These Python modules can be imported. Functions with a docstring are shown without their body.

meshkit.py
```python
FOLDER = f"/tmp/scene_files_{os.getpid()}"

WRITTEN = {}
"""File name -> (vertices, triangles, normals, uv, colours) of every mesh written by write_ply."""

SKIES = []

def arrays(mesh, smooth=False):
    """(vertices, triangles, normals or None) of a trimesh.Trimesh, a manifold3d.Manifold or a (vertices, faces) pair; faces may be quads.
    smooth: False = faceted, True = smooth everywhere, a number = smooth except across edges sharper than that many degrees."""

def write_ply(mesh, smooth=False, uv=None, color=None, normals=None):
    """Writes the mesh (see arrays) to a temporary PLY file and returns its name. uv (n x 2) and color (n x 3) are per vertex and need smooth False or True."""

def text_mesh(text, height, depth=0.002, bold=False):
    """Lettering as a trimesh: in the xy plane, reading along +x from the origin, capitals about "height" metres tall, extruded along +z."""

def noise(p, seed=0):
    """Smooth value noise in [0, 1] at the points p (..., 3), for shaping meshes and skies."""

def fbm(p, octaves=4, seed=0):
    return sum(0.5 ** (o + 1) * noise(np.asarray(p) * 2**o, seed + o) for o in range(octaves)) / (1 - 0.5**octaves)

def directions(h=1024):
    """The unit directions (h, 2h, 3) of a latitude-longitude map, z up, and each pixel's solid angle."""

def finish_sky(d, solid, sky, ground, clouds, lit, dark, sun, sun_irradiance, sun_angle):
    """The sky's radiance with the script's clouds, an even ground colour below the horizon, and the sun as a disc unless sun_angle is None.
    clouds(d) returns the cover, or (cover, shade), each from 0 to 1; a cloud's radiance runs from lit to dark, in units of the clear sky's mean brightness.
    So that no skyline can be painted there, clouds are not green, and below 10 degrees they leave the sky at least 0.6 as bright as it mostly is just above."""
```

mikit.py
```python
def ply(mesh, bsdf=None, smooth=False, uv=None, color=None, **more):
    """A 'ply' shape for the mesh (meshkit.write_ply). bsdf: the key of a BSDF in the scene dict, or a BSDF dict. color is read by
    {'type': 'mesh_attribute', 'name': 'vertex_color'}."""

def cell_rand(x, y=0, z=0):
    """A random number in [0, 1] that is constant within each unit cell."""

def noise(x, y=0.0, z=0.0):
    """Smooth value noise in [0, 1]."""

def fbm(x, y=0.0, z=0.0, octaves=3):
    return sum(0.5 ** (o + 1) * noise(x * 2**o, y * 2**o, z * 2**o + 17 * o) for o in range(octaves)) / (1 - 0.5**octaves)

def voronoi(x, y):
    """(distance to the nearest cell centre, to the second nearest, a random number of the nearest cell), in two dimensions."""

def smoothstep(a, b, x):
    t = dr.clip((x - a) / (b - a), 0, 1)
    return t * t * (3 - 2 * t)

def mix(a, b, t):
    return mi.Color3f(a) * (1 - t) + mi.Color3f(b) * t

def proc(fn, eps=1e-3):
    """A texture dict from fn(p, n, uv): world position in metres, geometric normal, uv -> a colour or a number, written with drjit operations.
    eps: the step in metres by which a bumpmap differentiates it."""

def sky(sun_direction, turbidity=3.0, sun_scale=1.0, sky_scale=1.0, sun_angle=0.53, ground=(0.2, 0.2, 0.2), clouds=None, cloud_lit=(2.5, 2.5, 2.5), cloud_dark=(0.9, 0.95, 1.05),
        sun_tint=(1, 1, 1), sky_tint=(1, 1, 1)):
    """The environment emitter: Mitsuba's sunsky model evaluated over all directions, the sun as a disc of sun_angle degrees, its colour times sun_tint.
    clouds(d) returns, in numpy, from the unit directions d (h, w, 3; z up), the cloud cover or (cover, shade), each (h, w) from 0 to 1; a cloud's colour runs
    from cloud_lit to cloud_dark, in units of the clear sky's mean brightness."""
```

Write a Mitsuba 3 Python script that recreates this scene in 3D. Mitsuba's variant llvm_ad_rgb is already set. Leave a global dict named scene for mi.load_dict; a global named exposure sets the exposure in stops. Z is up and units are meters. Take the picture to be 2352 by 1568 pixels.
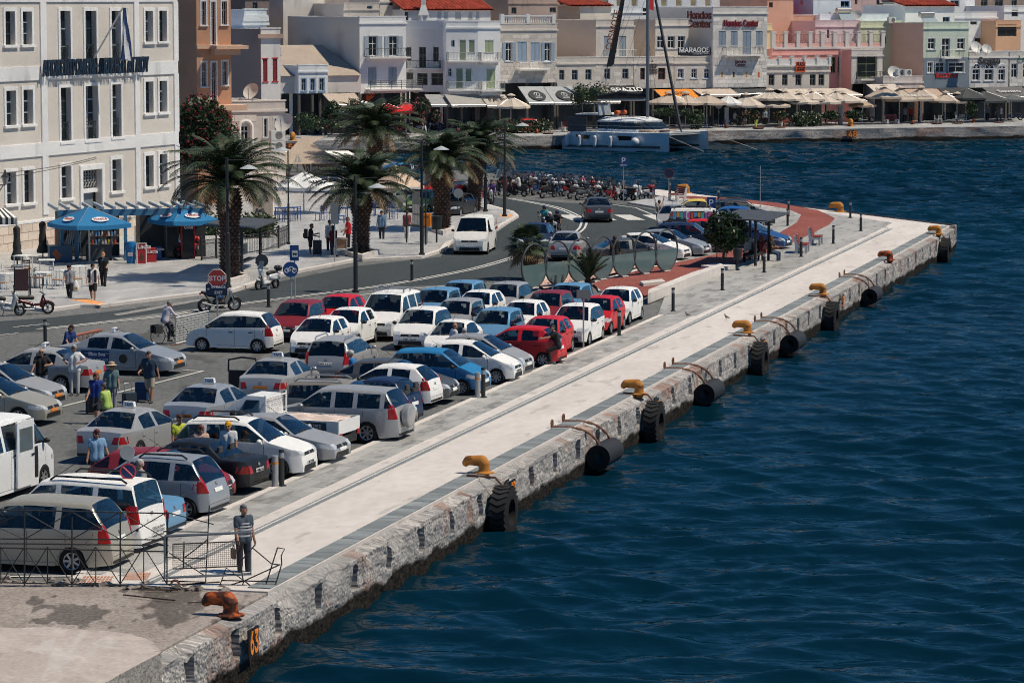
import math, random, numpy as np, trimesh, mitsuba as mi, drjit as dr, mikit, meshkit, manifold3d as m3
from shapely.geometry import Polygon, LineString, box as sbox
from shapely.ops import unary_union
T = mi.ScalarTransform4f
scene, labels = {}, {}
# ------------------------------------------------------------------ camera, sky, exposure
CAM_H, HORIZON, PXF = 13.9, -4.0, 7310.0          # height over the quay; the photograph's horizon row and focal length, in 2352-pixel units
PITCH = math.atan((784 - HORIZON) / PXF)
CP, SP = math.cos(PITCH), math.sin(PITCH)
scene['camera'] = {'type': 'perspective', 'fov': 2 * math.degrees(math.atan(1176 / PXF)), 'fov_axis': 'x', 'near_clip': 1.0, 'far_clip': 5000.0,
                   'to_world': T().look_at(origin=[0, 0, CAM_H], target=[0, CP * 10, CAM_H - SP * 10], up=[0, 0, 1])}
SUN = (0.53, -0.10, 0.84)
scene['sky'] = mikit.sky(SUN, turbidity=3, sky_scale=0.50, sky_tint=(0.46, 0.93, 1.22), sun_tint=(0.93, 0.985, 1.03))
exposure = 1.5


def ray(x, y):
    a, b = (x - 1176) / PXF, (784 - y) / PXF
    return np.array([a, CP + b * SP, -SP + b * CP])


def G(x, y, z=0.0):                               # the point of the level z under a place in the photograph (2352 units)
    d = ray(x, y)
    return np.array([0, 0, CAM_H]) + d * ((z - CAM_H) / d[2])


def G2(x, y, z=0.0):
    return G(x, y, z)[:2]


QO, QD, QN = np.array([-0.85, 93.06]), np.array([0.26, 0.9656]), np.array([-0.9656, 0.26])


def ST(s, t, z=None):                             # along the quay edge, and inland from it
    p = QO + s * QD + t * QN
    return p if z is None else np.array([p[0], p[1], z])


# ------------------------------------------------------------------ materials
_mats = {}


def mat(c, rough=0.5, metal=0.0, spec=0.5, cc=0.0, key=None, **kw):
    k = (tuple(c), rough, metal, spec, cc, key, tuple(kw.items()))
    if k not in _mats:
        _mats[k] = key or f'finish_{len(_mats)}'
        b = {'type': 'principled', 'base_color': {'type': 'rgb', 'value': list(map(float, c))}, 'roughness': rough, 'metallic': metal, 'specular': spec}
        if cc: b.update(clearcoat=cc, clearcoat_gloss=0.92)
        b.update(kw)
        scene[_mats[k]] = {'type': 'twosided', 'bsdf': b}
    return _mats[k]


def pmat(name, fn, rough=0.7, spec=0.4, bump=None, bscale=0.01, eps=2e-2, metal=0.0):
    b = {'type': 'principled', 'base_color': mikit.proc(fn), 'roughness': rough, 'specular': spec, 'metallic': metal}
    if bump is not None: b = {'type': 'bumpmap', 'arbitrary': mikit.proc(bump, eps=eps), 'scale': bscale, 'bsdf': b}
    scene[name] = {'type': 'twosided', 'bsdf': b}
    return name


def srgb(h):
    c = [int(h[i:i + 2], 16) / 255 for i in (0, 2, 4)]
    return tuple(x / 12.92 if x < 0.04045 else ((x + 0.055) / 1.055) ** 2.4 for x in c)


def f_asphalt(p, n, uv):
    g = mikit.fbm(p.x * 0.25, p.y * 0.12, 3.0, 4)
    f = mikit.noise(p.x * 9, p.y * 5, 1.0)
    s = mikit.smoothstep(0.62, 0.75, mikit.fbm(p.x * 0.6 + 7, p.y * 0.3, 9.0, 3))
    return mikit.mix((0.075, 0.082, 0.086), (0.145, 0.148, 0.148), g) * (0.82 + 0.34 * f) * (1 - 0.35 * s)


def f_road(p, n, uv):
    g = mikit.fbm(p.x * 0.5, p.y * 0.08, 5.0, 4)
    return mikit.mix((0.030, 0.038, 0.043), (0.050, 0.060, 0.066), g) * (0.9 + 0.2 * mikit.noise(p.x * 7, p.y * 4))


def f_concrete(p, n, uv):                          # the promenade's pale cement, swept and tyre-marked along the quay
    s, t = p.x * 0.26 + p.y * 0.9656, -p.x * 0.9656 + p.y * 0.26
    g = mikit.fbm(s * 0.25, t * 0.9, 1.0, 4)
    f = mikit.noise(s * 3, t * 6, 2.0)
    st = mikit.smoothstep(0.66, 0.8, mikit.fbm(s * 0.7, t * 2.2, 6.0, 4))
    return mikit.mix((0.45, 0.42, 0.40), (0.585, 0.55, 0.525), g) * (0.93 + 0.12 * f) * (1 - 0.22 * st)


def f_paver(p, n, uv):
    s, t = p.x * 0.26 + p.y * 0.9656, -p.x * 0.9656 + p.y * 0.26
    g = mikit.fbm(s * 0.22, t * 1.5, 1.0, 4)
    st = mikit.smoothstep(0.58, 0.72, mikit.fbm(s * 0.9, t * 3, 3.0, 3))
    return mikit.mix((0.23, 0.235, 0.235), (0.39, 0.385, 0.375), g) * (1 - 0.3 * st) * (0.86 + 0.28 * uv.x)


def f_slab(p, n, uv):
    s = p.x * 0.26 + p.y * 0.9656
    return mikit.mix((0.15, 0.172, 0.182), (0.24, 0.262, 0.272), mikit.fbm(s * 1.2, p.x, p.z * 4, 3)) * (0.8 + 0.4 * uv.x)


def f_plaza(p, n, uv):
    a, b = p.x * 0.5 + p.y * 0.86, -p.x * 0.86 + p.y * 0.5
    g = mikit.fbm(p.x * 0.9, p.y * 0.12, 4.0, 4)
    c = mikit.cell_rand(dr.floor(a * 0.8), dr.floor(b * 1.6))
    return mikit.mix((0.27, 0.275, 0.28), (0.47, 0.47, 0.47), g) * (0.88 + 0.2 * c)


def f_red(p, n, uv):
    return mikit.mix((0.17, 0.050, 0.042), (0.235, 0.078, 0.064), mikit.fbm(p.x * 0.8, p.y * 0.3, 2.0, 4)) * (0.9 + 0.2 * mikit.noise(p.x * 12, p.y * 6))


def f_pink(p, n, uv):
    return mikit.mix((0.40, 0.25, 0.20), (0.52, 0.36, 0.31), mikit.fbm(p.x * 0.5, p.y * 0.2, 2.0, 4))


def f_quay(p, n, uv):                              # old aggregate concrete, tide-darkened near the water
    s = p.x * 0.26 + p.y * 0.9656
    peb = mikit.voronoi(s * 9, p.z * 9)[2]
    peb2 = mikit.voronoi(s * 22, p.z * 22 + 5)[2]
    g = mikit.fbm(s * 0.5, p.z * 2, 0.0, 4)
    c = mikit.mix((0.21, 0.205, 0.205), (0.37, 0.35, 0.335), g) * (0.42 + 0.40 * peb + 1.0 * peb2)
    skim = mikit.smoothstep(0.52, 0.6, mikit.fbm(s * 0.33, p.z * 1.6, 8.0, 3))
    c = mikit.mix(c, mi.Color3f(0.24, 0.24, 0.245), skim * 0.5)
    c = c * (1 - 0.3 * mikit.smoothstep(0.10, 0.02, dr.abs(p.z * 3.1 - dr.floor(p.z * 3.1) - 0.5)))
    rust = mikit.smoothstep(0.6, 0.78, mikit.fbm(s * 0.9, p.z * 0.8, 3.0, 3))
    c = mikit.mix(c, mi.Color3f(0.23, 0.10, 0.06) * (0.5 + peb), rust * 0.55)
    e = p.z + 0.35 * (mikit.fbm(s * 1.1, p.z, 2.0, 4) - 0.5)
    alg = mikit.smoothstep(-0.88, -1.06, e)
    c = mikit.mix(c, mi.Color3f(0.014, 0.011, 0.008) * (0.4 + 1.2 * peb), alg)
    return c


def f_pier(p, n, uv):
    g = mikit.fbm(p.x * 0.6, p.y * 0.35, 2.0, 4)
    f = mikit.voronoi(p.x * 14, p.y * 14)[2]
    c = mikit.mix((0.20, 0.172, 0.157), (0.34, 0.305, 0.285), g) * (0.74 + 0.42 * f)
    wet = mikit.smoothstep(0.49, 0.58, 0.6 * mikit.fbm(p.x * 0.9 + 3, p.y * 0.55, 7.0, 4) + 0.4 * mikit.fbm(p.x * 4.5, p.y * 1.6, 3.0, 4) - 0.05 * dr.square((p.x + 8.4) / 1.5) - 0.05 * dr.square((p.y - 71.2) / 2.2) + 0.12)
    return c * (1 - 0.58 * wet)


def f_block(p, n, uv):
    g = mikit.fbm(p.x * 0.8, p.y * 0.25, 2.0, 4)
    w = mikit.smoothstep(0.54, 0.7, 0.6 * mikit.fbm(p.x * 1.3, p.y * 0.35, 5.0, 4) + 0.4 * mikit.fbm(p.x * 5, p.y * 1.5, 2.0, 3))
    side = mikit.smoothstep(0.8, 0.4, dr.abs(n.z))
    c = mikit.mix((0.31, 0.265, 0.245), (0.44, 0.395, 0.37), g) * (0.85 + 0.3 * mikit.noise(p.x * 14, p.y * 14, p.z * 14))
    c = mikit.mix(c, mi.Color3f(0.50, 0.49, 0.48), w * 0.4)
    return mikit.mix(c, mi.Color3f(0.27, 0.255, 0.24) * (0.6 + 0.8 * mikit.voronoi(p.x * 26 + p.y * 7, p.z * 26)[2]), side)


PALETTE = [(.5, .5, .5)]


def f_plaster(p, n, uv):
    c = dr.gather(mi.Color3f, mi.Float(np.asarray(PALETTE, np.float32).ravel()), mi.UInt32(uv.x * 256))
    h = p.x * 0.9 + p.y * 0.45
    streak = mikit.smoothstep(0.55, 0.8, mikit.fbm(h * 1.6, p.y * 0.3, p.z * 0.22, 4)) * uv.y
    blot = mikit.fbm(h * 0.35, p.y * 0.2, p.z * 0.5, 4)
    return c * (0.86 + 0.26 * blot) * (1 - 0.35 * streak) * (0.97 + 0.06 * mikit.noise(h * 11, p.y * 11, p.z * 11))


def f_ashlar(p, n, uv):                            # stone seen too far off to part its blocks, and the face of each laid stone
    c = dr.gather(mi.Color3f, mi.Float(np.asarray(PALETTE, np.float32).ravel()), mi.UInt32(uv.x * 256))
    h = p.x * 0.887 + p.y * 0.461
    return c * (0.72 + 0.5 * uv.y) * (0.82 + 0.36 * mikit.fbm(h * 1.3, p.y, p.z * 2, 4))


def f_rust(p, n, uv):
    g = mikit.smoothstep(0.40, 0.56, mikit.fbm(p.x * 7, p.y * 7, p.z * 7, 4))
    return mikit.mix((0.42, 0.085, 0.014), (0.07, 0.022, 0.013), g)


def f_yellow(p, n, uv):
    g = mikit.smoothstep(0.6, 0.72, mikit.fbm(p.x * 4, p.y * 4, p.z * 5, 4))
    return mikit.mix((0.46, 0.19, 0.038), (0.13, 0.05, 0.022), g * 0.8)


def f_leaf(p, n, uv):
    return mikit.mix((0.010, 0.024, 0.012), (0.046, 0.082, 0.032), mikit.fbm(p.x * 1.7, p.y * 1.7, p.z * 1.7, 3)) * (0.6 + 0.8 * mikit.noise(p.x * 9, p.y * 9, p.z * 9))


def f_frond(p, n, uv):
    c = mikit.mix((0.012, 0.030, 0.016), (0.055, 0.078, 0.034), mikit.noise(p.x * 2.2, p.y * 2.2, p.z * 2.2))
    return mikit.mix(c, mi.Color3f(0.16, 0.105, 0.05), mikit.smoothstep(0.55, 0.95, uv.x))


def f_trunk(p, n, uv):
    return mikit.mix((0.03, 0.019, 0.016), (0.19, 0.125, 0.095), mikit.fbm(p.x * 5, p.y * 5, p.z * 6, 3)) * (0.35 + 1.1 * uv.x)


def f_tarp(p, n, uv):
    return mikit.mix((0.33, 0.27, 0.22), (0.44, 0.37, 0.31), mikit.fbm(p.x * 0.7, p.y * 0.7, p.z, 3))


def f_hill(p, n, uv):
    return mikit.mix((0.05, 0.05, 0.03), (0.2, 0.16, 0.11), mikit.fbm(p.x * 0.2, p.y * 0.2, p.z, 4))


def f_tile(p, n, uv):
    h = p.x * 0.887 + p.y * 0.461
    return mikit.mix((0.20, 0.035, 0.022), (0.42, 0.075, 0.045), mikit.noise(h * 3, p.y * 0.7, p.z * 4)) * (0.8 + 0.4 * mikit.noise(h * 9, p.z * 9))


def f_shell(p, n, uv):                             # the sea's bed-free deep colour
    g = mikit.fbm(p.x * 0.03, p.y * 0.02, 1.0, 3)
    return mikit.mix((0.0006, 0.011, 0.021), (0.001, 0.022, 0.042), g)


def f_ripple(p, n, uv):
    return mikit.fbm(p.x * 1.1 + p.y * 0.25, p.y * 2.0 - p.x * 0.2, 0.0, 4)


for nm, fn, r, s in [('asphalt', f_asphalt, .85, .3), ('road_asphalt', f_road, .8, .3), ('cement', f_concrete, .8, .3), ('paver', f_paver, .7, .3), ('edge_slab', f_slab, .7, .3), ('plaza_stone', f_plaza, .45, .4),
                     ('red_coat', f_red, .85, .3), ('pink_coat', f_pink, .85, .3), ('pier_top', f_pier, .9, .2), ('block_cement', f_block, .9, .2), ('plaster', f_plaster, .85, .2), ('ashlar', f_ashlar, .85, .2),
                     ('rust', f_rust, .6, .4), ('yellow_paint', f_yellow, .65, .3), ('palm_trunk', f_trunk, .9, .2), ('tarp', f_tarp, .8, .2), ('dry_hill', f_hill, .9, .1), ('roof_tile', f_tile, .8, .2), ('leaf', f_leaf, .45, .45), ('frond', f_frond, .5, .4)]:
    pmat(nm, fn, r, s)
pmat('quay_stone', f_quay, .85, .3, bump=lambda p, n, uv: 1 - mikit.voronoi((p.x * 0.26 + p.y * 0.9656) * 11, p.z * 11)[0], bscale=0.035)
scene['sea'] = {'type': 'blendbsdf', 'weight': 0.62, 'deep': {'type': 'diffuse', 'reflectance': mikit.proc(f_shell)},
                'skin': {'type': 'bumpmap', 'arbitrary': mikit.proc(f_ripple, eps=3e-2), 'scale': 0.07,
                         'bsdf': {'type': 'principled', 'base_color': mikit.proc(f_shell), 'roughness': 0.08, 'specular': 0.36}}}


def pal(c):                                        # a colour of the shared plaster and stone finishes
    y = sum(c) / 3; w = .02 if max(c) - min(c) > .14 else .24; c = tuple(round(min(.82, (x * (1 - w) + y * w) * k * 1.17), 4) for x, k in zip(c, (.985, .99, 1.0)))
    if c not in PALETTE: PALETTE.append(c)
    return (PALETTE.index(c) + 0.5) / 256


# ------------------------------------------------------------------ meshes
class MB:
    def __init__(s): s.v, s.f, s.n = [], [], 0

    def add(s, v, f):
        v, f = np.asarray(v, float), np.asarray(f, int)
        if f.shape[1] == 4: f = np.vstack([f[:, [0, 1, 2]], f[:, [0, 2, 3]]])
        s.v.append(v); s.f.append(f + s.n); s.n += len(v)
        return s

    def mesh(s, m): return s.add(m.vertices, m.faces)

    def box(s, c, d, R=None, ch=0.0):              # centre, full size, rotation, chamfer of the upright edges
        x, y, z = np.asarray(d, float) / 2
        if ch:
            q = [(-x + ch, -y), (x - ch, -y), (x, -y + ch), (x, y - ch), (x - ch, y), (-x + ch, y), (-x, y - ch), (-x, -y + ch)]
            return s.prism(q, -z, z, c, R)
        v = np.array([[a, b, e] for a in (-x, x) for b in (-y, y) for e in (-z, z)])
        if R is not None: v = v @ np.asarray(R).T
        return s.add(v + np.asarray(c, float), [[0, 1, 3, 2], [4, 6, 7, 5], [0, 4, 5, 1], [2, 3, 7, 6], [0, 2, 6, 4], [1, 5, 7, 3]])

    def prism(s, poly, z0, z1, c=(0, 0, 0), R=None):
        P = poly if isinstance(poly, Polygon) else Polygon(poly)
        m = trimesh.creation.extrude_polygon(P, z1 - z0, engine='earcut')
        v = m.vertices + [0, 0, z0]
        if R is not None: v = v @ np.asarray(R).T
        return s.add(v + np.asarray(c, float), m.faces)

    def tube(s, pts, r, n=8, cap=True):
        p = np.asarray(pts, float); r = np.broadcast_to(np.asarray(r, float), (len(p),))
        t = np.gradient(p, axis=0); t /= np.linalg.norm(t, axis=1, keepdims=True) + 1e-12
        a = np.cross(t[0], [0, 0, 1] if abs(t[0][2]) < .9 else [1, 0, 0]); a /= np.linalg.norm(a)
        A = []
        for k in t:                                # carried along, so that the tube does not twist
            a = a - k * (a @ k); a /= np.linalg.norm(a) + 1e-12; A.append(a)
        A = np.array(A); B = np.cross(t, A); g = np.arange(n) * 2 * np.pi / n
        v = p[:, None] + r[:, None, None] * (np.cos(g)[None, :, None] * A[:, None] + np.sin(g)[None, :, None] * B[:, None])
        i, j = np.meshgrid(np.arange(len(p) - 1), np.arange(n), indexing='ij')
        q = np.stack([i * n + j, i * n + (j + 1) % n, (i + 1) * n + (j + 1) % n, (i + 1) * n + j], -1).reshape(-1, 4)
        s.add(v.reshape(-1, 3), q)
        if cap:
            for e, o in ((0, 1), (len(p) - 1, 0)):
                k = s.n; ring = v[e]
                s.add(np.vstack([ring, ring.mean(0)]), [[n, (j + 1) % n, j] if o else [n, j, (j + 1) % n] for j in range(n)])
        return s

    def cyl(s, a, b, r, n=12): return s.tube([a, b], r, n)

    def lathe(s, prof, n=16, M=None):              # profile (r, z)
        p = np.asarray(prof, float); g = np.arange(n) * 2 * np.pi / n
        v = np.stack([p[:, 0, None] * np.cos(g), p[:, 0, None] * np.sin(g), np.repeat(p[:, 1, None], n, 1)], -1).reshape(-1, 3)
        i, j = np.meshgrid(np.arange(len(p) - 1), np.arange(n), indexing='ij')
        q = np.stack([i * n + j, i * n + (j + 1) % n, (i + 1) * n + (j + 1) % n, (i + 1) * n + j], -1).reshape(-1, 4)
        if M is not None: v = v @ np.asarray(M)[:3, :3].T + np.asarray(M)[:3, 3]
        return s.add(v, q)

    def grid(s, P, flip=False):                    # P (m, n, 3)
        m, n = P.shape[:2]; i, j = np.meshgrid(np.arange(m - 1), np.arange(n - 1), indexing='ij')
        q = np.stack([i * n + j, (i + 1) * n + j, (i + 1) * n + j + 1, i * n + j + 1], -1).reshape(-1, 4)
        return s.add(P.reshape(-1, 3), q[:, ::-1] if flip else q)

    def quad(s, *p): return s.add(p, [[0, 1, 2, 3]])

    def tm(s): return trimesh.Trimesh(np.vstack(s.v), np.vstack(s.f), process=False)


def sphere(c, r, n=2, sc=(1, 1, 1)):
    m = trimesh.creation.icosphere(n, 1.0); m.vertices = m.vertices * np.asarray(sc) * r + np.asarray(c); return m


def Rz(a): c, s = math.cos(a), math.sin(a); return np.array([[c, -s, 0], [s, c, 0], [0, 0, 1.]])
def Rx(a): c, s = math.cos(a), math.sin(a); return np.array([[1., 0, 0], [0, c, -s], [0, s, c]])
def Ry(a): c, s = math.cos(a), math.sin(a); return np.array([[c, 0, s], [0, 1., 0], [-s, 0, c]])


def MAT(loc=(0, 0, 0), rz=0.0, sc=1.0, R=None):
    m = np.eye(4); m[:3, :3] = (Rz(rz) if R is None else R) * sc if np.isscalar(sc) else (Rz(rz) if R is None else R) @ np.diag(sc); m[:3, 3] = loc; return m


_used = set()


def fresh(name):
    k, i = name, 0
    while k in _used: i += 1; k = f'{name}_{i:03d}'
    _used.add(k); return k


def shape(m, bsdf, smooth=False, uv=None):
    m = m.tm() if isinstance(m, MB) else m
    if uv is not None: uv = np.tile(np.asarray(uv, float), (len(m.vertices), 1)) if np.ndim(uv) == 1 else uv
    return mikit.ply(m, bsdf, smooth=smooth, uv=uv)


def put(key, shp, M=None, bsdf=None):
    d = dict(shp)
    if bsdf: d['bsdf'] = {'type': 'ref', 'id': bsdf}
    if M is not None: d['to_world'] = T(np.asarray(M))
    scene[key] = d; return key


def PF(key, shp, M=None, bsdf=None): return put(fresh(key), shp, M, bsdf)


def tag(key, label, cat, group=None, kind=None):
    labels[key] = {'label': label, 'category': cat}
    if group: labels[key]['group'] = group
    if kind: labels[key]['kind'] = kind
    return key


def thing(name, label, cat, group=None): return tag(fresh(name), label, cat, group)


def part(parent, name, m, bsdf, smooth=False, uv=None, M=None): return put(fresh(f'{parent}__{name}'), shape(m, bsdf, smooth, uv), M)


def ground(name, m, bsdf, label, cat, uv=None, smooth=False):
    k = fresh(name); put(k, shape(m, bsdf, smooth, uv)); labels[k] = {'label': label, 'category': cat, 'kind': 'structure'}; return k


class Proto:                                       # a thing built once in its own axes, then placed any number of times
    def __init__(s): s.parts, s.names = [], set()

    def part(s, name, m, bsdf, smooth=False, uv=None):
        k, i = name, 0
        while k in s.names: i += 1; k = f'{name}_{i:03d}'
        s.names.add(k); s.parts.append((k, shape(m, bsdf, smooth, uv), bsdf)); return k

    def place(s, name, M, label, cat, group=None, swap={}, skip=()):
        t = thing(name, label, cat, group)
        for k, shp, b in s.parts:
            if k.split('__')[0] in skip: continue
            put(fresh(f'{t}__{k}'), shp, M, swap.get(b, b) if isinstance(b, str) else None)
        return t


def words(text, h, depth=0.03, bold=True): return meshkit.text_mesh(text, h, depth, bold)


def lay(m, o, u, v, w):                            # a mesh in the xy plane set on the frame (origin, right, up, out)
    m = m.copy(); m.vertices = np.asarray(o) + m.vertices[:, :1] * np.asarray(u) + m.vertices[:, 1:2] * np.asarray(v) + m.vertices[:, 2:] * np.asarray(w); return m


def ribbon(pts, w, z):
    P = np.array([[*p[:2], 0] for p in pts]); t = np.gradient(P, axis=0); t /= np.linalg.norm(t, axis=1, keepdims=True)
    nrm = np.stack([-t[:, 1], t[:, 0], t[:, 2]], 1) * w / 2
    L, R = P + nrm, P - nrm; L[:, 2] = R[:, 2] = z
    return np.stack([R, L], 1)


def sheet(poly, z):
    P = poly if isinstance(poly, Polygon) else Polygon([tuple(q[:2]) for q in poly])
    v, f = trimesh.creation.triangulate_polygon(P.buffer(0), engine='earcut')
    f = np.array(f); v = np.asarray(v)
    a = v[f]; cr = (a[:, 1, 0] - a[:, 0, 0]) * (a[:, 2, 1] - a[:, 0, 1]) - (a[:, 1, 1] - a[:, 0, 1]) * (a[:, 2, 0] - a[:, 0, 0])
    f[cr < 0] = f[cr < 0][:, ::-1]
    return MB().add(np.c_[v, np.full(len(v), z)], f)


def slab(poly, z0, z1):
    P = Polygon([tuple(q[:2]) for q in poly]).buffer(0)
    return MB().prism(P if P.geom_type == 'Polygon' else max(P.geoms, key=lambda g: g.area), z0, z1)


WHITE, DARK = mat((.78, .78, .77), .5), mat((.018, .02, .023), .55)
STEEL, CHROME = mat((.45, .46, .47), .4, .9), mat((.7, .7, .7), .15, 1.0)
RUBBER = mat((.014, .014, .015), .8, spec=.3)
GLASS = mat((.010, .016, .020), .06, spec=.6, key='window_glass')
# ------------------------------------------------------------------ the setting
rng = np.random.default_rng(5)
SEA_Z = -1.38
TIP = ST(104.6, -.7)
FARQ = [G2(1510, 437), G2(1400, 424), G2(1190, 404), G2(1010, 388), G2(905, 372), G2(850, 352)]
E1, E2 = np.array([.887, .461]), np.array([-.461, .887])   # the far quay: along it, and inland
FQ0 = G2(1250, 316)
def FQ(u, d): return FQ0 + u * E1 + d * E2
near_land = [ST(-70, -.33), ST(103.2, -.33), ST(104.4, 0.1), *FARQ, (-60, 330), (-140, 330), (-140, 60), ST(-70, 40)]
ground('parking_ground', slab(near_land, -4, 0), 'asphalt', 'worn grey asphalt of the parking lot and quay', 'ground')
FQE = np.array([FQ(-95, 0), (-21.9, 310.9), (2.6, 322.5), (20.9, 335.5), (56, 348.2), (140, 392)])   # the bowed edge of the far quay
far_land = [*FQE, FQ(150, 400), FQ(-160, 400), FQ(-160, 0)]
ground('far_quay_ground', slab(far_land, -4, 0.02), 'plaza_stone', 'pale paved quay along the far cafes', 'ground')
# the town's hill: rises behind the waterfront houses
hx = np.linspace(-160, 150, 60); hd = np.array([26, 30, 45, 70, 110, 170, 300]); hz = np.array([0, 1.2, 5, 10, 17, 30, 60])
HP = np.array([[[*FQ(u, d), z - 0.3 + .8 * math.sin(u * .3 + d)] for d, z in zip(hd, hz)] for u in hx])
ground('town_hill', MB().grid(HP), 'dry_hill', 'dry hillside under the upper houses', 'hill', smooth=True)
ground('seabed', MB().quad((-600, -100, -6), (600, -100, -6), (600, 900, -6), (-600, 900, -6)), mat((.01, .03, .05), .9), 'dark sea floor far below the water', 'seabed')

# water: a sheet whose mesh grows coarser with distance
zs = [58.0]
while zs[-1] < 372: zs.append(zs[-1] * 1.00165)
zs = np.array(zs); ks = np.arange(-.19, .27, .00165)
X, Y = zs[:, None] * ks[None], np.repeat(zs[:, None], len(ks), 1)
def swell(x, y):
    h = 0
    for k, (lam, ang, amp) in enumerate([(2.3, 82, .044), (1.55, 64, .030), (3.3, 102, .048), (.95, 95, .014), (1.25, 48, .015), (6.5, 75, .06)]):
        a = math.radians(ang); kx, ky = math.cos(a) * 2 * math.pi / lam, math.sin(a) * 2 * math.pi / lam
        wob = 2.6 * meshkit.noise(np.stack([x * .12 + 9 * k, y * .10, x * 0 + k], -1), k)
        ampn = meshkit.noise(np.stack([x * .16, y * .11 + 5 * k, x * 0 + 3 * k], -1), 20 + k) * 1.7 + .15
        ph = kx * x + ky * y + 2.2 * wob
        h = h + amp * ampn * (2 * (1 - np.abs(np.sin(ph / 2))) - .8)
    gust = .5 + 1.7 * meshkit.fbm(np.stack([x * .022, y * .012, x * 0], -1), 3, 3)
    return h * gust + .10 * (meshkit.fbm(np.stack([x * 1.0, y * .75, x * 0], -1), 4, 8) - .5) * gust
ground('sea_water', MB().grid(np.stack([X, Y, SEA_Z + swell(X, Y)], -1), flip=True), 'sea', 'deep blue choppy harbour water', 'water', smooth=True)

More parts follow.
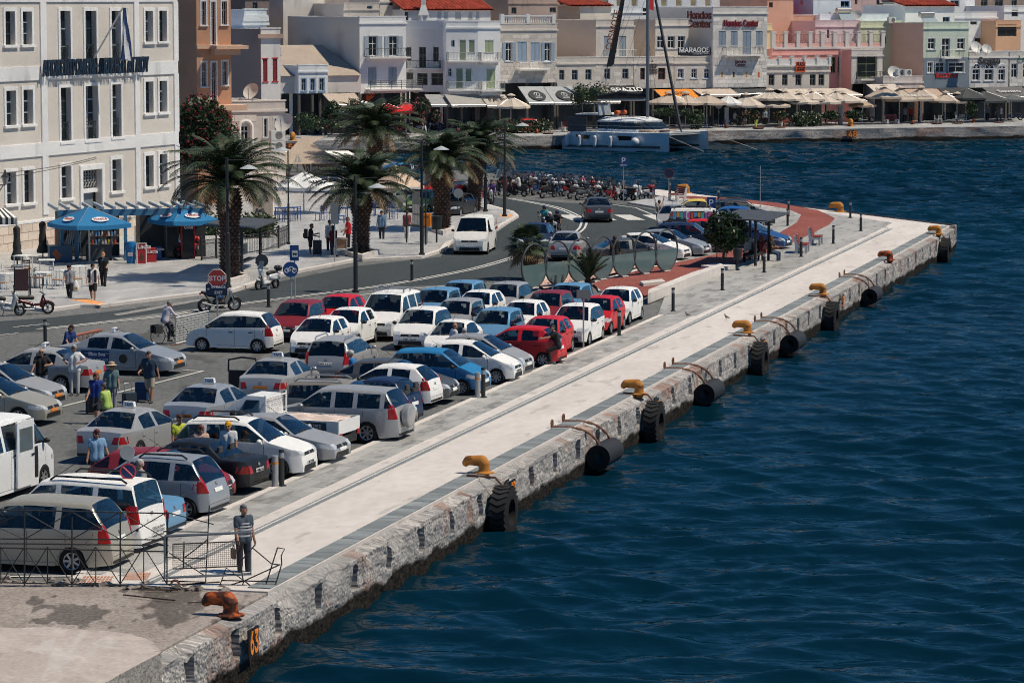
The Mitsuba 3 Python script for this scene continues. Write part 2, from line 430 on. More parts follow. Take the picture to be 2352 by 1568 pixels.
# quay wall with its mooring pockets, eroded top and tide line
def quay_wall(s0, s1, ds, zt=0.0):
    S = np.arange(s0, s1 + ds / 2, ds); Zr = np.r_[np.linspace(-2.0, -1.0, 8), np.linspace(-.94, zt - .05, 19)]
    SS, ZZ = np.meshgrid(S, Zr, indexing='ij')
    n1 = meshkit.fbm(np.stack([SS * .8, ZZ * 1.5, SS * 0], -1), 4, 2) - .5
    n2 = meshkit.fbm(np.stack([SS * 5, ZZ * 6, SS * 0], -1), 4, 4) - .5
    t = -.80 + .09 * n1 + .10 * n2 + .10 * np.clip(-(ZZ + .9), 0, 1)
    ph = (SS + 200.6) % 2.9                         # the pockets
    t = t + np.where((ph < .42) & (ZZ > -.80) & (ZZ < -.16), .44, 0)
    top = zt - .03 + 0 * S; er = np.clip(meshkit.fbm(np.stack([S * .55, S * 0, S * 0], -1), 4, 6) - .50, 0, 1) * np.clip((16 - S) / 25, .12, 1)
    ZZ = np.where(ZZ > -.5, ZZ - (er * 1.7)[:, None] * np.clip((ZZ + .5) / .5, 0, 1), ZZ)
    t = t + (er * 1.3)[:, None] * np.clip((ZZ + .55) / .45, 0, 1)
    P = np.stack([QO[0] + SS * QD[0] + t * QN[0], QO[1] + SS * QD[1] + t * QN[1], ZZ], -1)
    tt = np.linspace(0, 1, 5)[1:]                   # the ledge in from its lip to the slabs
    lip = P[:, -1]; st = t[:, -1]
    L = []
    for a in tt:
        tq = st * (1 - a) + (-.40) * a; zq = lip[:, 2] * (1 - a) + (zt + .015) * a + .05 * (meshkit.fbm(np.stack([S * 3, S * 0 + a * 3, S * 0], -1), 3, 9) - .5) * (a < .9)
        L.append(np.stack([QO[0] + S * QD[0] + tq * QN[0], QO[1] + S * QD[1] + tq * QN[1], zq], -1))
    return np.concatenate([P, np.stack(L, 1)], 1)
w = MB(); w.grid(quay_wall(-60, 12, .07)); w.grid(quay_wall(12, 104.2, .11))
ground('quay_wall', w, 'quay_stone', 'eroded aggregate concrete quay wall with mooring pockets', 'quay wall', smooth=False)
P = []
tipn = [ST(104.2, -.8), ST(104.9, -.45), *[FARQ[0] + (G2(2197, 519) - FARQ[0]) * (1 - k) for k in np.linspace(0, 1, 40)], *FARQ[1:]]
for q in tipn: P.append([[*q, -2], [*q, -1.0], [*q, -.05], [*q, .1]])
ground('far_end_wall', MB().grid(np.array(P), flip=True), 'quay_stone', 'quay wall round the pier tip', 'quay wall')
# far quay wall
sl = np.r_[0, np.cumsum(np.hypot(*np.diff(FQE, axis=0).T))]; S = np.arange(0, sl[-1], .4); ex, ey = np.interp(S, sl, FQE[:, 0]), np.interp(S, sl, FQE[:, 1])
Zr = np.linspace(-2, .02, 11); SS, ZZ = np.meshgrid(S, Zr, indexing='ij'); j = .30 * (meshkit.fbm(np.stack([SS * .5, ZZ, SS * 0], -1), 3, 1) - .5) - .15
ground('far_quay_wall', MB().grid(np.stack([ex[:, None] + j * E2[0], ey[:, None] + j * E2[1], ZZ], -1)), 'quay_stone', 'rust-stained stone wall of the far quay', 'quay wall')

# promenade along the lot
PS0 = -20.2
prom = [ST(PS0, -.40), ST(104.4, -.40), *[G2(2190, 523), G2(1510, 438), G2(1455, 441), G2(1560, 462), G2(1690, 470), G2(1735, 500), G2(1640, 560), G2(1562, 592)], G2(1366, 650), G2(1375, 672), ST(57, 5.9), ST(45.5, 4.8), ST(PS0, 4.8)]
prom_k = ground('promenade', slab(prom, -.5, .10), 'cement', 'pale cement promenade along the quay', 'pavement')
def strip(s0, s1, t0, t1): return [ST(s0, t0), ST(s1, t0), ST(s1, t1), ST(s0, t1)]
def pieces(parent, name, s0, s1, n, t0, t1, z0, z1, bs, gap=.012, rows=1):
    tw = (t1 - t0) / rows
    for r in range(rows):
        e = np.linspace(s0, s1, n + 1)
        for a, b in zip(e, e[1:]):
            o = (r % 2) * (b - a) / 2
            c = ST((a + b) / 2 + o, t0 + tw * (r + .5)); dz = rng.uniform(-.004, .004)
            m = MB().box((c[0], c[1], (z0 + z1) / 2 + dz), (b - a - gap, tw - gap, z1 - z0), Rz(math.atan2(QD[1], QD[0])))
            put(fresh(f'{parent}__{name}'), shape(m, bs, uv=(rng.random(), rng.random())))
pieces(prom_k, 'edge_slab', -19.9, 104, 298, -.36, .22, -.12, .125, 'edge_slab', .02)
pieces(prom_k, 'paver', -19.2, 70, 99, 3.35, 4.62, .06, .112, 'paver', .014, rows=3)
put(fresh(prom_k + '__kerb_stone'), shape(slab(strip(-19.2, 46, 4.64, 4.86), -.3, .125), 'cement'))
put(fresh(prom_k + '__gutter'), shape(sheet(strip(PS0, 101, 2.55, 2.72), .106), 'edge_slab', uv=(.3, .5)))
put(fresh(prom_k + '__gutter'), shape(sheet(strip(PS0, 101, 2.78, 2.86), .106), 'edge_slab', uv=(.6, .5)))
put(fresh(prom_k + '__paver_field'), shape(sheet(Polygon([ST(46, 4.9), ST(46, 3.2), ST(99, 3.2), G2(2050, 515), G2(1880, 490), G2(1690, 470), G2(1735, 500), G2(1640, 560), G2(1562, 592)]), .1045), 'paver', uv=(.55, .5)))
for i, (a, b) in enumerate([((190, 1330), (250, 1335)), ((290, 1322), (335, 1330))]):
    tac = MB(); p0 = G(*a, .11); p1 = G(*b, .11)
    for r in range(4):
        for q in range(9): tac.box((p0[0] + (p1[0] - p0[0]) * q / 8, p0[1] - .4 + r * .25, .112), (.05, .18, .012))
    put(fresh(prom_k + '__tactile_strip'), shape(tac, mat((.46, .26, .19), .8)))
# red cycle path, pale kerbs and the ring-screen strip
ground('cycle_path', sheet([G2(*q) for q in [(1360, 655), (1480, 622), (1600, 598), (1700, 575), (1780, 545), (1830, 515), (1840, 497), (1810, 484), (1740, 473), (1660, 467), (1560, 459), (1558, 452), (1680, 459), (1790, 470), (1880, 487), (1918, 505), (1905, 520), (1860, 543), (1790, 575), (1700, 610), (1640, 625), (1640, 630), (1580, 650), (1480, 685), (1468, 672), (1380, 672)]], .112), 'red_coat', 'dark red coated cycle path curving round the quay tip', 'path')
ground('pink_strip', sheet([G2(*q) for q in [(1225, 652), (1330, 628), (1450, 604), (1560, 582), (1650, 557), (1640, 572), (1560, 597), (1470, 617), (1360, 645), (1250, 668)]], .116), 'pink_coat', 'faded pink strip under the ring screens', 'path')
ground('island_kerb', slab([G2(*q) for q in [(1210, 650), (1330, 622), (1450, 598), (1560, 577), (1650, 552), (1690, 540), (1652, 556), (1560, 583), (1450, 604), (1330, 628), (1225, 655)]], -.1, .14), 'cement', 'pale kerb between the road and the ring screens', 'kerb')
ground('low_wall', slab([G2(1488, 700), G2(1490, 690), G2(1588, 650), G2(1655, 628), G2(1662, 632)], .05, .52), 'cement', 'low pale concrete seat wall beside the lot', 'wall')
ground('planter_frame', slab([G2(*q) for q in [(1470, 658), (1520, 652), (1528, 658), (1478, 663)]], .05, .26), 'cement', 'flat pale concrete planter frame on the red path', 'planter')
# the plaza on the left with its kerb, and the traffic island
plaza = [(0, 700), (108, 716), (181, 706), (228, 706), (463, 677), (527, 672), (650, 633), (812, 601), (963, 594), (1016, 578), (1030, 560), (1135, 530), (1186, 500), (1175, 490), (1118, 474), (1070, 458), (1000, 440), (900, 425), (640, 395), (400, 470), (0, 540), (-120, 600), (-120, 700)]
pz = [G2(*q) for q in plaza]
ground('plaza', slab(pz, -.3, .13), 'plaza_stone', 'pale stone paved plaza in front of the town hall', 'pavement')
K = LineString(pz[:15])
ground('plaza_kerb', MB().prism(K.buffer(.16, cap_style=2), -.2, .142), 'cement', 'pale stone kerb round the plaza', 'kerb')
ground('lay_by_island', slab([G2(*q) for q in [(1440, 468), (1515, 455), (1600, 470), (1600, 500), (1545, 490), (1500, 478)]], -.2, .12), 'plaza_stone', 'small pale traffic island by the parked mopeds', 'pavement')
tac = sheet([G2(*q) for q in [(158, 694), (195, 692), (242, 702), (230, 709)]], .137)
ground('tactile_ramp', tac, mat((.62, .27, .10), .8), 'orange tactile paving at the plaza kerb', 'paving')
ground('tactile_ramp', sheet([G2(*q) for q in [(1146, 497), (1175, 498), (1180, 503), (1150, 503)]], .137), mat((.62, .27, .10), .8), 'orange tactile paving at the far crossing', 'paving')
# carriageway, 4 mm over the lot, and its paint
ground('road', sheet([G2(*q) for q in [(-200, 780), (0, 772), (200, 742), (420, 712), (640, 690), (900, 660), (1220, 646), (1330, 620), (1450, 596), (1560, 575), (1620, 550), (1545, 497), (1500, 482), (1440, 470), (1300, 466), (1150, 455), (1000, 436), (1000, 445), (1118, 476), (1186, 500), (1145, 532), (1030, 566), (1012, 590), (812, 612), (650, 645), (463, 690), (228, 718), (108, 730), (0, 738), (-200, 745)]], .006), 'road_asphalt', 'dark asphalt road curving past the plaza', 'road')
paint = mat((.50, .50, .48), .7)
def line(name, pts, w=.13, label='white painted line on the road'):
    ground(name, MB().grid(ribbon([G2(*p) for p in pts], w, .022), flip=True), paint, label, 'road marking')
curve = [(90, 757), (240, 741), (372, 727), (527, 702), (700, 680), (876, 657), (1034, 629), (1091, 617), (1198, 586), (1265, 563), (1315, 541), (1338, 522), (1341, 508), (1320, 494), (1280, 478), (1230, 467), (1172, 457)]
def smooth_pts(p, n=90):
    p = np.array(p, float); g = np.array([G2(*q) for q in p]); d = np.r_[0, np.cumsum(np.hypot(*np.diff(g, axis=0).T))]
    from scipy.interpolate import PchipInterpolator as PI
    t = np.linspace(0, d[-1], n); return np.stack([PI(d, g[:, 0])(t), PI(d, g[:, 1])(t)], 1)
cv = smooth_pts(curve)
off = np.gradient(cv, axis=0); off /= np.linalg.norm(off, axis=1, keepdims=True); off = np.stack([-off[:, 1], off[:, 0]], 1)
for sgn, lb in ((-1, 'right'), (1, 'left')):
    ground('centre_line', MB().grid(ribbon(cv + sgn * .16 * off, .14, .022), flip=True), paint, f'white double centre line of the road, {lb} stripe', 'road marking')
line('edge_line', [(690, 700), (900, 668), (1100, 650), (1200, 648)], .14, 'white line between road and lot near the blue cars')
line('edge_line', [(1405, 470), (1460, 478), (1500, 494), (1530, 516)], .14, 'white line edging the bend by the lay-by')
line('lane_dash', [(30, 752), (113, 744)], .12, 'short white dash left of the plaza road')
line('lane_dash', [(-20, 772), (42, 766)], .14, 'short white dash at the left edge of the road')
line('bay_line', [(128, 938), (300, 895), (467, 853)], .13, 'long white parking bay line beside the taxis')
line('bay_line', [(467, 853), (420, 851)], .13, 'short white bay line at the taxi nose')
line('bay_line', [(0, 1325), (205, 1323)], .13, 'white bay line behind the beige minivan')
line('bay_line', [(1243, 855), (1330, 822)], .10, 'white bay line beside the red cars')
for q in range(5):
    ground('crossing_stripe', sheet([G2(*p) for p in [(1280 + q * 65, 494), (1318 + q * 65, 494), (1352 + q * 65, 506), (1312 + q * 65, 506)]], .02), paint, ['white crossing stripe left of the dark saloon', 'white crossing stripe under the dark saloon', 'white crossing stripe at the dark saloon tail', 'white crossing stripe right of the dark saloon', 'outermost white crossing stripe by the lay-by'][q], 'road marking')
for q in range(4):
    ground('crossing_stripe', sheet([G2(*p) for p in [(260 + q * 38, 722 - q * 7), (350 + q * 38, 708 - q * 7), (358 + q * 38, 711 - q * 7), (270 + q * 38, 726 - q * 7)]], .02), mat((.2, .2, .2), .8), f'worn grey zebra stripe {["nearest the moped", "second from the moped", "third from the moped", "nearest the stop sign"][q]}', 'road marking')
# old pier in the foreground
ground('old_pier', slab([ST(-70, -.42), ST(-20.1, -.38), ST(-20.3, 4.9), ST(-19.6, 14), ST(-19, 40), ST(-70, 40)], -1, .06), 'pier_top', 'old stained concrete pier in the foreground', 'pier')
bl = MB().prism(Polygon([G2(-200, 1438, .4), G2(120, 1440, .4), G2(300, 1452, .4), G2(362, 1478, .4), G2(372, 1496, .4), G2(280, 1545, .4), G2(120, 1640, .4), G2(-200, 1700, .4)]).buffer(-.1).buffer(.1), -1.6, .40)
bm = bl.tm(); bm = bm.subdivide_to_size(.22, max_iter=12); nn = meshkit.fbm(bm.vertices * 1.6, 3, 5) - .5
bm.merge_vertices(); 
up = bm.vertex_normals; nn = meshkit.fbm(np.array(bm.vertices) * 1.6, 3, 5) - .5; bm.vertices = bm.vertices + up * nn[:, None] * .10
ground('old_block', bm, 'block_cement', 'higher pale weathered concrete block at the pier corner', 'pier', smooth=False)
brk = trimesh.Trimesh(); mb = MB()
for k in range(46):
    s, t = rng.uniform(-20.6, -19.7), rng.uniform(.2, 8); r = rng.uniform(.05, .16)
    m = sphere(ST(s, t, .07), r, 1, (1.3, 1, .5)); m.vertices += rng.normal(0, r * .2, m.vertices.shape); mb.mesh(m)
k = fresh('broken_concrete'); put(k, shape(mb, 'pier_top')); tag(k, 'crumbled concrete rubble under the bent railing', 'rubble', kind='stuff')
# ------------------------------------------------------------------ buildings
R1=lambda x,y: (.29297*x,.29297*y)
R2=lambda x,y: (574.2+.29297*x,.29297*y)
R3=lambda x,y: (1148.4+.29297*x,.29297*y)
R4=lambda x,y: (1720.4+.29297*x,.29297*y)
UNIT={}


def brick_shape(c,tone):
    k=(c,tone)
    if k not in UNIT: UNIT[k]=shape(MB().box((0,0,0),(1,1,1)), 'ashlar',uv=(pal(c),tone))
    return UNIT[k]


class Face:                                        # an upright plane: origin on the ground, direction along, out of the wall
    def __init__(s,o,d):
        s.o=np.array([*o[:2],0.0]); s.d=np.array([d[0],d[1],0.0]); s.d /= np.linalg.norm(s.d); s.n=np.array([s.d[1],-s.d[0],0.0]); s.up=np.array([0,0,1.0])
        s.R=np.stack([s.d,-s.n,s.up],1)       # local (along, inward, up)

    def uz(s,p):
        r=ray(*p); c=np.array([0,0,CAM_H]); t=((s.o-c) @ s.n)/(r @ s.n); q=c+r*t
        return (q-s.o) @ s.d,q[2]

    def at(s,u,w,z): return s.o+u*s.d+w*s.n+z*s.up   # w: out of the wall

    def rect(s,q,R):
        a,b=s.uz(R(q[0],q[1])),s.uz(R(q[2],q[3])); return a[0],b[1],b[0],a[1]

    def bx(s,mb,u0,u1,w0,w1,z0,z1): return mb.box(s.at((u0+u1)/2,(w0+w1)/2,(z0+z1)/2),(u1-u0,abs(w1-w0),z1-z0),s.R)


def far_face(px,off,rot=0.0):                    # the plane through a place in the photograph, so far in from the far quay
    r=ray(*px); t=off; c=FQ0+off*E2
    k=((c-0*c) @ E2)/(r[:2] @ E2); p=r[:2]*k
    a=math.radians(rot); d=np.array([E1[0]*math.cos(a)-E1[1]*math.sin(a),E1[0]*math.sin(a)+E1[1]*math.cos(a)])
    return Face(p,d)


def window(h,F,r,style,inset=.16,col=(.6,.62,.64),leaf=(.30,.36,.43)):
    u0,z0,u1,z1=r; w,hh=u1-u0,z1-z0; fr=mat(col,.5); th=min(.09,w*.12)
    k=fresh(f'{h}__window'); m=MB()
    if style == 'shut':
        lm=mat(leaf,.6); n=2 if w>.75 else 1
        for i in range(n):
            a,b=u0+w*i/n+.015,u0+w*(i+1)/n-.015; e=MB()
            F.bx(e,a,b,-.10,-.055,z0,z1)
            for j in range(5):
                c=z0+hh*(j+.5)/5; F.bx(e,a+.06,b-.06,-.055,-.035,c-hh*.07,c+hh*.07)
            PF(k + '__shutter',shape(e,lm))
        F.bx(m,u0-.07,u1+.07,0,.04,z1,z1+.09); F.bx(m,u0-.07,u1+.07,0,.07,z0-.08,z0)
        return put(k,shape(m,fr))
    for a,b in ((u0,u0+th),(u1-th,u1),((u0+u1)/2-th*.4,(u0+u1)/2+th*.4)): F.bx(m,a,b,-inset-.06,-inset,z0,z1)
    for c in ([z0+th/2,z1-th/2,z0+hh*.62] if hh>.8 else [z0+th/2,z1-th/2]): F.bx(m,u0,u1,-inset-.055,-inset+.004,c-th/2,c+th/2)
    if style != 'bare':
        for a,b in ((u0-.09,u0),(u1,u1+.09)): F.bx(m,a,b,0,.035,z0,z1)
        F.bx(m,u0-.09,u1+.09,0,.05,z1,z1+.10); F.bx(m,u0-.14,u1+.14,0,.12,z0-.09,z0)
    put(k,shape(m,fr))
    p=MB().quad(F.at(u0,-inset-.03,z0),F.at(u1,-inset-.03,z0),F.at(u1,-inset-.03,z1),F.at(u0,-inset-.03,z1))
    PF(k + '__pane',shape(p,GLASS))
    if style == 'open':
        for a,b in ((u0-w*.52,u0-.02),(u1+.02,u1+w*.52)):
            e=MB(); F.bx(e,a,b,.03,.075,z0,z1)
            for j in range(5): c=z0+hh*(j+.5)/5; F.bx(e,a+.05,b-.05,.075,.09,c-hh*.07,c+hh*.07)
            PF(k + '__shutter',shape(e,mat(leaf,.6)))
    return k


def railing(mb,F,u0,u1,w,z0,z1,n=None,w0=0.05):
    pts=[(u0,w0),(u0,w),(u1,w),(u1,w0)]
    for a,b in zip(pts,pts[1:]):
        A,B=F.at(a[0],a[1],z1),F.at(b[0],b[1],z1)
        mb.tube([A,B],.028,4); mb.tube([A-[0,0,(z1-z0)*.9],B-[0,0,(z1-z0)*.9]],.02,4)
        c=n or max(2,int(np.linalg.norm(B-A)/.16))
        for i in range(c+1):
            p=A+(B-A)*i/c; mb.tube([p-[0,0,z1-z0],p],.012 if i not in (0,c) else .025,4,cap=False)


def balcony(h,F,q,R,railcol=(.03,.035,.04),d=1.05,slabcol=(.62,.6,.57),hor=False):   # q: x0, rail top, x1, slab bottom
    u0,z0,u1,z1=F.rect(q,R); st=z0+.16
    k=fresh(f'{h}__balcony'); m=MB(); F.bx(m,u0,u1,0,d,z0,st)
    for c in (u0+.3,u1-.3): F.bx(m,c-.1,c+.1,0,d*.55,z0-.28,z0)
    put(k,shape(m, 'plaster',uv=(pal(slabcol),.4)))
    r=MB()
    if hor:
        for zz in np.linspace(st+.25,max(z1,st+.7),4): r.tube([F.at(u0,d-.05,zz),F.at(u1,d-.05,zz)],.03,4)
        for u in np.linspace(u0,u1,6): r.tube([F.at(u,d-.05,st),F.at(u,d-.05,max(z1,st+.7))],.03,4)
    else: railing(r,F,u0+.04,u1-.04,d-.05,st,max(z1,st+.7))
    PF(k + '__railing',shape(r,mat(railcol,.5,.3)))


def house(name,label,F,q,R,depth,col,wins=(),stones=None,z0=0.0,cornice=True,shop=None,side_col=None,parapet=.45,streak=.6,wincol=(.6,.62,.64),leaf=(.30,.36,.43),roof=(.42,.4,.38),cat='building'):
    u0,zb,u1,z1=F.rect(q,R)                  # q: the front's left, top, right, (ignored)
    h=thing(name,label,cat)
    rs=[(F.rect(w[:4],R),w[4] if len(w)>4 else 'glass',w) for w in wins]
    zs=z0 if shop is None else F.uz(R(q[0],shop))[1]
    P=sbox(u0,zs,u1,z1)
    for r,stl,w in rs: P=P.difference(sbox(*r))
    m=trimesh.creation.extrude_polygon(P,.34,engine='earcut') if P.geom_type == 'Polygon' else trimesh.util.concatenate([trimesh.creation.extrude_polygon(g,.34,engine='earcut') for g in P.geoms])
    v=m.vertices; m.vertices=F.o+v[:,:1]*F.d+(v[:,2:]-.34)*F.n+v[:,1:2]*F.up
    mb=MB().mesh(m); F.bx(mb,u0,u1,-depth,-.34 if shop is None else -1.6,z0,z1-parapet)
    if shop is not None: F.bx(mb,u0,u1,-1.6,-.34,zs,z1-parapet)
    for a,b,c,d in ((u0,u0+.25,-depth,-.34),(u1-.25,u1,-depth,-.34),(u0+.25,u1-.25,-depth,-depth+.25)): F.bx(mb,a,b,c,d,z1-parapet,z1)
    bs = 'ashlar' if stones else 'plaster'
    PF(h + '__wall',shape(mb,bs,uv=(pal(col),.30 if stones else streak)))
    if cornice:
        c=MB(); F.bx(c,u0-.12,u1+.12,-.02,.14,z1-.72,z1-.55); F.bx(c,u0-.06,u1+.06,-.30,.06,z1,z1+.09)
        PF(h + '__cornice',shape(c, 'plaster',uv=(pal(tuple(min(.8,x*1.08) for x in col)),.5)))
    for r,stl,w in rs: window(h,F,r,stl,col=w[5] if len(w)>5 else wincol,leaf=w[6] if len(w)>6 else leaf)
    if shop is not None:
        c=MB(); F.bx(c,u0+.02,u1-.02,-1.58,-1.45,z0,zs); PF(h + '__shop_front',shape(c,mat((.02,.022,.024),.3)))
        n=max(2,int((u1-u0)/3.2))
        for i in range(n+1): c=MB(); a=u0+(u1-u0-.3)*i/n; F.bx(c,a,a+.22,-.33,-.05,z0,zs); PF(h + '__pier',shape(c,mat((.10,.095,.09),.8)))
    if stones:
        rr=random.Random(name+label); ch,cw=stones; z=zs+.05; row=0; cut=[sbox(r[0]-.16,r[1]-.16,r[2]+.16,r[3]+.16) for r,*_ in rs]
        while z+ch<z1-.75:
            u=u0+.03-(row % 2)*cw/2
            while u<u1-.06:
                w=cw*rr.uniform(.7,1.25); a,b=max(u,u0+.02),min(u+w-.03,u1-.02); u+=w
                if b-a<.12 or any(c.intersects(sbox(a,z,b,z+ch)) for c in cut): continue
                M=np.eye(4); M[:3,:3]=F.R @ np.diag([b-a,.06,ch-.025]); M[:3,3]=F.at((a+b)/2,rr.uniform(.006,.016),z+ch/2)
                PF(h + '__wall__stone',brick_shape(tuple(col),rr.choice([.25,.45,.55,.7,.9])),M)
            z+=ch; row+=1
    return h


def lettering(parent,name,F,text,x0,yb,x1,R,col,h=None,out=.05,rough=.5,bold=True,depth=.04):
    (a,z),(b,_)=F.uz(R(x0,yb)),F.uz(R(x1,yb)); m=words(text,1.0,depth,bold); W=m.vertices[:,0].max()-m.vertices[:,0].min()
    s=(b-a)/W; hh=h or s; m.vertices[:,0]=(m.vertices[:,0]-m.vertices[:,0].min())*s; m.vertices[:,1] *= hh
    PF(f'{parent}__{name}',shape(lay(m,F.at(a,out,z),F.d,F.up,F.n),mat(col,rough)))


def board(parent,name,F,q,R,col,out=.04,th=.06):
    r=F.rect(q,R); m=MB(); F.bx(m,r[0],r[2],out,out+th,r[1],r[3]); return PF(f'{parent}__{name}',shape(m,mat(col,.6)))


def awning(F,q,R,d,col,label,scal=True,drop=.25,cat='awning',stripes=None):   # q: x0, top, x1, eave
    u0,zb,u1,zt=F.rect(q,R); k=thing('awning',label,cat); m=MB(); w0=.05
    a=[F.at(u0,w0,zt),F.at(u1,w0,zt),F.at(u1,d,zb),F.at(u0,d,zb)]
    if stripes:
        n=stripes[1]; cols=[mat(col,.8),mat(stripes[0],.8)]
        for i in range(n):
            f,g=i/n,(i+1)/n; L=lambda p,q,t: p+(q-p)*t
            PF(k + '__stripe',shape(MB().quad(L(a[0],a[1],f),L(a[0],a[1],g),L(a[3],a[2],g),L(a[3],a[2],f)).quad(L(a[3],a[2],f),L(a[3],a[2],g),L(a[3],a[2],g)-[0,0,drop],L(a[3],a[2],f)-[0,0,drop]),cols[i % 2]))
    else:
        n=max(3,int((u1-u0)/.8))
        P=np.array([[a[0]+(a[1]-a[0])*i/n+((a[3]-a[0]))*j/4+[0,0,.02*math.sin(i*2.1+j)-.05*math.sin(j/4*math.pi)] for j in range(5)] for i in range(n+1)])
        PF(k + '__canvas',shape(MB().grid(P),mat(col,.8)))
        v=MB()
        for i in range(n*2): f=i/n/2; p,q2=a[3]+(a[2]-a[3])*f,a[3]+(a[2]-a[3])*(i+1)/n/2; v.add([p,q2,q2-[0,0,drop*.8],(p+q2)/2-[0,0,drop],p-[0,0,drop*.8]],[[0,1,2],[0,2,3],[0,3,4]])
        PF(k + '__valance',shape(v,mat(tuple(c*.92 for c in col),.8)))
    fr=MB()
    for u in (u0,u1): fr.tube([F.at(u,w0,zt),F.at(u,d,zb)],.03,5)
    fr.tube([a[3],a[2]],.03,5); PF(k + '__frame',shape(fr,STEEL)); return k


# --- the town hall on the left
th=Face(G2(0,586),G2(406,528)-G2(0,586))
TH=thing('town_hall', 'cream three storey public building with pilasters and Greek lettering', 'building')
u1=th.uz((407,300))[0]; uL=-14.0; CR=(.52,.475,.42); BAND=(.60,.60,.61); zt=16.0
def thr(q): a,b=th.uz(R1(q[0],q[1])),th.uz(R1(q[2],q[3])); return a[0],min(a[1],b[1]),b[0],max(a[1],b[1])
def thw(x0,x1,y0,y1):                            # a window between two places of the zoomed photograph
    (a,za),(b,zb),(_,zc),(_,zd)=th.uz(R1(x0,y0)),th.uz(R1(x1,y0)),th.uz(R1(x0,y1)),th.uz(R1(x1,y1)); return a,(zc+zd)/2,b,(za+zb)/2
TW=[(35,110,90,355),(172,243,92,352),(465,545,88,508),(662,748,88,500),(868,940,88,490),(1133,1193,88,330),(1241,1301,86,325),
      (42,118,712,985),(177,251,704,975),(470,548,688,1112),(665,762,675,1098),(873,943,662,1075),(1135,1196,640,888),(1244,1303,636,880),
      (45,120,1352,1600),(182,254,1338,1590),(474,552,1304,1556),(873,945,1250,1500),(1136,1197,1220,1466),(1246,1305,1208,1450)]
TWr=[thw(*q) for q in TW]
pitch=TWr[1][0]-TWr[0][0]
for r in list(TWr):
    if abs(r[0]-TWr[0][0])<.6: TWr+=[(r[0]-pitch*2.2,r[1],r[2]-pitch*2.2,r[3]),(r[0]-pitch*3.6,r[1],r[2]-pitch*3.6,r[3])]
DOOR=thw(640,790,1330,1710)
Pth=sbox(uL,0,u1,zt)
for r in TWr+[DOOR]: Pth=Pth.difference(sbox(*r))
m=trimesh.creation.extrude_polygon(Pth,.36,engine='earcut'); v=m.vertices; m.vertices=th.o+v[:,:1]*th.d+(v[:,2:]-.36)*th.n+v[:,1:2]*th.up
mb=MB().mesh(m); th.bx(mb,uL,u1,-12,-.80,0,zt)
PF(TH + '__wall',shape(mb, 'plaster',uv=(pal(CR),.25)))
bm=MB(); bz=[]
for ya,yb in ((478,578),(1033,1128)):           # storey bands, at the right-hand corner
    z1b,z0b=th.uz(R1(1388,ya))[1],th.uz(R1(1388,yb))[1]; bz.append((z0b,z1b)); th.bx(bm,uL,u1+.02,0,.10,z0b,z1b)
ztop=th.uz(R1(1388,15))[1]; th.bx(bm,uL,u1+.02,0,.10,ztop,ztop+.9); bz.append((ztop,ztop+.9))
PF(TH + '__storey_band',shape(bm, 'plaster',uv=(pal(BAND),.7)))
for xa,xb in ((312,358),(1047,1084),(1356,1391),(-560,-500)):
    a,b=th.uz(R1(xa,400))[0],th.uz(R1(xb,400))[0]; pm=MB()
    for lo,hi in ((bz[0][1],bz[2][0]),(bz[1][1],bz[0][0]),(1.9,bz[1][0])): th.bx(pm,a,b,0,.085,lo,hi)
    PF(TH + '__pilaster',shape(pm, 'plaster',uv=(pal(BAND),.5)))
BLUEW=mat((.035,.06,.085),.5); TRIM=pal((.62,.62,.63))
for i,r in enumerate(TWr):
    k=fresh(TH + '__window'); m=MB(); a,z0,b,z1=r
    for p,q in ((a-.2,a),(b,b+.2)): th.bx(m,p,q,0,.06,z0,z1)
    th.bx(m,a-.2,b+.2,0,.065,z1,z1+.2); th.bx(m,a-.28,b+.28,0,.16,z0-.14,z0)
    put(k,shape(m, 'plaster',uv=(TRIM,.4)))
    f=MB(); cs=np.linspace(z0,z1,5 if z1-z0>3 else 4)
    for c in (a,(a+b)/2,b): th.bx(f,c-.045,c+.045,-.34,-.26,z0,z1)
    for c in cs[1:-1]: th.bx(f,a,b,-.33,-.265,c-.03,c+.03)
    PF(k + '__frame',shape(f,mat((.30,.36,.42),.5) if i % 3 else BLUEW))
    PF(k + '__pane',shape(MB().quad(*[th.at(u,-.31,z) for u,z in ((a,z0),(b,z0),(b,z1),(a,z1))]),GLASS))
    if i in (2,3,4,9,10,11):
        g=MB(); zz=z0+1.05
        for c in (z0+.08,zz): g.tube([th.at(a,-.12,c),th.at(b,-.12,c)],.025,4)
        for c in np.linspace(a+.06,b-.06,9): g.tube([th.at(c,-.12,z0+.05),th.at(c,-.12,zz)],.013,4)
        g.tube([th.at(a,-.12,z0+.1),th.at((a+b)/2,-.12,zz-.1),th.at(b,-.12,z0+.1)],.02,4)
        PF(k + '__railing',shape(g,mat((.02,.03,.035),.5)))
lettering(TH, 'lettering',th, 'ΑΠΟΚΕΝΤΡΩΜΕΝΗ ΔΙΟΙΚΗΣΗ ΑΙΓΑΙΟΥ',292,598,1122,R1,(.012,.028,.055),h=.86,out=.30,depth=.12)
a,z0,b,z1=DOOR
d=MB(); k=fresh(TH + '__door')
for p,q in ((a-.3,a),(b,b+.3)): th.bx(d,p,q,0,.10,z0,z1+.3)
th.bx(d,a,b,0,.10,z1,z1+.3); th.bx(d,a,b,-.5,-.2,z0+(z1-z0)*.52,z0+(z1-z0)*.60)
put(k,shape(d, 'plaster',uv=(TRIM,.5)))
g=MB(); zm=z0+(z1-z0)*.62
for c in np.linspace(a,b,8): g.tube([th.at(c,-.3,zm),th.at(c,-.3,z1)],.03,4)
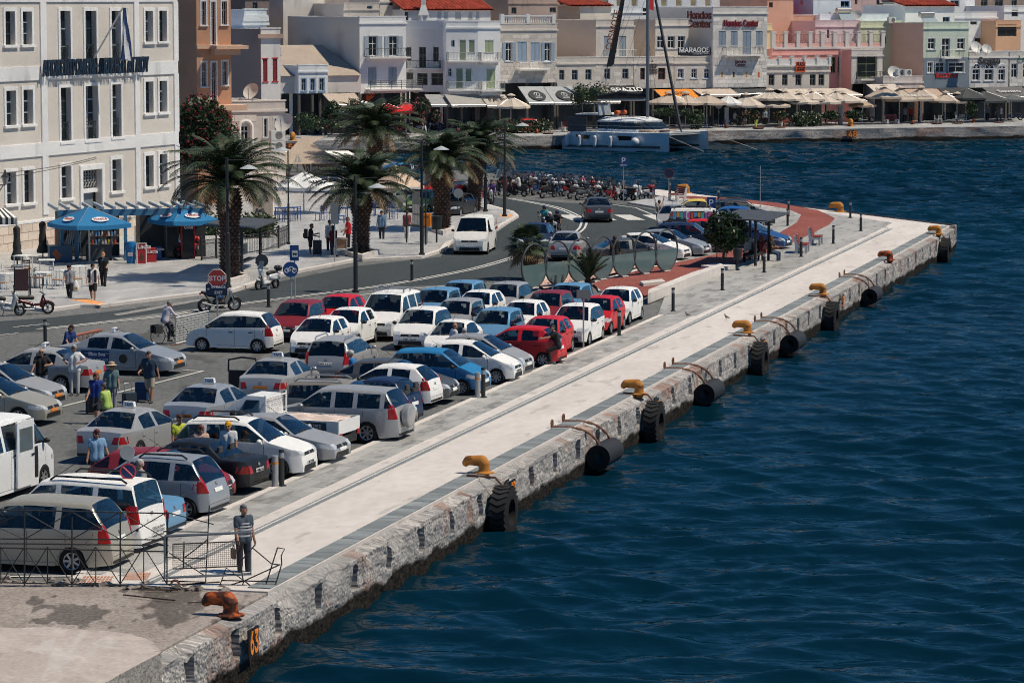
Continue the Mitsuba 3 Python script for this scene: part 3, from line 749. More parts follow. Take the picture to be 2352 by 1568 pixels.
for i in range(3):
    for c in np.linspace(a+.1,b-.4,6): zz=zm+(z1-zm)*(i+.15)/3; g.tube([th.at(c,-.29,zz),th.at(c+.3,-.29,zz+(z1-zm)*.26)],.022,4); g.tube([th.at(c+.3,-.29,zz),th.at(c,-.29,zz+(z1-zm)*.26)],.022,4)
PF(k + '__grille',shape(g,mat((.25,.28,.30),.5)))
dl=MB(); th.bx(dl,a+.1,b-.1,-.55,-.48,z0,z0+(z1-z0)*.52)
PF(k + '__leaf_panel',shape(dl,mat((.16,.20,.24),.6)))
PF(k + '__pane',shape(MB().quad(*[th.at(u,-.58,z) for u,z in ((a,z0),(b,z0),(b,z1),(a,z1))]),GLASS))
zz=.13; rr=random.Random(4)                    # stone courses of the plinth
for row in range(3):
    u=-8+(row % 2)*.7
    while u<u1-.2:
        w=rr.uniform(1.1,1.5); M=np.eye(4); e=min(u+w-.03,u1)
        if not any(r[0]<e and r[2]>u and r[1]<zz+.5 for r in TWr+[DOOR]):
            M[:3,:3]=th.R @ np.diag([e-u,.08,.44]); M[:3,3]=th.at((u+e)/2,.03,zz+.22)
            PF(TH + '__plinth__stone',brick_shape((.54,.46,.39),rr.choice([.45,.6,.75])),M)
        u+=w
    zz+=.47
pm=MB(); th.bx(pm,uL,u1+.02,0,.10,zz,zz+.14); PF(TH + '__plinth',shape(pm, 'plaster',uv=(TRIM,.3)))
fl=thing('flag', 'blue and white striped flag drooping from a pole on the cream public building', 'flag')
fb,ft=th.at(th.uz(R1(700,480))[0],.2,th.uz(R1(700,480))[1]),th.at(th.uz(R1(735,120))[0],1.9,th.uz(R1(735,60))[1])
PF(fl + '__pole',shape(MB().tube([fb,ft],.05,8),mat((.5,.5,.5),.5)))
for i in range(9):
    P=[]
    for j in range(9):
        for_s=[]
        for e in (i,i+1):
            x=(e-4.5)*.11; zz2=j/8; sway=.14*math.sin(e*1.3+zz2*3)
            for_s.append(ft+th.d*(x*(.5+.6*zz2)+.25)+th.n*(sway*.9)-th.up*(zz2*2.9+abs(x)*.35))
        P.append(for_s)
    PF(fl + '__stripe',shape(MB().grid(np.array(P)),mat((.02,.05,.14) if i % 2==0 else (.72,.74,.76),.8),True))

# --- behind it: orange tower, pink house, stone house
def near_face(px,Y,rot=0):
    r=ray(*px); p=r[:2]*(Y/r[1]); a=math.radians(rot); return Face(p,np.array([E1[0]*math.cos(a)-E1[1]*math.sin(a),E1[0]*math.sin(a)+E1[1]*math.cos(a)]))
ot=near_face(R1(1535,300),214)
OR=(.46,.25,.155)
OT=house('orange_tower_house', 'tall terracotta orange plastered house with narrow white windows',ot,(1535,-260,1808,0),R1,9,OR,
           [(1578,12,1616,198, 'glass'),(1655,15,1692,352, 'glass'),(1738,12,1780,195, 'glass'),(1580,490,1618,680, 'glass'),(1658,490,1698,822, 'glass'),(1742,482,1784,668, 'glass'),(1578,-230,1616,-60),(1738,-230,1780,-60)],wincol=(.7,.7,.7))
bk=MB(); r=ot.rect((1535,355,1890,382),R1); ot.bx(bk,r[0],r[2],-.05,.25,r[1],r[3]); r=ot.rect((1640,357,1890,384),R1); ot.bx(bk,r[0],r[2],.25,1.3,r[1],r[3]); r2=ot.rect((1650,384,1850,430),R1); ot.bx(bk,r2[0],r2[2],0,.8,r2[1],r2[3])
r=ot.rect((1535,826,1890,862),R1); ot.bx(bk,r[0],r[2],-.05,1.1,r[1],r[3])
PF(OT + '__balcony',shape(bk, 'plaster',uv=(pal((.56,.36,.25)),.5)))
pk=near_face(R2(85,400),236)
PK=house('pink_house', 'dusky pink house with white front and two dark red shutters',pk,(85,228,235,0),R2,16,(.62,.60,.59),[(102,465,138,640, 'shut',(.5,.05,.05),(.20,.02,.025)),(178,462,215,637, 'shut',(.5,.05,.05),(.20,.02,.025))])
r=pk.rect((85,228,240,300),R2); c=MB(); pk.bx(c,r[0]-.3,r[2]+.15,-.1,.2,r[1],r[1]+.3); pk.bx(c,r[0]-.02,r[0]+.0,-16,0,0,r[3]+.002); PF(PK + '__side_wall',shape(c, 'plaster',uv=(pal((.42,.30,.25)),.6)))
sn=near_face(R1(1815,1000),222)
SN=house('stone_house', 'low pale ashlar house with an arched window behind the palm',sn,(1815,800,2230,0),R1,8,(.56,.50,.45),[(1888,985,1955,1105, 'bare'),(2068,930,2098,1075, 'glass'),(2150,930,2175,1100, 'glass')],stones=(.48,.85),cornice=True)
ar=MB(); (ua,za),(ub,zb)=sn.uz(R1(1870,1130)),sn.uz(R1(1980,1130)); zc=sn.uz(R1(1900,1000))[1]; rad=(ub-ua)/2
pts=[sn.at(ua+rad-rad*math.cos(t)*.9,.04,zc+rad*.9*math.sin(t)) for t in np.linspace(0,math.pi,13)]
ar.tube([sn.at(ua+rad*.1,.04,za),*pts,sn.at(ub-rad*.1,.04,za)],.13,5); PF(SN + '__arch_trim',shape(ar, 'plaster',uv=(pal((.66,.63,.6)),.3)))
def dish(px,Y,rad,label,az=-.5,el=.5):
    k=thing('satellite_dish',label, 'satellite dish'); r=ray(*px); p=np.array([0,0,CAM_H])+r*(Y/r[1]); R=Rz(az) @ Rx(math.pi/2-el); M=MAT(p,R=R)
    PF(k + '__bowl',shape(MB().lathe([(x,.28*x*x/rad) for x in np.linspace(.01,rad,7)],20,M),mat((.62,.61,.58),.5),True))
    PF(k + '__arm',shape(MB().tube([p+R @ [0,-rad,.25*rad],p+R @ [0,0,rad*.9]],.03,5).tube([p-R @ [0,0,.02],p-[0,-.3,rad*1.2]],.04,6),STEEL))
dish(R1(1975,722),219,.60, 'white satellite dish on the pink house terrace'); dish(R2(275,970),216,.70, 'large cream satellite dish over the air conditioners'); dish(R2(275,557),330,.75, 'white satellite dish on the low roof')
dish(R3(1207,388),352,.6, 'white satellite dish behind the mast'); dish(R4(1776,378),364,.75, 'larger white dish on the cafe bar roof',.4); dish(R4(1860,388),364,.6, 'smaller cream dish on the cafe bar roof',.3); dish(R4(1135,572),352,.75, 'white dish on the flat salmon annex',.2); dish(R4(430,440),362,.6, 'white dish on the orange sign house'); dish(R4(688,143),372,.6, 'left white dish on the pale blue roof'); dish(R4(850,125),372,.6, 'right white dish on the pale blue roof')
def aircon(px,Y,n,label):
    k=thing('air_conditioner',label, 'air conditioner'); r=ray(*px); p=np.array([0,0,CAM_H])+r*(Y/r[1]); R=Rz(math.atan2(E1[1],E1[0]))
    b=MB()
    for i in range(n): b.box(p+[0,0,i*.72],(1.0,.4,.70),R,.03)
    PF(k + '__case',shape(b,mat((.60,.60,.58),.5)))
    for i in range(n):
        PF(k + '__fan_grille',shape(MB().lathe([(.01,.0),(.12,.02),(.13,0),(.26,.015),(.27,0)],16,MAT(p+[0,0,i*.72]+R @ [.1,-.215,0],R=R @ Rx(math.pi/2))),mat((.16,.16,.16),.6)))
aircon(R2(208,1145),217,2, 'double stacked white air conditioner on the stone house'); aircon(R2(1104,714),340,1, 'air conditioner under the white corner balcony'); aircon(R2(1405,690),344,1, 'air conditioner on the shaded house left'); aircon(R2(1475,690),344,1, 'air conditioner on the shaded house right'); aircon(R3(1212,665),350,1, 'air conditioner over the orange awning'); aircon(R3(525,135),366,1, 'left air conditioner under the tiled roof'); aircon(R3(668,135),366,1, 'right air conditioner under the tiled roof'); aircon(R4(660,120),372,1, 'air conditioner among the rooftop dishes'); aircon(R4(1117,160),368,1, 'air conditioner left of the salmon roofline'); aircon(R4(1240,570),352,1, 'air conditioner on the salmon annex'); aircon(R4(1183,568),352,1, 'air conditioner by the salmon annex dish')

# --- the waterfront row
W1=(.66,.66,.65)
f=far_face(R2(860,500),17)
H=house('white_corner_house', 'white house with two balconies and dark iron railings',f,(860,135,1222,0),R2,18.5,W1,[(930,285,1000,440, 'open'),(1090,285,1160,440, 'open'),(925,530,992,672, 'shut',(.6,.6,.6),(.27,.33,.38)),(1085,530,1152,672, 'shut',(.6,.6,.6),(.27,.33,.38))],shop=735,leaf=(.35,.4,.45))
balcony(H,f,(905,380,1228,458),R2); balcony(H,f,(905,632,1310,706),R2,hor=True,d=1.3)
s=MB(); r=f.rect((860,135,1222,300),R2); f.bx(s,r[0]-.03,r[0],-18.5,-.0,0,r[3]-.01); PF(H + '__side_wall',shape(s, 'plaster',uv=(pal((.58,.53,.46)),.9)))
f=far_face(R2(1222,500),19,-42)
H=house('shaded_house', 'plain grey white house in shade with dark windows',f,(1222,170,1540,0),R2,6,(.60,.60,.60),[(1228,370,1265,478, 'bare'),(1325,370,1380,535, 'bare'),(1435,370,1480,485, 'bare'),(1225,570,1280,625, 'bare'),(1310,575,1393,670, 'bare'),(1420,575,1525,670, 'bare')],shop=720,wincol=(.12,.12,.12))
balcony(H,f,(1225,475,1500,548),R2,d=.8)
f=far_face(R2(1540,500),15,-13)
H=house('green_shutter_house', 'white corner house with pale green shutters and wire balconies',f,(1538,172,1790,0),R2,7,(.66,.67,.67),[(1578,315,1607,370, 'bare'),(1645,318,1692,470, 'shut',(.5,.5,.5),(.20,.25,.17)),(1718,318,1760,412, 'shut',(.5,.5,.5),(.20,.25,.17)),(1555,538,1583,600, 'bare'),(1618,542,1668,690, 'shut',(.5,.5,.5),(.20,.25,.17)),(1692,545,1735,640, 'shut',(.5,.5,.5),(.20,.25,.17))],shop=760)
balcony(H,f,(1540,412,1800,488),R2,(.25,.27,.27),d=.8); balcony(H,f,(1540,640,1810,714),R2,(.25,.27,.27),d=.8)
f2=Face(f.at(f.uz(R2(1790,300))[0],0,0),E1)
H2=house('green_shutter_house', 'narrow sunlit front of the white house with two green shutters',f2,(1787,172,1962,0),R2,6.8,(.70,.70,.69),[(1842,320,1908,412, 'shut',(.5,.5,.5),(.36,.42,.27)),(1855,548,1922,692, 'shut',(.5,.5,.5),(.36,.42,.27))],shop=760)
balcony(H2,f2,(1790,412,1945,490),R2,(.25,.27,.27),d=.8); balcony(H2,f2,(1790,640,1975,716),R2,(.25,.27,.27),d=.8)
f=far_face(R3(-8,400),18)
LB=(.27,.36,.47)
H=house('blue_shutter_mansion', 'sandstone mansion with blue grey shutters and white roof balustrade',f,(-8,190,447,0),R3,12,(.56,.50,.44),[(45,335,96,480, 'open',(.7,.7,.72),LB),(138,330,210,480, 'shut',(.5,.55,.6),LB),(242,335,310,478, 'shut',(.5,.55,.6),LB),(350,335,400,480, 'open',(.7,.7,.72),LB)],stones=(.42,.95),shop=655,parapet=.3)
balcony(H,f,(125,490,365,552),R3,(.55,.56,.56),d=.9)
bal=MB(); (ua,za),(ub,zb)=f.uz(R3(35,190)),f.uz(R3(405,190))
for u in np.linspace(ua,ub,22): bal.lathe([(.05,0),(.09,.15),(.05,.4),(.09,.62),(.06,.75)],6,MAT(f.at(u,-.1,za+.02)))
f.bx(bal,ua-.2,ub+.2,-.25,.05,za+.78,za+.92)
for u in (ua-.25,(ua+ub)/2,ub+.25): f.bx(bal,u-.2,u+.2,-.3,.08,za,za+1.05)
PF(H + '__balustrade',shape(bal,mat((.66,.66,.65),.7)))
f=far_face(R3(447,600),18)
WB=(.34,.40,.48)
H=house('stone_shop', 'low ashlar shop row with five small dark windows',f,(447,455,1046,0),R3,12,(.57,.52,.46),[(465,550,505,628, 'bare'),(565,550,610,628, 'bare'),(670,545,718,628, 'bare'),(818,540,865,622, 'bare'),(960,540,1008,620, 'bare')],stones=(.40,.9),shop=695,wincol=(.16,.2,.25))
f=far_face(R3(755,300),19.5)
H=house('beige_upper_house', 'beige upper house with two tall shuttered doors and roof rail',f,(755,160,1050,0),R3,12,(.55,.50,.44),[(815,285,866,452, 'shut',(.5,.5,.5),(.28,.33,.38)),(935,285,988,452, 'shut',(.5,.5,.5),(.28,.33,.38))],z0=6.4)
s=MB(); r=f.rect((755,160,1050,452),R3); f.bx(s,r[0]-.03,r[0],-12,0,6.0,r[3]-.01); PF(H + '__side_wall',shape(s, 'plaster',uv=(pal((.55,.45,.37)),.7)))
balcony(H,f,(812,392,1042,466),R3,(.4,.4,.38),d=.9)
f=far_face(R3(1046,600),18)
H=house('ship_wheel_shop', 'ashlar shop with brown windows and a ship wheel on the wall',f,(1047,450,1366,0),R3,12,(.57,.52,.46),[(1100,535,1138,625, 'bare',(.10,.035,.025)),(1240,535,1297,625, 'bare',(.10,.035,.025))],stones=(.40,.9),shop=695)
(uw,zw)=f.uz(R3(1194,518)); wl=MB(); wl.tube([f.at(uw+.42*math.cos(t),.08,zw+.42*math.sin(t)) for t in np.linspace(0,2*math.pi,17)],.04,5)
for t in np.linspace(0,2*math.pi,9)[:-1]: wl.tube([f.at(uw,.08,zw),f.at(uw+.62*math.cos(t),.08,zw+.62*math.sin(t))],.03,4)
PF(H + '__ship_wheel',shape(wl,mat((.06,.045,.035),.6)))
lettering(H, 'lettering',f, 'PORTO',1160,580,1232,R3,(.13,.10,.08),h=.5)
f=far_face(R3(1220,300),20)
H=house('cream_upper_house', 'cream upper house with three white framed windows behind the mast',f,(1220,155,1480,0),R3,12,(.58,.53,.47),[(1232,285,1290,380, 'glass'),(1315,285,1372,380, 'glass'),(1395,285,1450,378, 'glass')],z0=6.4)
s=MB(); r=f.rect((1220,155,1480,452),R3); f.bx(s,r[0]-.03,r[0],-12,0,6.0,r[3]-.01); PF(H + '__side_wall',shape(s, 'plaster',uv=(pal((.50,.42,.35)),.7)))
f=far_face(R3(1366,600),18)
H=house('white_window_shop', 'ashlar shop with three pale blue windows under a black sign',f,(1367,450,1672,0),R3,12,(.58,.53,.47),[(1395,540,1440,614, 'glass',(.6,.65,.72)),(1500,540,1545,614, 'glass',(.6,.65,.72)),(1600,540,1647,614, 'glass',(.6,.65,.72))],stones=(.40,.9),shop=695)
board(H, 'sign_board',f,(1393,375,1647,432),R3,(.008,.012,.018)); lettering(H, 'lettering',f, 'MARAGOS',1402,412,1640,R3,(.75,.76,.78),h=.50,out=.11); lettering(H, 'lettering',f, 'COLLECTION',1512,427,1640,R3,(.7,.7,.72),h=.15,out=.11,bold=False)
f=far_face(R3(1672,400),17.5)
SB=(.22,.28,.36)
H=house('red_lettered_store', 'tall pale stone store with slate blue shutters and red lettering',f,(1672,60,2096,0),R3,14,(.60,.57,.53),[(1715,245,1770,360, 'shut',(.6,.6,.6),SB),(1810,245,1862,360, 'shut',(.6,.6,.6),SB),(1903,245,1968,432, 'shut',(.6,.6,.6),SB),(2007,245,2058,360, 'shut',(.6,.6,.6),SB)],stones=(.40,1.0),shop=690)
balcony(H,f,(1745,375,2035,440),R3,(.16,.15,.13),d=.9)
lettering(H, 'lettering',f, 'Hondos Center',1752,210,2022,R3,(.20,.008,.018),h=.72,out=.1,depth=.1); lettering(H, 'lettering',f, 'Hondos',1842,498,1925,R3,(.12,.02,.02),h=.36); lettering(H, 'lettering',f, 'Center',1842,525,1920,R3,(.12,.02,.02),h=.36)
for x,c in ((1738,(.40,.24,.10)),(1830,(.06,.05,.04)),(1930,(.5,.3,.1)),(2026,(.55,.12,.05))):
    board(H, 'niche',f,(x-26,535,x+26,622),R3,(.66,.64,.6),.02,.03); board(H, 'niche__poster',f,(x-17,548,x+17,615),R3,(.7,.62,.52),.055,.012); board(H, 'niche__motif',f,(x-7,565,x+7,608),R3,c,.07,.01)
sd=Face(f.at(f.uz(R3(1672,60))[0],0,0)+14*np.array([*E2,0]),-E2); r=f.rect((1672,60,2096,500),R3)
s=MB(); sd.bx(s,0,14,0,.03,6,r[3]-.01); PF(H + '__side_wall',shape(s, 'plaster',uv=(pal((.56,.54,.52)),.5)))
for tx,dz in (('Hondos',.95),('Center',0)):
    m=words(tx,.8,.08); m.vertices[:,0] *= 5.2/(m.vertices[:,0].max()); PF(H + '__lettering',shape(lay(m,sd.at(8.5,.06,r[3]-2.2+dz),sd.d,sd.up,sd.n),mat((.17,.02,.025),.5)))
f=far_face(R4(135,550),18)
H=house('orange_sign_cafe', 'low beige cafe with five dark windows and an orange sign',f,(137,520,635,0),R4,12,(.54,.48,.42),[(155,585,200,672, 'bare'),(260,585,303,672, 'bare'),(365,585,410,672, 'bare'),(478,585,523,672, 'bare'),(545,585,590,672, 'bare')],shop=705,wincol=(.14,.14,.13),parapet=.2)
c=MB(); (ua,za),(ub,zb)=f.uz(R4(140,520)),f.uz(R4(634,520)); f.bx(c,ua,ub,-.2,-.05,za,za+.75); f.bx(c,ua-.1,ub+.1,-.25,.2,za-.08,za+.1)
for u in np.linspace(ua,ub,6): f.bx(c,u-.13,u+.13,-.28,.08,za,za+1.0); f.bx(c,u-.22,u+.22,-.35,.14,za+1.0,za+1.1)
PF(H + '__parapet',shape(c,mat((.62,.62,.61),.7)))
board(H, 'sign_board',f,(358,485,432,567),R4,(.60,.10,.03),.2); lettering(H, 'lettering',f, 'PLAZA',364,520,427,R4,(.02,.02,.02),h=.42,out=.27); lettering(H, 'lettering',f, 'COFFEE AND',364,540,427,R4,(.05,.02,.02),h=.17,out=.27); lettering(H, 'lettering',f, 'RESTAURANT',364,556,427,R4,(.05,.02,.02),h=.17,out=.27)
f=far_face(R4(180,420),21)
PKc=(.60,.31,.28)
H=house('pink_terrace_house', 'salmon pink house with a white pillared roof terrace',f,(180,385,806,0),R4,12,PKc,[(640,450,682,572, 'bare',(.10,.14,.08)),(697,450,750,577, 'bare',(.10,.14,.08))],parapet=.1)
c=MB(); (ua,za),(ub,zb)=f.uz(R4(192,382)),f.uz(R4(1050,382))
for i,u in enumerate(np.linspace(ua,ub,10)): f.bx(c,u-.22,u+.22,-.4,.05,za,za+1.75); f.bx(c,u-.3,u+.3,-.46,.12,za+1.75,za+1.9)
f.bx(c,ua,ub,-.3,.12,za-.1,za+.12); PF(H + '__terrace_pillar',shape(c,mat((.62,.60,.58),.7)))
c=MB(); f.bx(c,ua,ub,-.25,-.1,za+.1,za+.55); PF(H + '__terrace_wall',shape(c, 'plaster',uv=(pal((.62,.36,.32)),.5)))
c=MB(); railing(c,f,ua+.3,ub-.3,-.15,za+.55,za+1.5,80,-.2); PF(H + '__terrace_railing',shape(c,mat((.10,.08,.08),.5)))
f=far_face(R4(806,520),18.5)
H=house('pink_terrace_house', 'pale corner front of the pink house with a green balcony door',f,(806,395,1053,0),R4,9,(.56,.50,.47),[(850,438,998,608, 'glass',(.12,.16,.08))],shop=660)
balcony(H,f,(840,565,1030,630),R4,d=1.0)
s=MB(); r=f.rect((806,395,1053,630),R4); f.bx(s,r[0]-.03,r[0],-2,0,0,r[3]-.01); PF(H + '__side_wall',shape(s, 'plaster',uv=(pal(PKc),.5)))
f=far_face(R4(1370,400),18)
H=house('mint_green_house', 'mint green house over a slate blue lower storey with white windows',f,(1370,180,1726,0),R4,15,(.50,.58,.46),[(1403,302,1460,388, 'glass',(.7,.7,.72)),(1513,302,1575,448, 'glass',(.7,.7,.72)),(1632,302,1690,388, 'glass',(.7,.7,.72)),(1400,490,1440,572, 'glass',(.66,.67,.7)),(1463,492,1533,570, 'glass',(.66,.67,.7)),(1565,492,1687,570, 'glass',(.66,.67,.7))],shop=690)
r=f.rect((1370,180,1726,452),R4); lo=f.rect((1370,180,1726,690),R4)[1]; c=MB(); PP=sbox(r[0],lo,r[2],r[1])
for q in ((1400,490,1440,572),(1463,492,1533,570),(1565,492,1687,570)): g=f.rect(q,R4); PP=PP.difference(sbox(g[0]-.1,g[1]-.1,g[2]+.1,g[3]+.1))
m=trimesh.creation.extrude_polygon(PP,.04,engine='earcut'); PF(H + '__lower_wall',shape(lay(m,f.at(0,.005,0),f.d,f.up,f.n), 'plaster',uv=(pal((.17,.22,.27)),.4)))
lettering(H, 'lettering',f, 'kuzina',1462,610,1632,R4,(.55,.03,.02),h=.62,out=.12)
balcony(H,f,(1500,395,1655,462),R4,(.4,.42,.4),d=.8)
s=MB(); f.bx(s,r[0]-.03,r[0],-15,0,0,r[3]-.01); PF(H + '__side_wall',shape(s, 'plaster',uv=(pal((.56,.38,.31)),.5)))
f=far_face(R4(1055,650),16)
H=house('salmon_annex', 'flat pale annex before the salmon side wall',f,(1052,605,1368,0),R4,5,(.54,.48,.45),(),shop=695)
f=far_face(R4(1727,550),18)
H=house('arched_cafe_bar', 'weathered ashlar cafe bar with three arched white windows',f,(1727,410,2042,0),R4,12,(.56,.53,.50),[(1752,545,1808,632, 'glass',(.6,.62,.66)),(1847,545,1915,632, 'glass',(.6,.62,.66)),(1955,545,2005,632, 'glass',(.6,.62,.66))],stones=(.40,.95),shop=690)
for xa,xb in ((1752,1808),(1847,1915),(1955,2005)):
    (ua,za),(ub,_)=f.uz(R4(xa,545)),f.uz(R4(xb,545)); c=(ua+ub)/2; rd=(ub-ua)/2; k=fresh(H + '__arch_window')
    fan=[f.at(c+rd*math.cos(t),.045,za+.12+rd*math.sin(t)) for t in np.linspace(0,math.pi,11)]
    put(k,shape(MB().add([f.at(c,.045,za+.12),*fan],[[0,i,i+1] for i in range(1,11)]),GLASS)); g=MB().tube(fan,.06,5)
    for t in (.8,1.57,2.3): g.tube([f.at(c,.05,za+.12),f.at(c+rd*math.cos(t),.05,za+.12+rd*math.sin(t))],.03,4)
    PF(k + '__trim',shape(g,mat((.62,.64,.68),.5)))
lettering(H, 'lettering',f, 'Severo',1795,505,1962,R4,(.06,.055,.06),h=.8,out=.12,depth=.08); lettering(H, 'lettering',f, 'cafe bar',1848,512,1938,R4,(.08,.07,.07),h=.3,out=.1)
f=far_face(R4(2043,550),18)
H=house('corner_stone_house', 'weathered stone house cut off by the right edge of the picture',f,(2045,408,2420,0),R4,12,(.54,.51,.48),[(2058,500,2105,610, 'bare'),(2150,500,2200,610, 'bare')],stones=(.40,.95),shop=680)
lettering(H, 'lettering',f, 'LA MER',2108,475,2330,R4,(.02,.20,.10),h=.55,out=.12,depth=.06)
# low white shop left of the corner house, with its sloping roof
f=far_face(R2(350,650),15)
H=house('low_white_shop', 'low white shop with three blue framed windows and a flat roof',f,(380,515,606,0),R2,9,(.62,.63,.64),[(405,618,440,712, 'glass',(.30,.40,.52)),(475,618,510,712, 'glass',(.30,.40,.52)),(545,616,582,712, 'glass',(.30,.40,.52))],shop=735)
f=far_face(R2(600,650),16)
H=house('peeling_shop', 'old low shop with peeling plaster and a sloping felt roof',f,(236,600,866,0),R2,10,(.56,.50,.45),(),shop=735,cornice=False)
r=f.rect((236,600,866,700),R2); (ua,za)=f.uz(R2(600,602)); (ub,zb)=f.uz(R2(866,602)); zr=r[3]
q=MB().quad(f.at(r[0],.3,zr+.02),f.at(r[2],.3,zr+.02),f.at(r[2],-9.5,zr+3.0),f.at(r[0],-9.5,zr+3.0)); PF(H + '__roof',shape(q, 'tarp'))
BG=[]
def bg(label,px,off,q,R,depth,col,wins=(),z0=0,rot=0,name='hill_house',**kw):
    f=far_face(px,off,rot); return f,house(name,label,f,q,R,depth,col,wins,z0=z0,**kw)
dk=(.10,.11,.12)
f,H=bg('tall beige block rising behind the white corner house',R2(258,100),38,(258,-90,585,0),R2,14,(.60,.56,.50))
f,H=bg('beige stepped block behind the pink house',R2(60,60),34,(-40,-60,150,0),R2,10,(.20,.15,.14),[(20,20,60,90, 'bare',dk)])
f=near_face(R1(1915,150),243); H=house('roof_penthouse', 'white cubic penthouse with stepped cornice on the pink roof',f,(1915,78,2090,0),R1,5,(.60,.66,.71))
for i in range(3): c=MB(); (ua,za),(ub,_)=f.uz(R1(1915-i*4,130+i*30)),f.uz(R1(2090+i*4,130)); f.bx(c,ua-.1,ub+.1,-.05,.12,za-.1,za+.1); PF(H + '__moulding',shape(c, 'plaster',uv=(pal((.62,.68,.72)),.2)))
f,H=bg('low beige rooftop rooms left of the red tiled house',R2(735,80),30,(735,30,1010,0),R2,8,(.50,.44,.38),[(918,48,958,75, 'bare',(.1,.25,.35))])
f,H=bg('cream rooftop block beside the red tiled house',R2(1020,40),34,(1018,-30,1175,0),R2,8,(.58,.53,.46),[(1092,-5,1125,45, 'bare',dk)])
f,H=bg('long white house under a red tiled roof',R2(1210,120),31,(1210,78,1885,0),R2,9,(.68,.68,.67),[(1205+10,95,1243,160, 'bare',dk),(1468,95,1500,152, 'shut',(.6,.6,.6),(.4,.46,.5)),(1520,97,1552,152, 'shut',(.6,.6,.6),(.4,.46,.5)),(1608,95,1655,160, 'shut',(.6,.6,.6),(.42,.48,.5)),(1712,95,1745,150, 'shut',(.6,.6,.6),(.4,.46,.5)),(1770,95,1798,150, 'shut',(.6,.6,.6),(.4,.46,.5))],cornice=False,parapet=.05)
def tiles(H,f,q,R,rise,depth,rows=5):         # pan tiles in rows, eave to ridge
    u0,_,u1,z1=f.rect(q,R); n=max(6,int((u1-u0)/.42)); k=fresh(H + '__roof'); a=math.atan2(rise,depth)
    put(k,shape(MB().quad(f.at(u0-.3,.35,z1-.08),f.at(u1+.3,.35,z1-.08),f.at(u1+.3,-depth,z1+rise-.08),f.at(u0-.3,-depth,z1+rise-.08)), 'roof_tile'))
    c=MB(); w=(u1-u0+.6)/n; L=depth+.35
    for i in range(n):
        u=u0-.3+w*(i+.5); P=[]
        for j in range(rows*2+1):
            t=j/(rows*2); lift=.03 if j % 2 else 0
            P.append([f.at(u+w*.5*math.cos(g),.35-L*t,z1+rise*t+lift-.05+w*.35*math.sin(g)) for g in (math.pi,2.2,1.57,.9,0)])
        c.grid(np.array(P))
    PF(k + '__tile_row',shape(c, 'roof_tile')); labels[f'{k}__tile_row']={'kind': 'stuff'}
tiles(H,f,(1210,78,1885,0),R2,2.6,7.5)
ch=MB(); (ua,za)=f.uz(R2(1342,165)); f.bx(ch,ua-.45,ua+.45,.2,1.0,za,za+.6); ch.lathe([(.8,.6),(.35,1.7),(.35,2.6),(.45,2.65),(.45,2.75),(.02,2.8)],4,MAT(f.at(ua,.6,za),.8)); PF(H + '__chimney',shape(ch,mat((.68,.68,.67),.7)))
f,H=bg('old brick house with a tiled lean-to behind the mansion',R3(65,30),32,(65,-20,450,0),R3,8,(.36,.27,.23),[(90,60,130,110, 'bare',dk),(390,60,440,100, 'bare',dk)])
f,H=bg('small cream house under a dark red tiled roof',R3(630,80),33,(628,45,868,0),R3,6,(.60,.56,.47),(),cornice=False)
tiles(H,f,(560,45,868,0),R3,.9,6,3)
f,H=bg('terracotta house behind the small cream house',R3(450,60),42,(440,-40,640,0),R3,8,(.46,.24,.17),[(470,-10,500,40, 'bare',dk)])
f,H=bg('white house with crenellated roof wall behind the mast',R3(870,80),34,(870,55,1700,0),R3,10,(.60,.64,.68),[(1120,65,1160,120, 'bare',dk)])
c=MB(); (ua,za),(ub,_)=f.uz(R3(880,55)),f.uz(R3(1690,55))
for u in np.linspace(ua,ub,8): f.bx(c,u-.55,u+.55,-.3,.02,za,za+1.5)
PF(H + '__battlement',shape(c,mat((.62,.66,.70),.7)))
f,H=bg('orange block right of the red lettered store',R3(2097,100),30,(2097,-60,2300,0),R3,12,(.56,.34,.25),[(2110,20,2140,60, 'bare',dk)])
f,H=bg('pale yellow narrow house beside the red lettered store',R4(140,300),22,(140,190,182,0),R4,10,(.66,.54,.33))
f,H=bg('brown house with a shaded roof porch',R4(145,200),31,(148,132,556,0),R4,9,(.46,.27,.19),[(295,240,365,300, 'bare',(.06,.05,.05)),(200,235,240,285, 'bare',dk),(470,240,520,290, 'bare',dk)])
f,H=bg('crimson house over a red tile roof',R4(220,40),42,(220,-10,333,0),R4,6,(.30,.035,.045),[(255,25,285,70, 'bare',dk),(225,25,245,70, 'bare',dk)])
f,H=bg('blue white upper house with a door',R4(580,60),40,(505,-60,800,0),R4,8,(.58,.64,.70),[(780-60,10,790,60, 'bare',(.2,.3,.45))])
f,H=bg('low pale blue rooftop house with dishes',R4(560,120),30,(556,118,1096,0),R4,8,(.58,.63,.68),())
f,H=bg('lilac pink upper house with an awning frame',R4(680,230),25,(520,165,876,0),R4,8,(.60,.46,.47),[(612,235,630,300, 'bare',dk)])
f,H=bg('pale green upper wall between the pink and salmon houses',R4(875,250),24.5,(876,172,1196,0),R4,8,(.55,.58,.42),[(1155,290,1188,372, 'bare',dk),(1040,290,1078,350, 'bare',dk)])
f,H=bg('pink and brown upper house at the top edge',R4(790,30),46,(800,-80,1240,0),R4,8,(.52,.38,.36),[(830,-10,850,35, 'bare',dk),(1000,0,1060,40, 'bare',dk)])
f,H=bg('white gabled house under a red tile roof',R4(1230,100),30,(1225,45,1612,0),R4,9,(.66,.68,.68),[(1520,135,1575,175, 'bare',(.12,.25,.38))],cornice=False)
tiles(H,f,(1225,45,1612,0),R4,1.5,7,4)
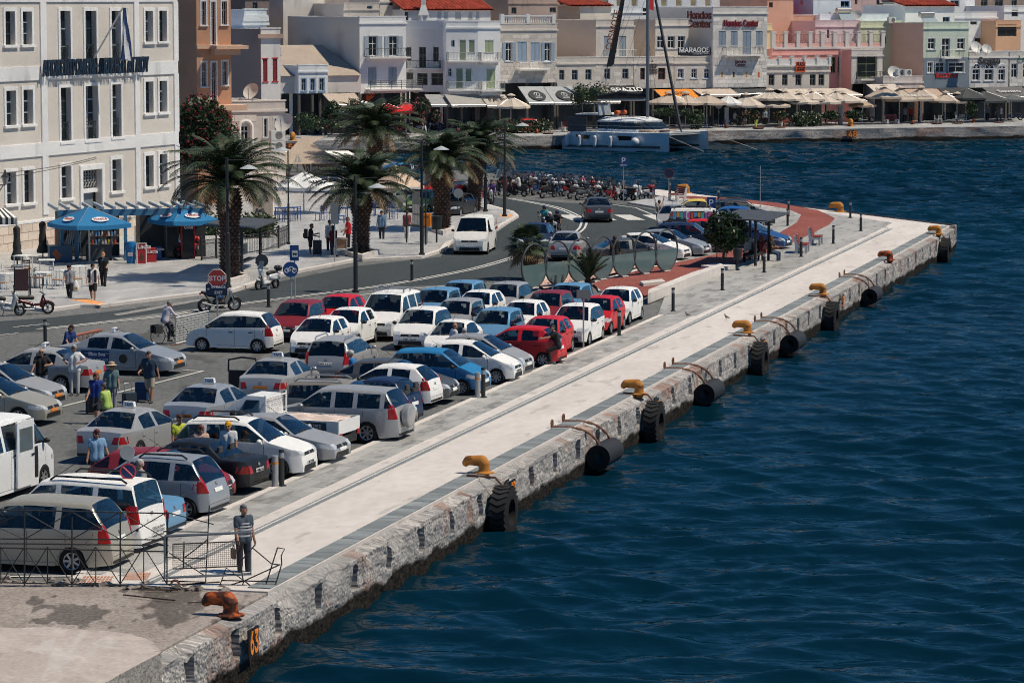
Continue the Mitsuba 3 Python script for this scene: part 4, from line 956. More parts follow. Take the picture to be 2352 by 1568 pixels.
f,H=bg('white block right of the gabled house',R4(1615,120),31,(1615,100,1945,0),R4,9,(.62,.64,.66),[(1770,300,1832,350, 'bare',dk),(1735,170,1790,195, 'bare',dk)])
f,H=bg('white upper terrace house with grid window',R4(1600,40),44,(1490,-60,1770,0),R4,8,(.64,.66,.68),[(1578,5,1650,55, 'bare',(.4,.42,.45))])
f,H=bg('old brown stone villa at the top right',R4(1770,40),45,(1765,-90,2200,0),R4,8,(.30,.22,.18),[(1820,-20,1870,60, 'bare',dk),(1930,-20,1990,60, 'bare',dk),(2060,-20,2100,50, 'bare',dk)])
f,H=bg('orange house with a glazed loggia at the right',R4(1935,200),28,(1936,165,2135,0),R4,8,(.54,.33,.21),[(1950,195,2098,285, 'bare',(.06,.05,.05))])
f,H=bg('white house at the right edge behind the loggia',R4(2000,90),36,(2000,50,2300,0),R4,8,(.64,.65,.66),[(2060,80,2110,130, 'bare',dk)])
f,H=bg('cream side house far left on the waterfront',R2(-200,600),22,(-260,380,240,0),R2,9,(.46,.42,.38),())
f,H=bg('brown hill house at the top of the picture',R2(600,-10),60,(585,-70,1100,0),R2,8,(.42,.34,.30),[(700,-50,760,-5, 'bare',dk)])
f,H=bg('ochre hill house between red roofs',R2(1880,20),52,(1800,-60,2200,0),R2,8,(.40,.30,.25),[(1950,0,2000,40, 'bare',dk)])
for lab,px,Y in (('rooftop solar heater on the pale blue house',R4(760,120),371),('rooftop solar heater on the gabled house',R4(1410,150),371),('rooftop solar heater at the top edge',R4(1100,40),384),('rooftop solar heater behind the brown porch',R4(480,50),384)):
    k=thing('solar_heater',lab, 'solar heater'); r=ray(*px); p=np.array([0,0,CAM_H])+r*(Y/r[1]); R=Rz(math.atan2(E1[1],E1[0]))
    PF(k + '__tank',shape(MB().tube([p+R @ [-1,.5,.5],p+R @ [-.95,.5,.5],p+R @ [.95,.5,.5],p+R @ [1,.5,.5]],[.2,.33,.33,.2],12),mat((.55,.5,.47),.25,.9)))
    PF(k + '__panel',shape(MB().box(p+R @ [.2,0,-.3],(2.0,.08,1.6),R @ Rx(-.7)),mat((.30,.36,.40),.1)))
# ------------------------------------------------------------------ vehicles
CARGLASS = 'car_glass'; scene[CARGLASS]={'type': 'thindielectric', 'int_ior': 1.5, 'specular_transmittance': {'type': 'rgb', 'value': (.42,.47,.48)}}
TRIMC=mat((.022,.023,.025),.8); SEATC=mat((.05,.052,.056),.85)
BLACKP=mat((.016,.017,.019),.55); LAMP=mat((.62,.65,.68),.08,.25,spec=.8); TAIL=mat((.34,.012,.014),.15); RIM=mat((.50,.51,.53),.3,.7); PLATE=mat((.72,.73,.72),.5); TAXIPLATE=mat((.62,.20,.03),.5); ALUB=mat((.30,.30,.31),.5,.5)
PAINT=mat((.5,.5,.5),.3,key='car_paint')


def hits(V,F,o,d):                               # first crossing of rays (all in direction d) with a mesh, nan where none
    A,B,C=V[F[:,0]],V[F[:,1]],V[F[:,2]]; e1,e2=B-A,C-A; h=np.cross(d,e2); a=(e1*h).sum(1); ok=np.abs(a)>1e-12; a=np.where(ok,a,1)
    out=np.full(len(o),np.nan)
    for i,p in enumerate(o):
        s=p-A; u=(s*h).sum(1)/a; q=np.cross(s,e1); v=(q @ d)/a; t=(e2*q).sum(1)/a
        t=t[ok & (u >= -1e-6) & (v >= -1e-6) & (u+v <= 1+1e-6)]
        if len(t): out[i]=t.min()
    return out


def decal(body,poly,side,off=.008,n=7):         # a patch of the body's own surface: poly in (y, z) for 'f' / 'r', in (x, z) for 'l', 's'
    V,F=body; P=np.array(poly,float)
    a,b=np.meshgrid(np.linspace(0,1,n),np.linspace(0,1,n),indexing='ij'); a,b=a.ravel()[:,None],b.ravel()[:,None]
    q=P[0]*(1-a)*(1-b)+P[1]*a*(1-b)+P[2]*a*b+P[3]*(1-a)*b
    if side in 'fr': o=np.c_[np.full(len(q),9.0 if side == 'f' else -9.0),q]; d=np.array([-1.0 if side == 'f' else 1.0,0,0])
    else: o=np.c_[q[:,0],np.full(len(q),9.0 if side == 'l' else -9.0),q[:,1]]; d=np.array([0,-1.0 if side == 'l' else 1.0,0])
    t=hits(V,F,o,d); ok=~np.isnan(t); p=o+d*(np.where(ok,t,0)[:,None]-off)
    i,j=np.meshgrid(np.arange(n-1),np.arange(n-1),indexing='ij'); f=np.stack([i*n+j,(i+1)*n+j,(i+1)*n+j+1,i*n+j+1],-1).reshape(-1,4)
    f=f[ok[f].all(1)]
    if len(f)>1:                                  # the one patch that hangs together
        lab=trimesh.graph.connected_component_labels(np.vstack([f[:,[0,1]],f[:,[1,2]],f[:,[2,3]]]),node_count=len(p)); c=lab[f[:,0]]; f=f[c==np.bincount(c).argmax()]
    m=MB(); m.add(p,f if len(f) else [[0,0,0,0]]); return m


def wheel_meshes(r,w,spokes=6):
    ty=MB(); M=MAT(R=Rx(math.pi/2)); ty.lathe([(r*.66,-w/2),(r*.93,-w/2),(r,-w*.36),(r,w*.36),(r*.93,w/2),(r*.66,w/2),(r*.62,w*.3)],22,M)
    rm=MB(); rm.lathe([(r*.68,w*.42),(r*.66,w*.46),(r*.60,w*.40),(r*.58,w*.2)],22,M); rm.lathe([(.001,w*.36),(r*.17,w*.36),(r*.2,w*.2)],10,M)
    for k in range(spokes):
        R=Rx(math.pi/2) @ Rz(2*math.pi*k/spokes); rm.box(R @ [r*.39,0,w*.32],(r*.5,r*.17,w*.1),R)
    back=MB().lathe([(.001,w*.15),(r*.62,w*.15)],16,M)
    flip=lambda m: (m.v.__setitem__(slice(None),[v*[1,-1,1] for v in m.v]),m.f.__setitem__(slice(None),[f[:,::-1] for f in m.f]),m)[2]
    return ty,rm,back,flip


def make_car(L=3.7,W=1.62,H=1.5,top=None,belt=.93,wb=2.35,fo=.72,r=.29,kind='hatch',roofw=.60,pillars=(),rail=False,bars=False,plate=PLATE,black_bumper=False,wide=.985,glass_to=None,lamps='std',taxi=False,ant=True,spokes=6,vents=None,cladding=False,closed_rear=False):
    """x forward from the middle. top: (x from the nose, z, tag of the stretch that starts here): b bumper, h hood, w windscreen, o roof, g rear glass, d deck, t tail"""
    p=Proto(); X=lambda x: L/2-x
    st=[]
    for (x0,z0,t0),(x1,z1,_) in zip(top,top[1:]):
        n=max(1,int(math.hypot(x1-x0,z1-z0)/(.14 if t0 in 'hod' else .09)))
        for i in range(n): st.append((x0+(x1-x0)*i/n,z0+(z1-z0)*i/n,t0))
    st.append((top[-1][0],top[-1][1], 't'))
    S=np.array([(a,b) for a,b,_ in st]); tg=[c for *_,c in st]
    xs=S[:,0]; zt=S[:,1].copy()
    for _ in range(1): zt[1:-1]=zt[:-2]*.2+zt[1:-1]*.6+zt[2:]*.2
    xf,xr=fo,fo+wb; ra=r+.045; zbot=.20
    rows=[]
    for x,z in zip(xs,zt):
        e=min(x,L-x); ro=min(1.0,e/.55); w=W/2*(1-.20*(1-ro)**2.2); w *= .97+.03*min(1,e/1.2)
        zb=zbot+.05*(1-ro)
        arch=max([math.sqrt(max(0,ra**2-(x-c)**2)) for c in (xf,xr)]); zs=max(zb+.0,r+arch*.98 if arch>0 else 0); zs=min(zs,z)
        bl=min(belt+.06*(x/L)-.02,z); up=max(0.0,z-bl); k=min(1,up/max(.2,H-belt))
        wt=w*(1-(1-roofw/(W/2)*(W/2)/(W/2) if False else (1-roofw/(W/2)))*k)
        mid=zs+(bl-zs)*.45; y=lambda v: v
        zw0,zw1=bl+min(.02,up*.2),bl+up*.84
        wi=lambda q: w*wide+(wt-w*wide)*((q-bl)/max(up,1e-6) if up>1e-4 else 0)
        crown=.035*min(1,(z-.3)/.8)
        rows.append([(0,zb),(w*.80,zb),(w*.93,min(zs,max(zb,zs-.01))),(w*.985,zs),(w*1.0,mid),(w*.995,zs+(bl-zs)*.8),(w*wide,bl),(wi(zw0),zw0),(wi(zw1),zw1),(wt*.985,bl+up*.95),(wt*.90,z),(wt*.5,z+crown*.75),(0,z+crown)])
    Rw=np.array(rows); ns,nj=Rw.shape[:2]
    full=np.concatenate([Rw*[1,1],Rw[:,-2:0:-1]*[-1,1]],1); nf=full.shape[1]
    V=np.stack([np.repeat(X(xs)[:,None],nf,1),full[...,0],full[...,1]],-1)
    body,side,scr,rear=[],[],[],[]
    idx=lambda i,j: i*nf+j % nf
    for i in range(ns-1):
        xm=(xs[i]+xs[i+1])/2; t=tg[i]; up=min(zt[i],zt[i+1])-belt; up2=max(zt[i],zt[i+1])-belt
        inp=any(a <= xm <= b for a,b in pillars)
        for j in range(nf):
            jj=j if j<nj-1 else nf-1-j; q=[idx(i,j),idx(i,j+1),idx(i+1,j+1),idx(i+1,j)]
            if jj==7 and up2>.16 and up>.06 and t in 'wog' and not inp and (glass_to is None or xm<glass_to): side.append(q)
            elif jj in (10,11) and t == 'w': scr.append(q)
            elif jj in (10,11) and t == 'g' and not closed_rear: rear.append(q)
            else: body.append(q)
    for e,fl in ((0,False),(ns-1,True)):
        for j in range(1,nj-1): q=[idx(e,j),idx(e,j+1),idx(e,nf-j-1),idx(e,nf-j)]; body.append(q[::-1] if not fl else q)
    Vf=V.reshape(-1,3)
    def sub(fs):
        fs=np.array(fs); u,inv=np.unique(fs,return_inverse=True); return MB().add(Vf[u],inv.reshape(fs.shape)[:,::-1])
    p.part('body',sub(body),PAINT,38)
    # side glass as panes between the pillars
    if side:
        sa=np.array(side); lab=trimesh.graph.connected_component_labels(np.vstack([sa[:,[0,1]],sa[:,[1,2]],sa[:,[2,3]]]),node_count=len(Vf))[sa[:,0]]
        for c in np.unique(lab): p.part('side_window',sub(sa[lab==c]),CARGLASS,30)
    if scr: p.part('windscreen',sub(scr),CARGLASS,30)
    if rear: p.part('rear_window',sub(rear),CARGLASS,30)
    allf=np.array(body+side+scr+rear); tri=np.vstack([allf[:,[0,1,2]],allf[:,[0,2,3]]]); B=(Vf,tri); hw=W/2
    ty,rm,bk,flip=wheel_meshes(r,.20,spokes)
    for x in (xf,xr):
        for s in (1,-1):
            c=np.array([X(x),s*(hw-.12),r])
            a,b,d,fl=wheel_meshes(r,.20,spokes)
            if s>0: [fl(m) for m in (a,b,d)]
            for m in (a,b,d): m.v=[v*[1,1,1]+c for v in m.v]
            k=p.part('wheel',d,BLACKP); p.part(k + '__tyre',a,RUBBER,30); p.part(k + '__rim',b,RIM)
    xw_=next(x for x,z,t in top if t == 'w'); xo_=next(x for x,z,t in top if t == 'o'); xg_=next(x for x,z,t in top if t == 'g')
    p.part('cabin_floor',MB().box((X((xw_+xg_)/2+.1),0,belt-.42),(xg_-xw_+.2,W*.86,.06)),TRIMC); p.part('dashboard',MB().box((X(xw_+.28),0,belt-.10),(.42,W*.84,.22),ch=.08),TRIMC)
    if glass_to is None or True:
        for sx in ([xo_+.55,xo_+1.35] if xg_-xo_>1.0 and glass_to is None else [xo_+.45]):
            for s in (1,-1):
                k=p.part('seat',MB().box((X(sx),s*W*.22,belt-.08),(.16,W*.29,.62),Ry(-.16),.05),SEATC); p.part(k + '__headrest',MB().box((X(sx+.09),s*W*.22,belt+.31),(.10,.25,.17),ch=.03),SEATC)
    p.part('steering_wheel',MB().tube([(X(xw_+.60)+.05*math.sin(t),W*.22+.17*math.cos(t),belt+.04+.16*math.sin(t)) for t in np.linspace(0,6.283,15)],.016,5,False),TRIMC)
    hz=top[1][1] if len(top)>1 else .6; zh=next(z for x,z,t in top if t == 'h')
    for s in (1,-1):
        if lamps == 'std': q=[(s*hw*.50,zh-.17),(s*hw*.93,zh-.10),(s*hw*.90,zh+.05),(s*hw*.58,zh-.02)]
        elif lamps == 'round': q=[(s*hw*.50,zh-.20),(s*hw*.88,zh-.20),(s*hw*.88,zh+.04),(s*hw*.50,zh+.02)]
        else: q=[(s*hw*.55,zh-.16),(s*hw*.90,zh-.16),(s*hw*.90,zh-.01),(s*hw*.55,zh-.01)]
        p.part('headlight',decal(B,q, 'f',.012),LAMP)
    p.part('grille',decal(B,[(-hw*.5,zh-.16),(hw*.5,zh-.16),(hw*.46,zh-.06),(-hw*.46,zh-.06)], 'f',.01),BLACKP)
    p.part('air_intake',decal(B,[(-hw*.62,.25),(hw*.62,.25),(hw*.56,.42),(-hw*.56,.42)], 'f',.01),BLACKP)
    p.part('badge',decal(B,[(-.06,zh-.15),(.06,zh-.15),(.06,zh-.05),(-.06,zh-.05)], 'f',.02,4),ALUB)
    d=decal(B,[(-.26,.43),(.26,.43),(.26,.54),(-.26,.54)], 'f',.025,3); p.part('plate',d,plate)
    zr0=belt-.28
    for s in (1,-1):
        if kind in ('hatch', 'van', 'wagon'):
            q=[(s*hw*.74,zr0),(s*hw*.985,zr0),(s*hw*.95,belt+.20),(s*hw*.78,belt+.16)]
        else: q=[(s*hw*.52,belt-.30),(s*hw*.97,belt-.30),(s*hw*.95,belt-.08),(s*hw*.60,belt-.08)]
        p.part('tail_light',decal(B,q, 'r',.012),TAIL)
        xe=L-.03; q=[(X(xe-.30),q[0][1]),(X(xe),q[0][1]),(X(xe),q[2][1]),(X(xe-.14),q[2][1])]
        p.part('tail_light',decal(B,q, 'l' if s>0 else 's',.012),TAIL)
        q=[(X(.55),zh-.10),(X(.12),zh-.15),(X(.16),zh-.02),(X(.50),zh+.02)]
        p.part('headlight',decal(B,q, 'l' if s>0 else 's',.012),LAMP)
    p.part('plate',decal(B,[(-.26,belt-.30),(.26,belt-.30),(.26,belt-.19),(-.26,belt-.19)], 'r',.02,3),plate)
    p.part('badge',decal(B,[(-.06,belt-.13),(.06,belt-.13),(.06,belt-.05),(-.06,belt-.05)], 'r',.02,3),ALUB)
    p.part('rear_bumper',decal(B,[(-hw*.8,.22),(hw*.8,.22),(hw*.8,.34),(-hw*.8,.34)], 'r',.015),BLACKP)
    if kind in ('hatch', 'van', 'wagon'):
        m=decal(B,[(-hw*.74,.44),(hw*.74,.44),(hw*.74,.452),(-hw*.74,.452)], 'r',.004); p.part('seam',m,BLACKP)
    xw=next(x for x,z,t in top if t == 'w'); xo=next(x for x,z,t in top if t == 'o')
    doors=[xw+.12,xo+(.62 if kind != 'van' else .35),min(xr-ra*.3,xo+1.62)]
    for s in 'ls':
        for i,x in enumerate(doors):
            p.part('door_seam',decal(B,[(X(x-.008),.30),(X(x+.008),.30),(X(x+.008),belt-.03),(X(x-.008),belt-.03)],s,.003,5),BLACKP)
        p.part('sill_seam',decal(B,[(X(doors[0]),.285),(X(xr-ra-.05),.285),(X(xr-ra-.05),.297),(X(doors[0]),.297)],s,.003,5),BLACKP)
        for x in doors[1:]:
            p.part('door_handle',decal(B,[(X(x-.24),belt-.16),(X(x-.06),belt-.16),(X(x-.06),belt-.125),(X(x-.24),belt-.125)],s,.03,3),BLACKP if black_bumper else PAINT)
    for s in (1,-1):
        m=MB().mesh(sphere((X(xw+.22),s*(hw+.10),belt+.07),.10,2,(.75,.95,.72))).box((X(xw+.20),s*(hw+.0),belt+.02),(.06,.16,.05))
        p.part('mirror',m,BLACKP if black_bumper else PAINT,40)
    if ant: p.part('antenna',MB().tube([(X(xo+.15),0,H+.02),(X(xo+.55),0,H+.28)],.008,4),BLACKP)
    wx=X(xw); m=MB()
    for s in (-1,1): m.tube([(wx+.02,s*.1-.3,next(z for x,z,t in top if t == 'w')+.05),(wx-.04,s*.1+.25,next(z for x,z,t in top if t == 'w')+.09)],.012,4)
    p.part('wiper',m,BLACKP)
    xg=[x for x,z,t in top if t in 'g']
    if rail:
        for s in (1,-1): a,b=X(xo+.25),X((xg[0] if xg else L-.5)-.15); p.part('roof_rail',MB().tube([(a,s*roofw*.93,H-.02),(a-.15,s*roofw*.93,H+.075),(b+.15,s*roofw*.93,H+.075),(b,s*roofw*.93,H-.02)],.028,6),BLACKP if rail == 'black' else RIM)
    if bars:
        for x in (xo+.4,xo+1.3): p.part('roof_bar',MB().box((X(x),0,H+.16),(.06,roofw*2.1,.04)).box((X(x),roofw*.9,H+.08),(.08,.05,.16)).box((X(x),-roofw*.9,H+.08),(.08,.05,.16)),BLACKP if bars == 'black' else RIM)
    if taxi:
        k=p.part('taxi_sign',MB().prism([(-.2,0),(.2,0),(.17,.15),(-.17,.15)],-.07,.07,(X(xo+.55),0,H+.05),np.array([[0,0,1],[1,0,0],[0,1,0.]])),mat((.75,.76,.78),.4))
        for s in (1,-1):
            p.part('taxi_sign__lettering',lay(words('TAXI',.085,.01),(X(xo+.55)+s*.075,-.13*s,H+.075),(0,s,0),(0,0,1),(s,0,0)),mat((.02,.04,.10),.5))
    if vents: p.part('rear_badge',decal(B,vents, 'r',.02,3),TAIL)
    p.dims=(L,W,H,r,wb,fo,B); return p


HB=lambda L,H,hood=.82,cowl=.72,ch=.98,roof=1.45,rg=None,rb=None,nose=.62,belt=.93: [(.02,.24, 'b'),(.0,.46, 'b'),(.05,nose, 'b'),(.14,nose+.08, 'h'),(cowl,ch, 'w'),(roof,H-.05, 'o'),(roof+.6,H, 'o'),((rg or L-.62),H-.05, 'g'),((rb or L-.14),belt+.06, 't'),(L-.04,.72, 't'),(L,.46, 't'),(L-.03,.26, 't')]
CARS={}
CARS['boxy']=make_car(3.55,1.60,1.53,HB(3.55,1.53,cowl=.80,ch=1.0,roof=1.42,rg=3.08,rb=3.44),.93,2.30,.66,.285,roofw=.62,pillars=((1.95,2.06),(2.78,2.90)),black_bumper=True,lamps='sq')
CARS['panda']=make_car(3.65,1.65,1.55,HB(3.65,1.55,cowl=.78,ch=1.02,roof=1.45,rg=3.1,rb=3.50,nose=.66),.96,2.30,.70,.29,roofw=.60,pillars=((1.98,2.08),(2.74,2.84)),black_bumper=True,lamps='round',spokes=8)
CARS['city']=make_car(3.5,1.63,1.46,HB(3.5,1.46,cowl=.78,ch=.98,roof=1.50,rg=2.92,rb=3.36,nose=.62),.95,2.36,.58,.285,roofw=.55,pillars=((1.98,2.10),(2.72,3.2)),black_bumper=True,spokes=7)
CARS['round']=make_car(3.72,1.66,1.52,HB(3.72,1.50,cowl=.84,ch=1.0,roof=1.62,rg=2.9,rb=3.56,nose=.64),.95,2.43,.64,.30,roofw=.52,pillars=((1.98,2.08),(2.78,2.9)),lamps='round',spokes=8)
CARS['fiesta']=make_car(3.95,1.72,1.48,HB(3.95,1.47,cowl=.95,ch=1.0,roof=1.75,rg=3.2,rb=3.80,nose=.62),.97,2.49,.78,.30,roofw=.55,pillars=((2.1,2.2),(2.95,3.2)),spokes=7)
CARS['compact']=make_car(4.25,1.77,1.45,HB(4.25,1.44,cowl=1.12,ch=.98,roof=1.95,rg=3.35,rb=4.08,nose=.62),.95,2.58,.86,.31,roofw=.56,pillars=((2.38,2.46),(3.2,3.45)),spokes=5)
CARS['wagon']=make_car(4.45,1.75,1.56,HB(4.45,1.55,cowl=1.10,ch=1.0,roof=1.95,rg=3.95,rb=4.30,nose=.64),.98,2.72,.86,.31,kind='wagon',roofw=.60,pillars=((2.35,2.42),(3.2,3.28),(3.95,4.05)),rail=True,spokes=7)
CARS['smallmpv']=make_car(4.05,1.74,1.64,HB(4.05,1.63,cowl=.92,ch=1.05,roof=1.70,rg=3.5,rb=3.90,nose=.68),1.02,2.60,.78,.31,kind='wagon',roofw=.62,pillars=((2.1,2.17),(2.95,3.03)),rail='black',spokes=6)
CARS['suv']=make_car(4.55,1.80,1.70,HB(4.55,1.69,cowl=1.15,ch=1.12,roof=1.85,rg=4.1,rb=4.40,nose=.80,belt=1.08),1.08,2.62,.90,.35,kind='wagon',roofw=.66,pillars=((2.3,2.38),(3.12,3.22),(3.98,4.1)),spokes=7,ant=False)
CARS['smallsuv']=make_car(4.08,1.70,1.70,HB(4.08,1.67,cowl=1.02,ch=1.10,roof=1.72,rg=3.55,rb=3.92,nose=.78,belt=1.06),1.06,2.58,.76,.35,kind='wagon',roofw=.62,pillars=((2.1,2.17),(2.95,3.1)),rail='black',spokes=6)
SD=lambda L,H,ch=.98,cowl=1.25,roof=2.05,re=3.25,dk=3.95,dz=1.0,nose=.62: [(.03,.24, 'b'),(0,.46, 'b'),(.05,nose, 'b'),(.15,nose+.07, 'h'),(cowl,ch, 'w'),(roof,H-.04, 'o'),(roof+.5,H, 'o'),(re,H-.05, 'g'),(dk,dz+.03, 'd'),(L-.10,dz, 't'),(L-.02,.72, 't'),(L,.48, 't'),(L-.04,.26, 't')]
CARS['saloon']=make_car(4.68,1.78,1.48,SD(4.68,1.47),.94,2.70,.92,.32,kind='sedan',roofw=.56,pillars=((2.42,2.5),(3.3,3.9)),spokes=8)
CARS['taxi']=make_car(4.66,1.78,1.48,SD(4.66,1.47),.94,2.68,.90,.32,kind='sedan',roofw=.56,pillars=((2.42,2.5),(3.3,3.9)),spokes=8,taxi=True,plate=TAXIPLATE)
CARS['oldsaloon']=make_car(4.45,1.72,1.42,SD(4.45,1.41,.92,1.25,1.95,3.1,3.6,.96),.90,2.66,.82,.30,kind='sedan',roofw=.55,pillars=((2.32,2.4),(3.12,3.6)),lamps='sq',spokes=12)
CARS['micro']=make_car(2.7,1.56,1.54,HB(2.7,1.53,cowl=.60,ch=1.05,roof=1.1,rg=2.2,rb=2.6,nose=.72),.98,1.82,.42,.28,roofw=.58,pillars=((1.62,1.72),),spokes=6)
CARS['bubble']=make_car(3.55,1.63,1.49,HB(3.55,1.48,cowl=.85,ch=.98,roof=1.55,rg=2.6,rb=3.42,nose=.64),.94,2.30,.64,.29,roofw=.50,pillars=((1.95,2.03),(2.7,3.2)),lamps='round')
CARS['minivan']=make_car(4.72,1.86,1.76,HB(4.72,1.74,cowl=.95,ch=1.08,roof=1.95,rg=4.15,rb=4.56,nose=.70,belt=1.06),1.06,2.82,.90,.33,kind='wagon',roofw=.64,pillars=((2.35,2.43),(3.35,3.43)),spokes=7)
CARS['citivan']=make_car(4.40,1.80,1.84,HB(4.40,1.83,cowl=.95,ch=1.12,roof=1.60,rg=4.14,rb=4.30,nose=.74,belt=1.12),1.12,2.70,.85,.32,kind='van',roofw=.70,pillars=((2.05,2.2),(3.1,3.2)),bars=True,black_bumper=True,spokes=6)
CARS['railvan']=make_car(4.40,1.83,1.86,HB(4.40,1.85,cowl=.95,ch=1.12,roof=1.60,rg=4.14,rb=4.30,nose=.74,belt=1.12),1.12,2.70,.85,.32,kind='van',roofw=.72,pillars=((2.05,2.2),(3.1,3.2)),rail='black',spokes=6)
CARS['panelvan']=make_car(4.78,1.90,1.97,HB(4.78,1.96,cowl=.85,ch=1.22,roof=1.65,rg=4.62,rb=4.70,nose=.78,belt=1.2),1.2,3.1,.83,.34,kind='van',roofw=.74,glass_to=2.15,black_bumper=True,spokes=6,closed_rear=True)
CARS['minibus']=make_car(5.6,1.95,2.25,HB(5.6,2.24,cowl=.80,ch=1.30,roof=1.40,rg=5.48,rb=5.54,nose=.85,belt=1.35),1.35,3.55,.95,.34,kind='van',roofw=.76,pillars=((2.05,2.25),(3.3,3.45),(4.4,4.55)),black_bumper=True,spokes=6)

SILV,SILB,WHT,RED,LBLUE,BLUE=(.40,.405,.41),(.33,.36,.40),(.74,.74,.73),(.52,.012,.016),(.16,.36,.58),(.02,.17,.38)
DRED,GREY,BLK,NAVY,BEIGE,CHAMP=(.20,.018,.025),(.10,.105,.11),(.010,.011,.013),(.014,.028,.075),(.33,.30,.25),(.40,.38,.32)
def paint(c):
    met=c in (SILV,SILB,GREY,BEIGE,CHAMP,LBLUE)
    return mat(c,.30 if met else .38,.35 if met else 0.0,.5,.7)


def car(kind,px,col,head,label,group=None,z=None,dx=0,name=None,cat='car',swap=None):
    """px: the middle of its roof in the photograph; head: degrees of its nose, 0 = to the right, 90 = away"""
    p=CARS[kind]; L,W,H=p.dims[:3]; g=G(*px,H if z is None else z); a=math.radians(head)
    off=np.array([math.cos(a),math.sin(a),0])*((-.30 if kind not in ('citivan', 'railvan', 'panelvan', 'minibus') else -.5) if z is None else 0)
    loc=g-off; loc[2]=0
    loc=loc+np.array([math.cos(a),math.sin(a),0])*dx
    s={PAINT: paint(col)}; s.update(swap or {})
    t=p.place(name or {'hatch': 'parked_car'}.get(kind, 'parked_car'),MAT(loc,a),label,cat,group,s); t_loc[t]=MAT(loc,a); return t


t_loc={}
def P2(p,z): zc=p[1]*CP-(z-CAM_H)*SP; return 1176+PXF*p[0]/zc,784-PXF*(p[1]*SP+(z-CAM_H)*CP)/zc
UP,DN,RT,LF=75,255,-15,165
RG = 'rental cars parked in rows facing the camera'
for a in [
    ('boxy',(690,690),DRED,DN, 'dark red boxy car at the left end of the rental rows',RG),('city',(783,677),RED,DN, 'bright red small hatchback behind the white car with a phone mast mirror',RG),
    ('city',(742,727),WHT,DN, 'white small hatchback parked nose on beside the grey estate',RG),('city',(806,707),WHT,DN, 'white small hatchback between the red car and the van with roof bars',RG),
    ('citivan',(905,668),WHT,DN, 'white people van with chrome roof bars',RG),('panda',(976,706),WHT,DN, 'white boxy hatchback with a dark lower grille, front and centre of the rows',RG),
    ('boxy',(1008,661),LBLUE,DN, 'light blue boxy car behind the van with roof bars',RG),('boxy',(1065,645),LBLUE,DN, 'farthest light blue boxy car by the road edge',RG),('boxy',(1059,686),SILV,DN, 'silver boxy car between white and light blue cars',RG),
    ('city',(1106,667),WHT,DN, 'white small hatchback behind the silver boxy car',RG),('panda',(1168,648),SILV,DN, 'silver tall hatchback below the fan palm',RG),('bubble',(1047,734),WHT,DN, 'white rounded hatchback with an open door and two men',RG),
    ('boxy',(1146,708),LBLUE,DN, 'light blue boxy car in the middle of the rows',RG),('city',(1207,690),WHT,DN, 'white small hatchback between light blue and dark red cars',RG),('boxy',(1265,668),DRED,DN, 'dark red boxy car behind the white hatchback',RG),
    ('boxy',(1311,651),LBLUE,DN, 'light blue boxy car below the small palm',RG),('city',(1258,727),RED,DN, 'bright red five door hatchback near the promenade',RG),('panda',(1330,698),WHT,DN, 'white tall hatchback behind the thin sign post',RG),
    ('city',(1381,680),RED,DN, 'bright red small hatchback beside the promenade bollard',RG),('city',(1424,660),WHT,DN, 'white small hatchback at the far right end of the rows',RG)]: car(*a)
car('panda',(556,716),WHT,166, 'white hatchback standing across the lane by the mesh barrier')
BG2 = 'cars parked nose to the promenade'
for a in [
    ('panda',(985,800),BLUE,RT, 'bright blue hatchback nose to the promenade'),('round',(1060,780),WHT,RT, 'white rounded hatchback with oval headlights'),('round',(1088,766),SILV,-18, 'silver rounded hatchback behind the scooter'),
    ('city',(1208,749),RED,163, 'glossy red hatchback with its tail to the promenade'),('compact',(890,824),GREY,RT, 'dark grey compact car mostly hidden by the white hatchback'),('city',(912,836),WHT,162, 'white hatchback with red tail lamps seen from behind'),
    ('micro',(888,866),NAVY,158, 'tiny navy blue car behind the silver off-roader'),('wagon',(775,872),BEIGE,-14, 'dusty beige car half hidden behind the silver off-roader'),('suv',(799,886),SILV,162, 'silver off-roader with a spare wheel on its tail'),
    ('smallsuv',(538,957),WHT,RT, 'white off-roader with black roof rails'),('oldsaloon',(608,950),SILV,-18, 'silver old saloon beside the white off-roader'),('oldsaloon',(455,1008),BLK,160, 'black old saloon with red tail lamps'),
    ('fiesta',(345,1030),DRED,RT, 'dark red hatchback under the silver people carrier'),('smallmpv',(370,1042),SILB,162, 'silver blue people carrier with black roof rails'),('railvan',(214,1094),WHT,160, 'white van with black roof rails and tall red tail lamps'),
    ('minivan',(101,1138),CHAMP,166, 'champagne minivan behind the black railing')]: car(*a[:4],a[4])
car('oldsaloon',(374,1150),LBLUE,163, 'faded blue old saloon seen by its tail',z=.95,dx=1.85)
car('wagon',(780,771),SILV,77, 'grey estate car with silver roof rails seen from behind')
TG = 'silver taxis waiting in the lot'
car('taxi',(637,822),SILV,77, 'silver taxi with its driver door open',cat='taxi',name='taxi'); car('taxi',(480,882),SILB,72, 'silver taxi with the white roof sign facing the camera',cat='taxi',name='taxi'); car('taxi',(296,937),SILV,69, 'silver taxi seen from behind next to the woman in blue',cat='taxi',name='taxi')
car('taxi',(262,764),SILB,-17, 'silver blue taxi with a dark blue door panel',cat='taxi',name='taxi'); car('taxi',(106,799),SILV,163, 'silver taxi seen from its tail behind two standing men',cat='taxi',name='taxi')
car('taxi',(-8,846),SILV,-18, 'silver taxi half in the picture with its bonnet under the man in black',cat='taxi',name='taxi',z=1.3); car('taxi',(-26,878),CHAMP,-16, 'nearest champagne silver taxi at the left edge',cat='taxi',name='taxi',z=1.3)
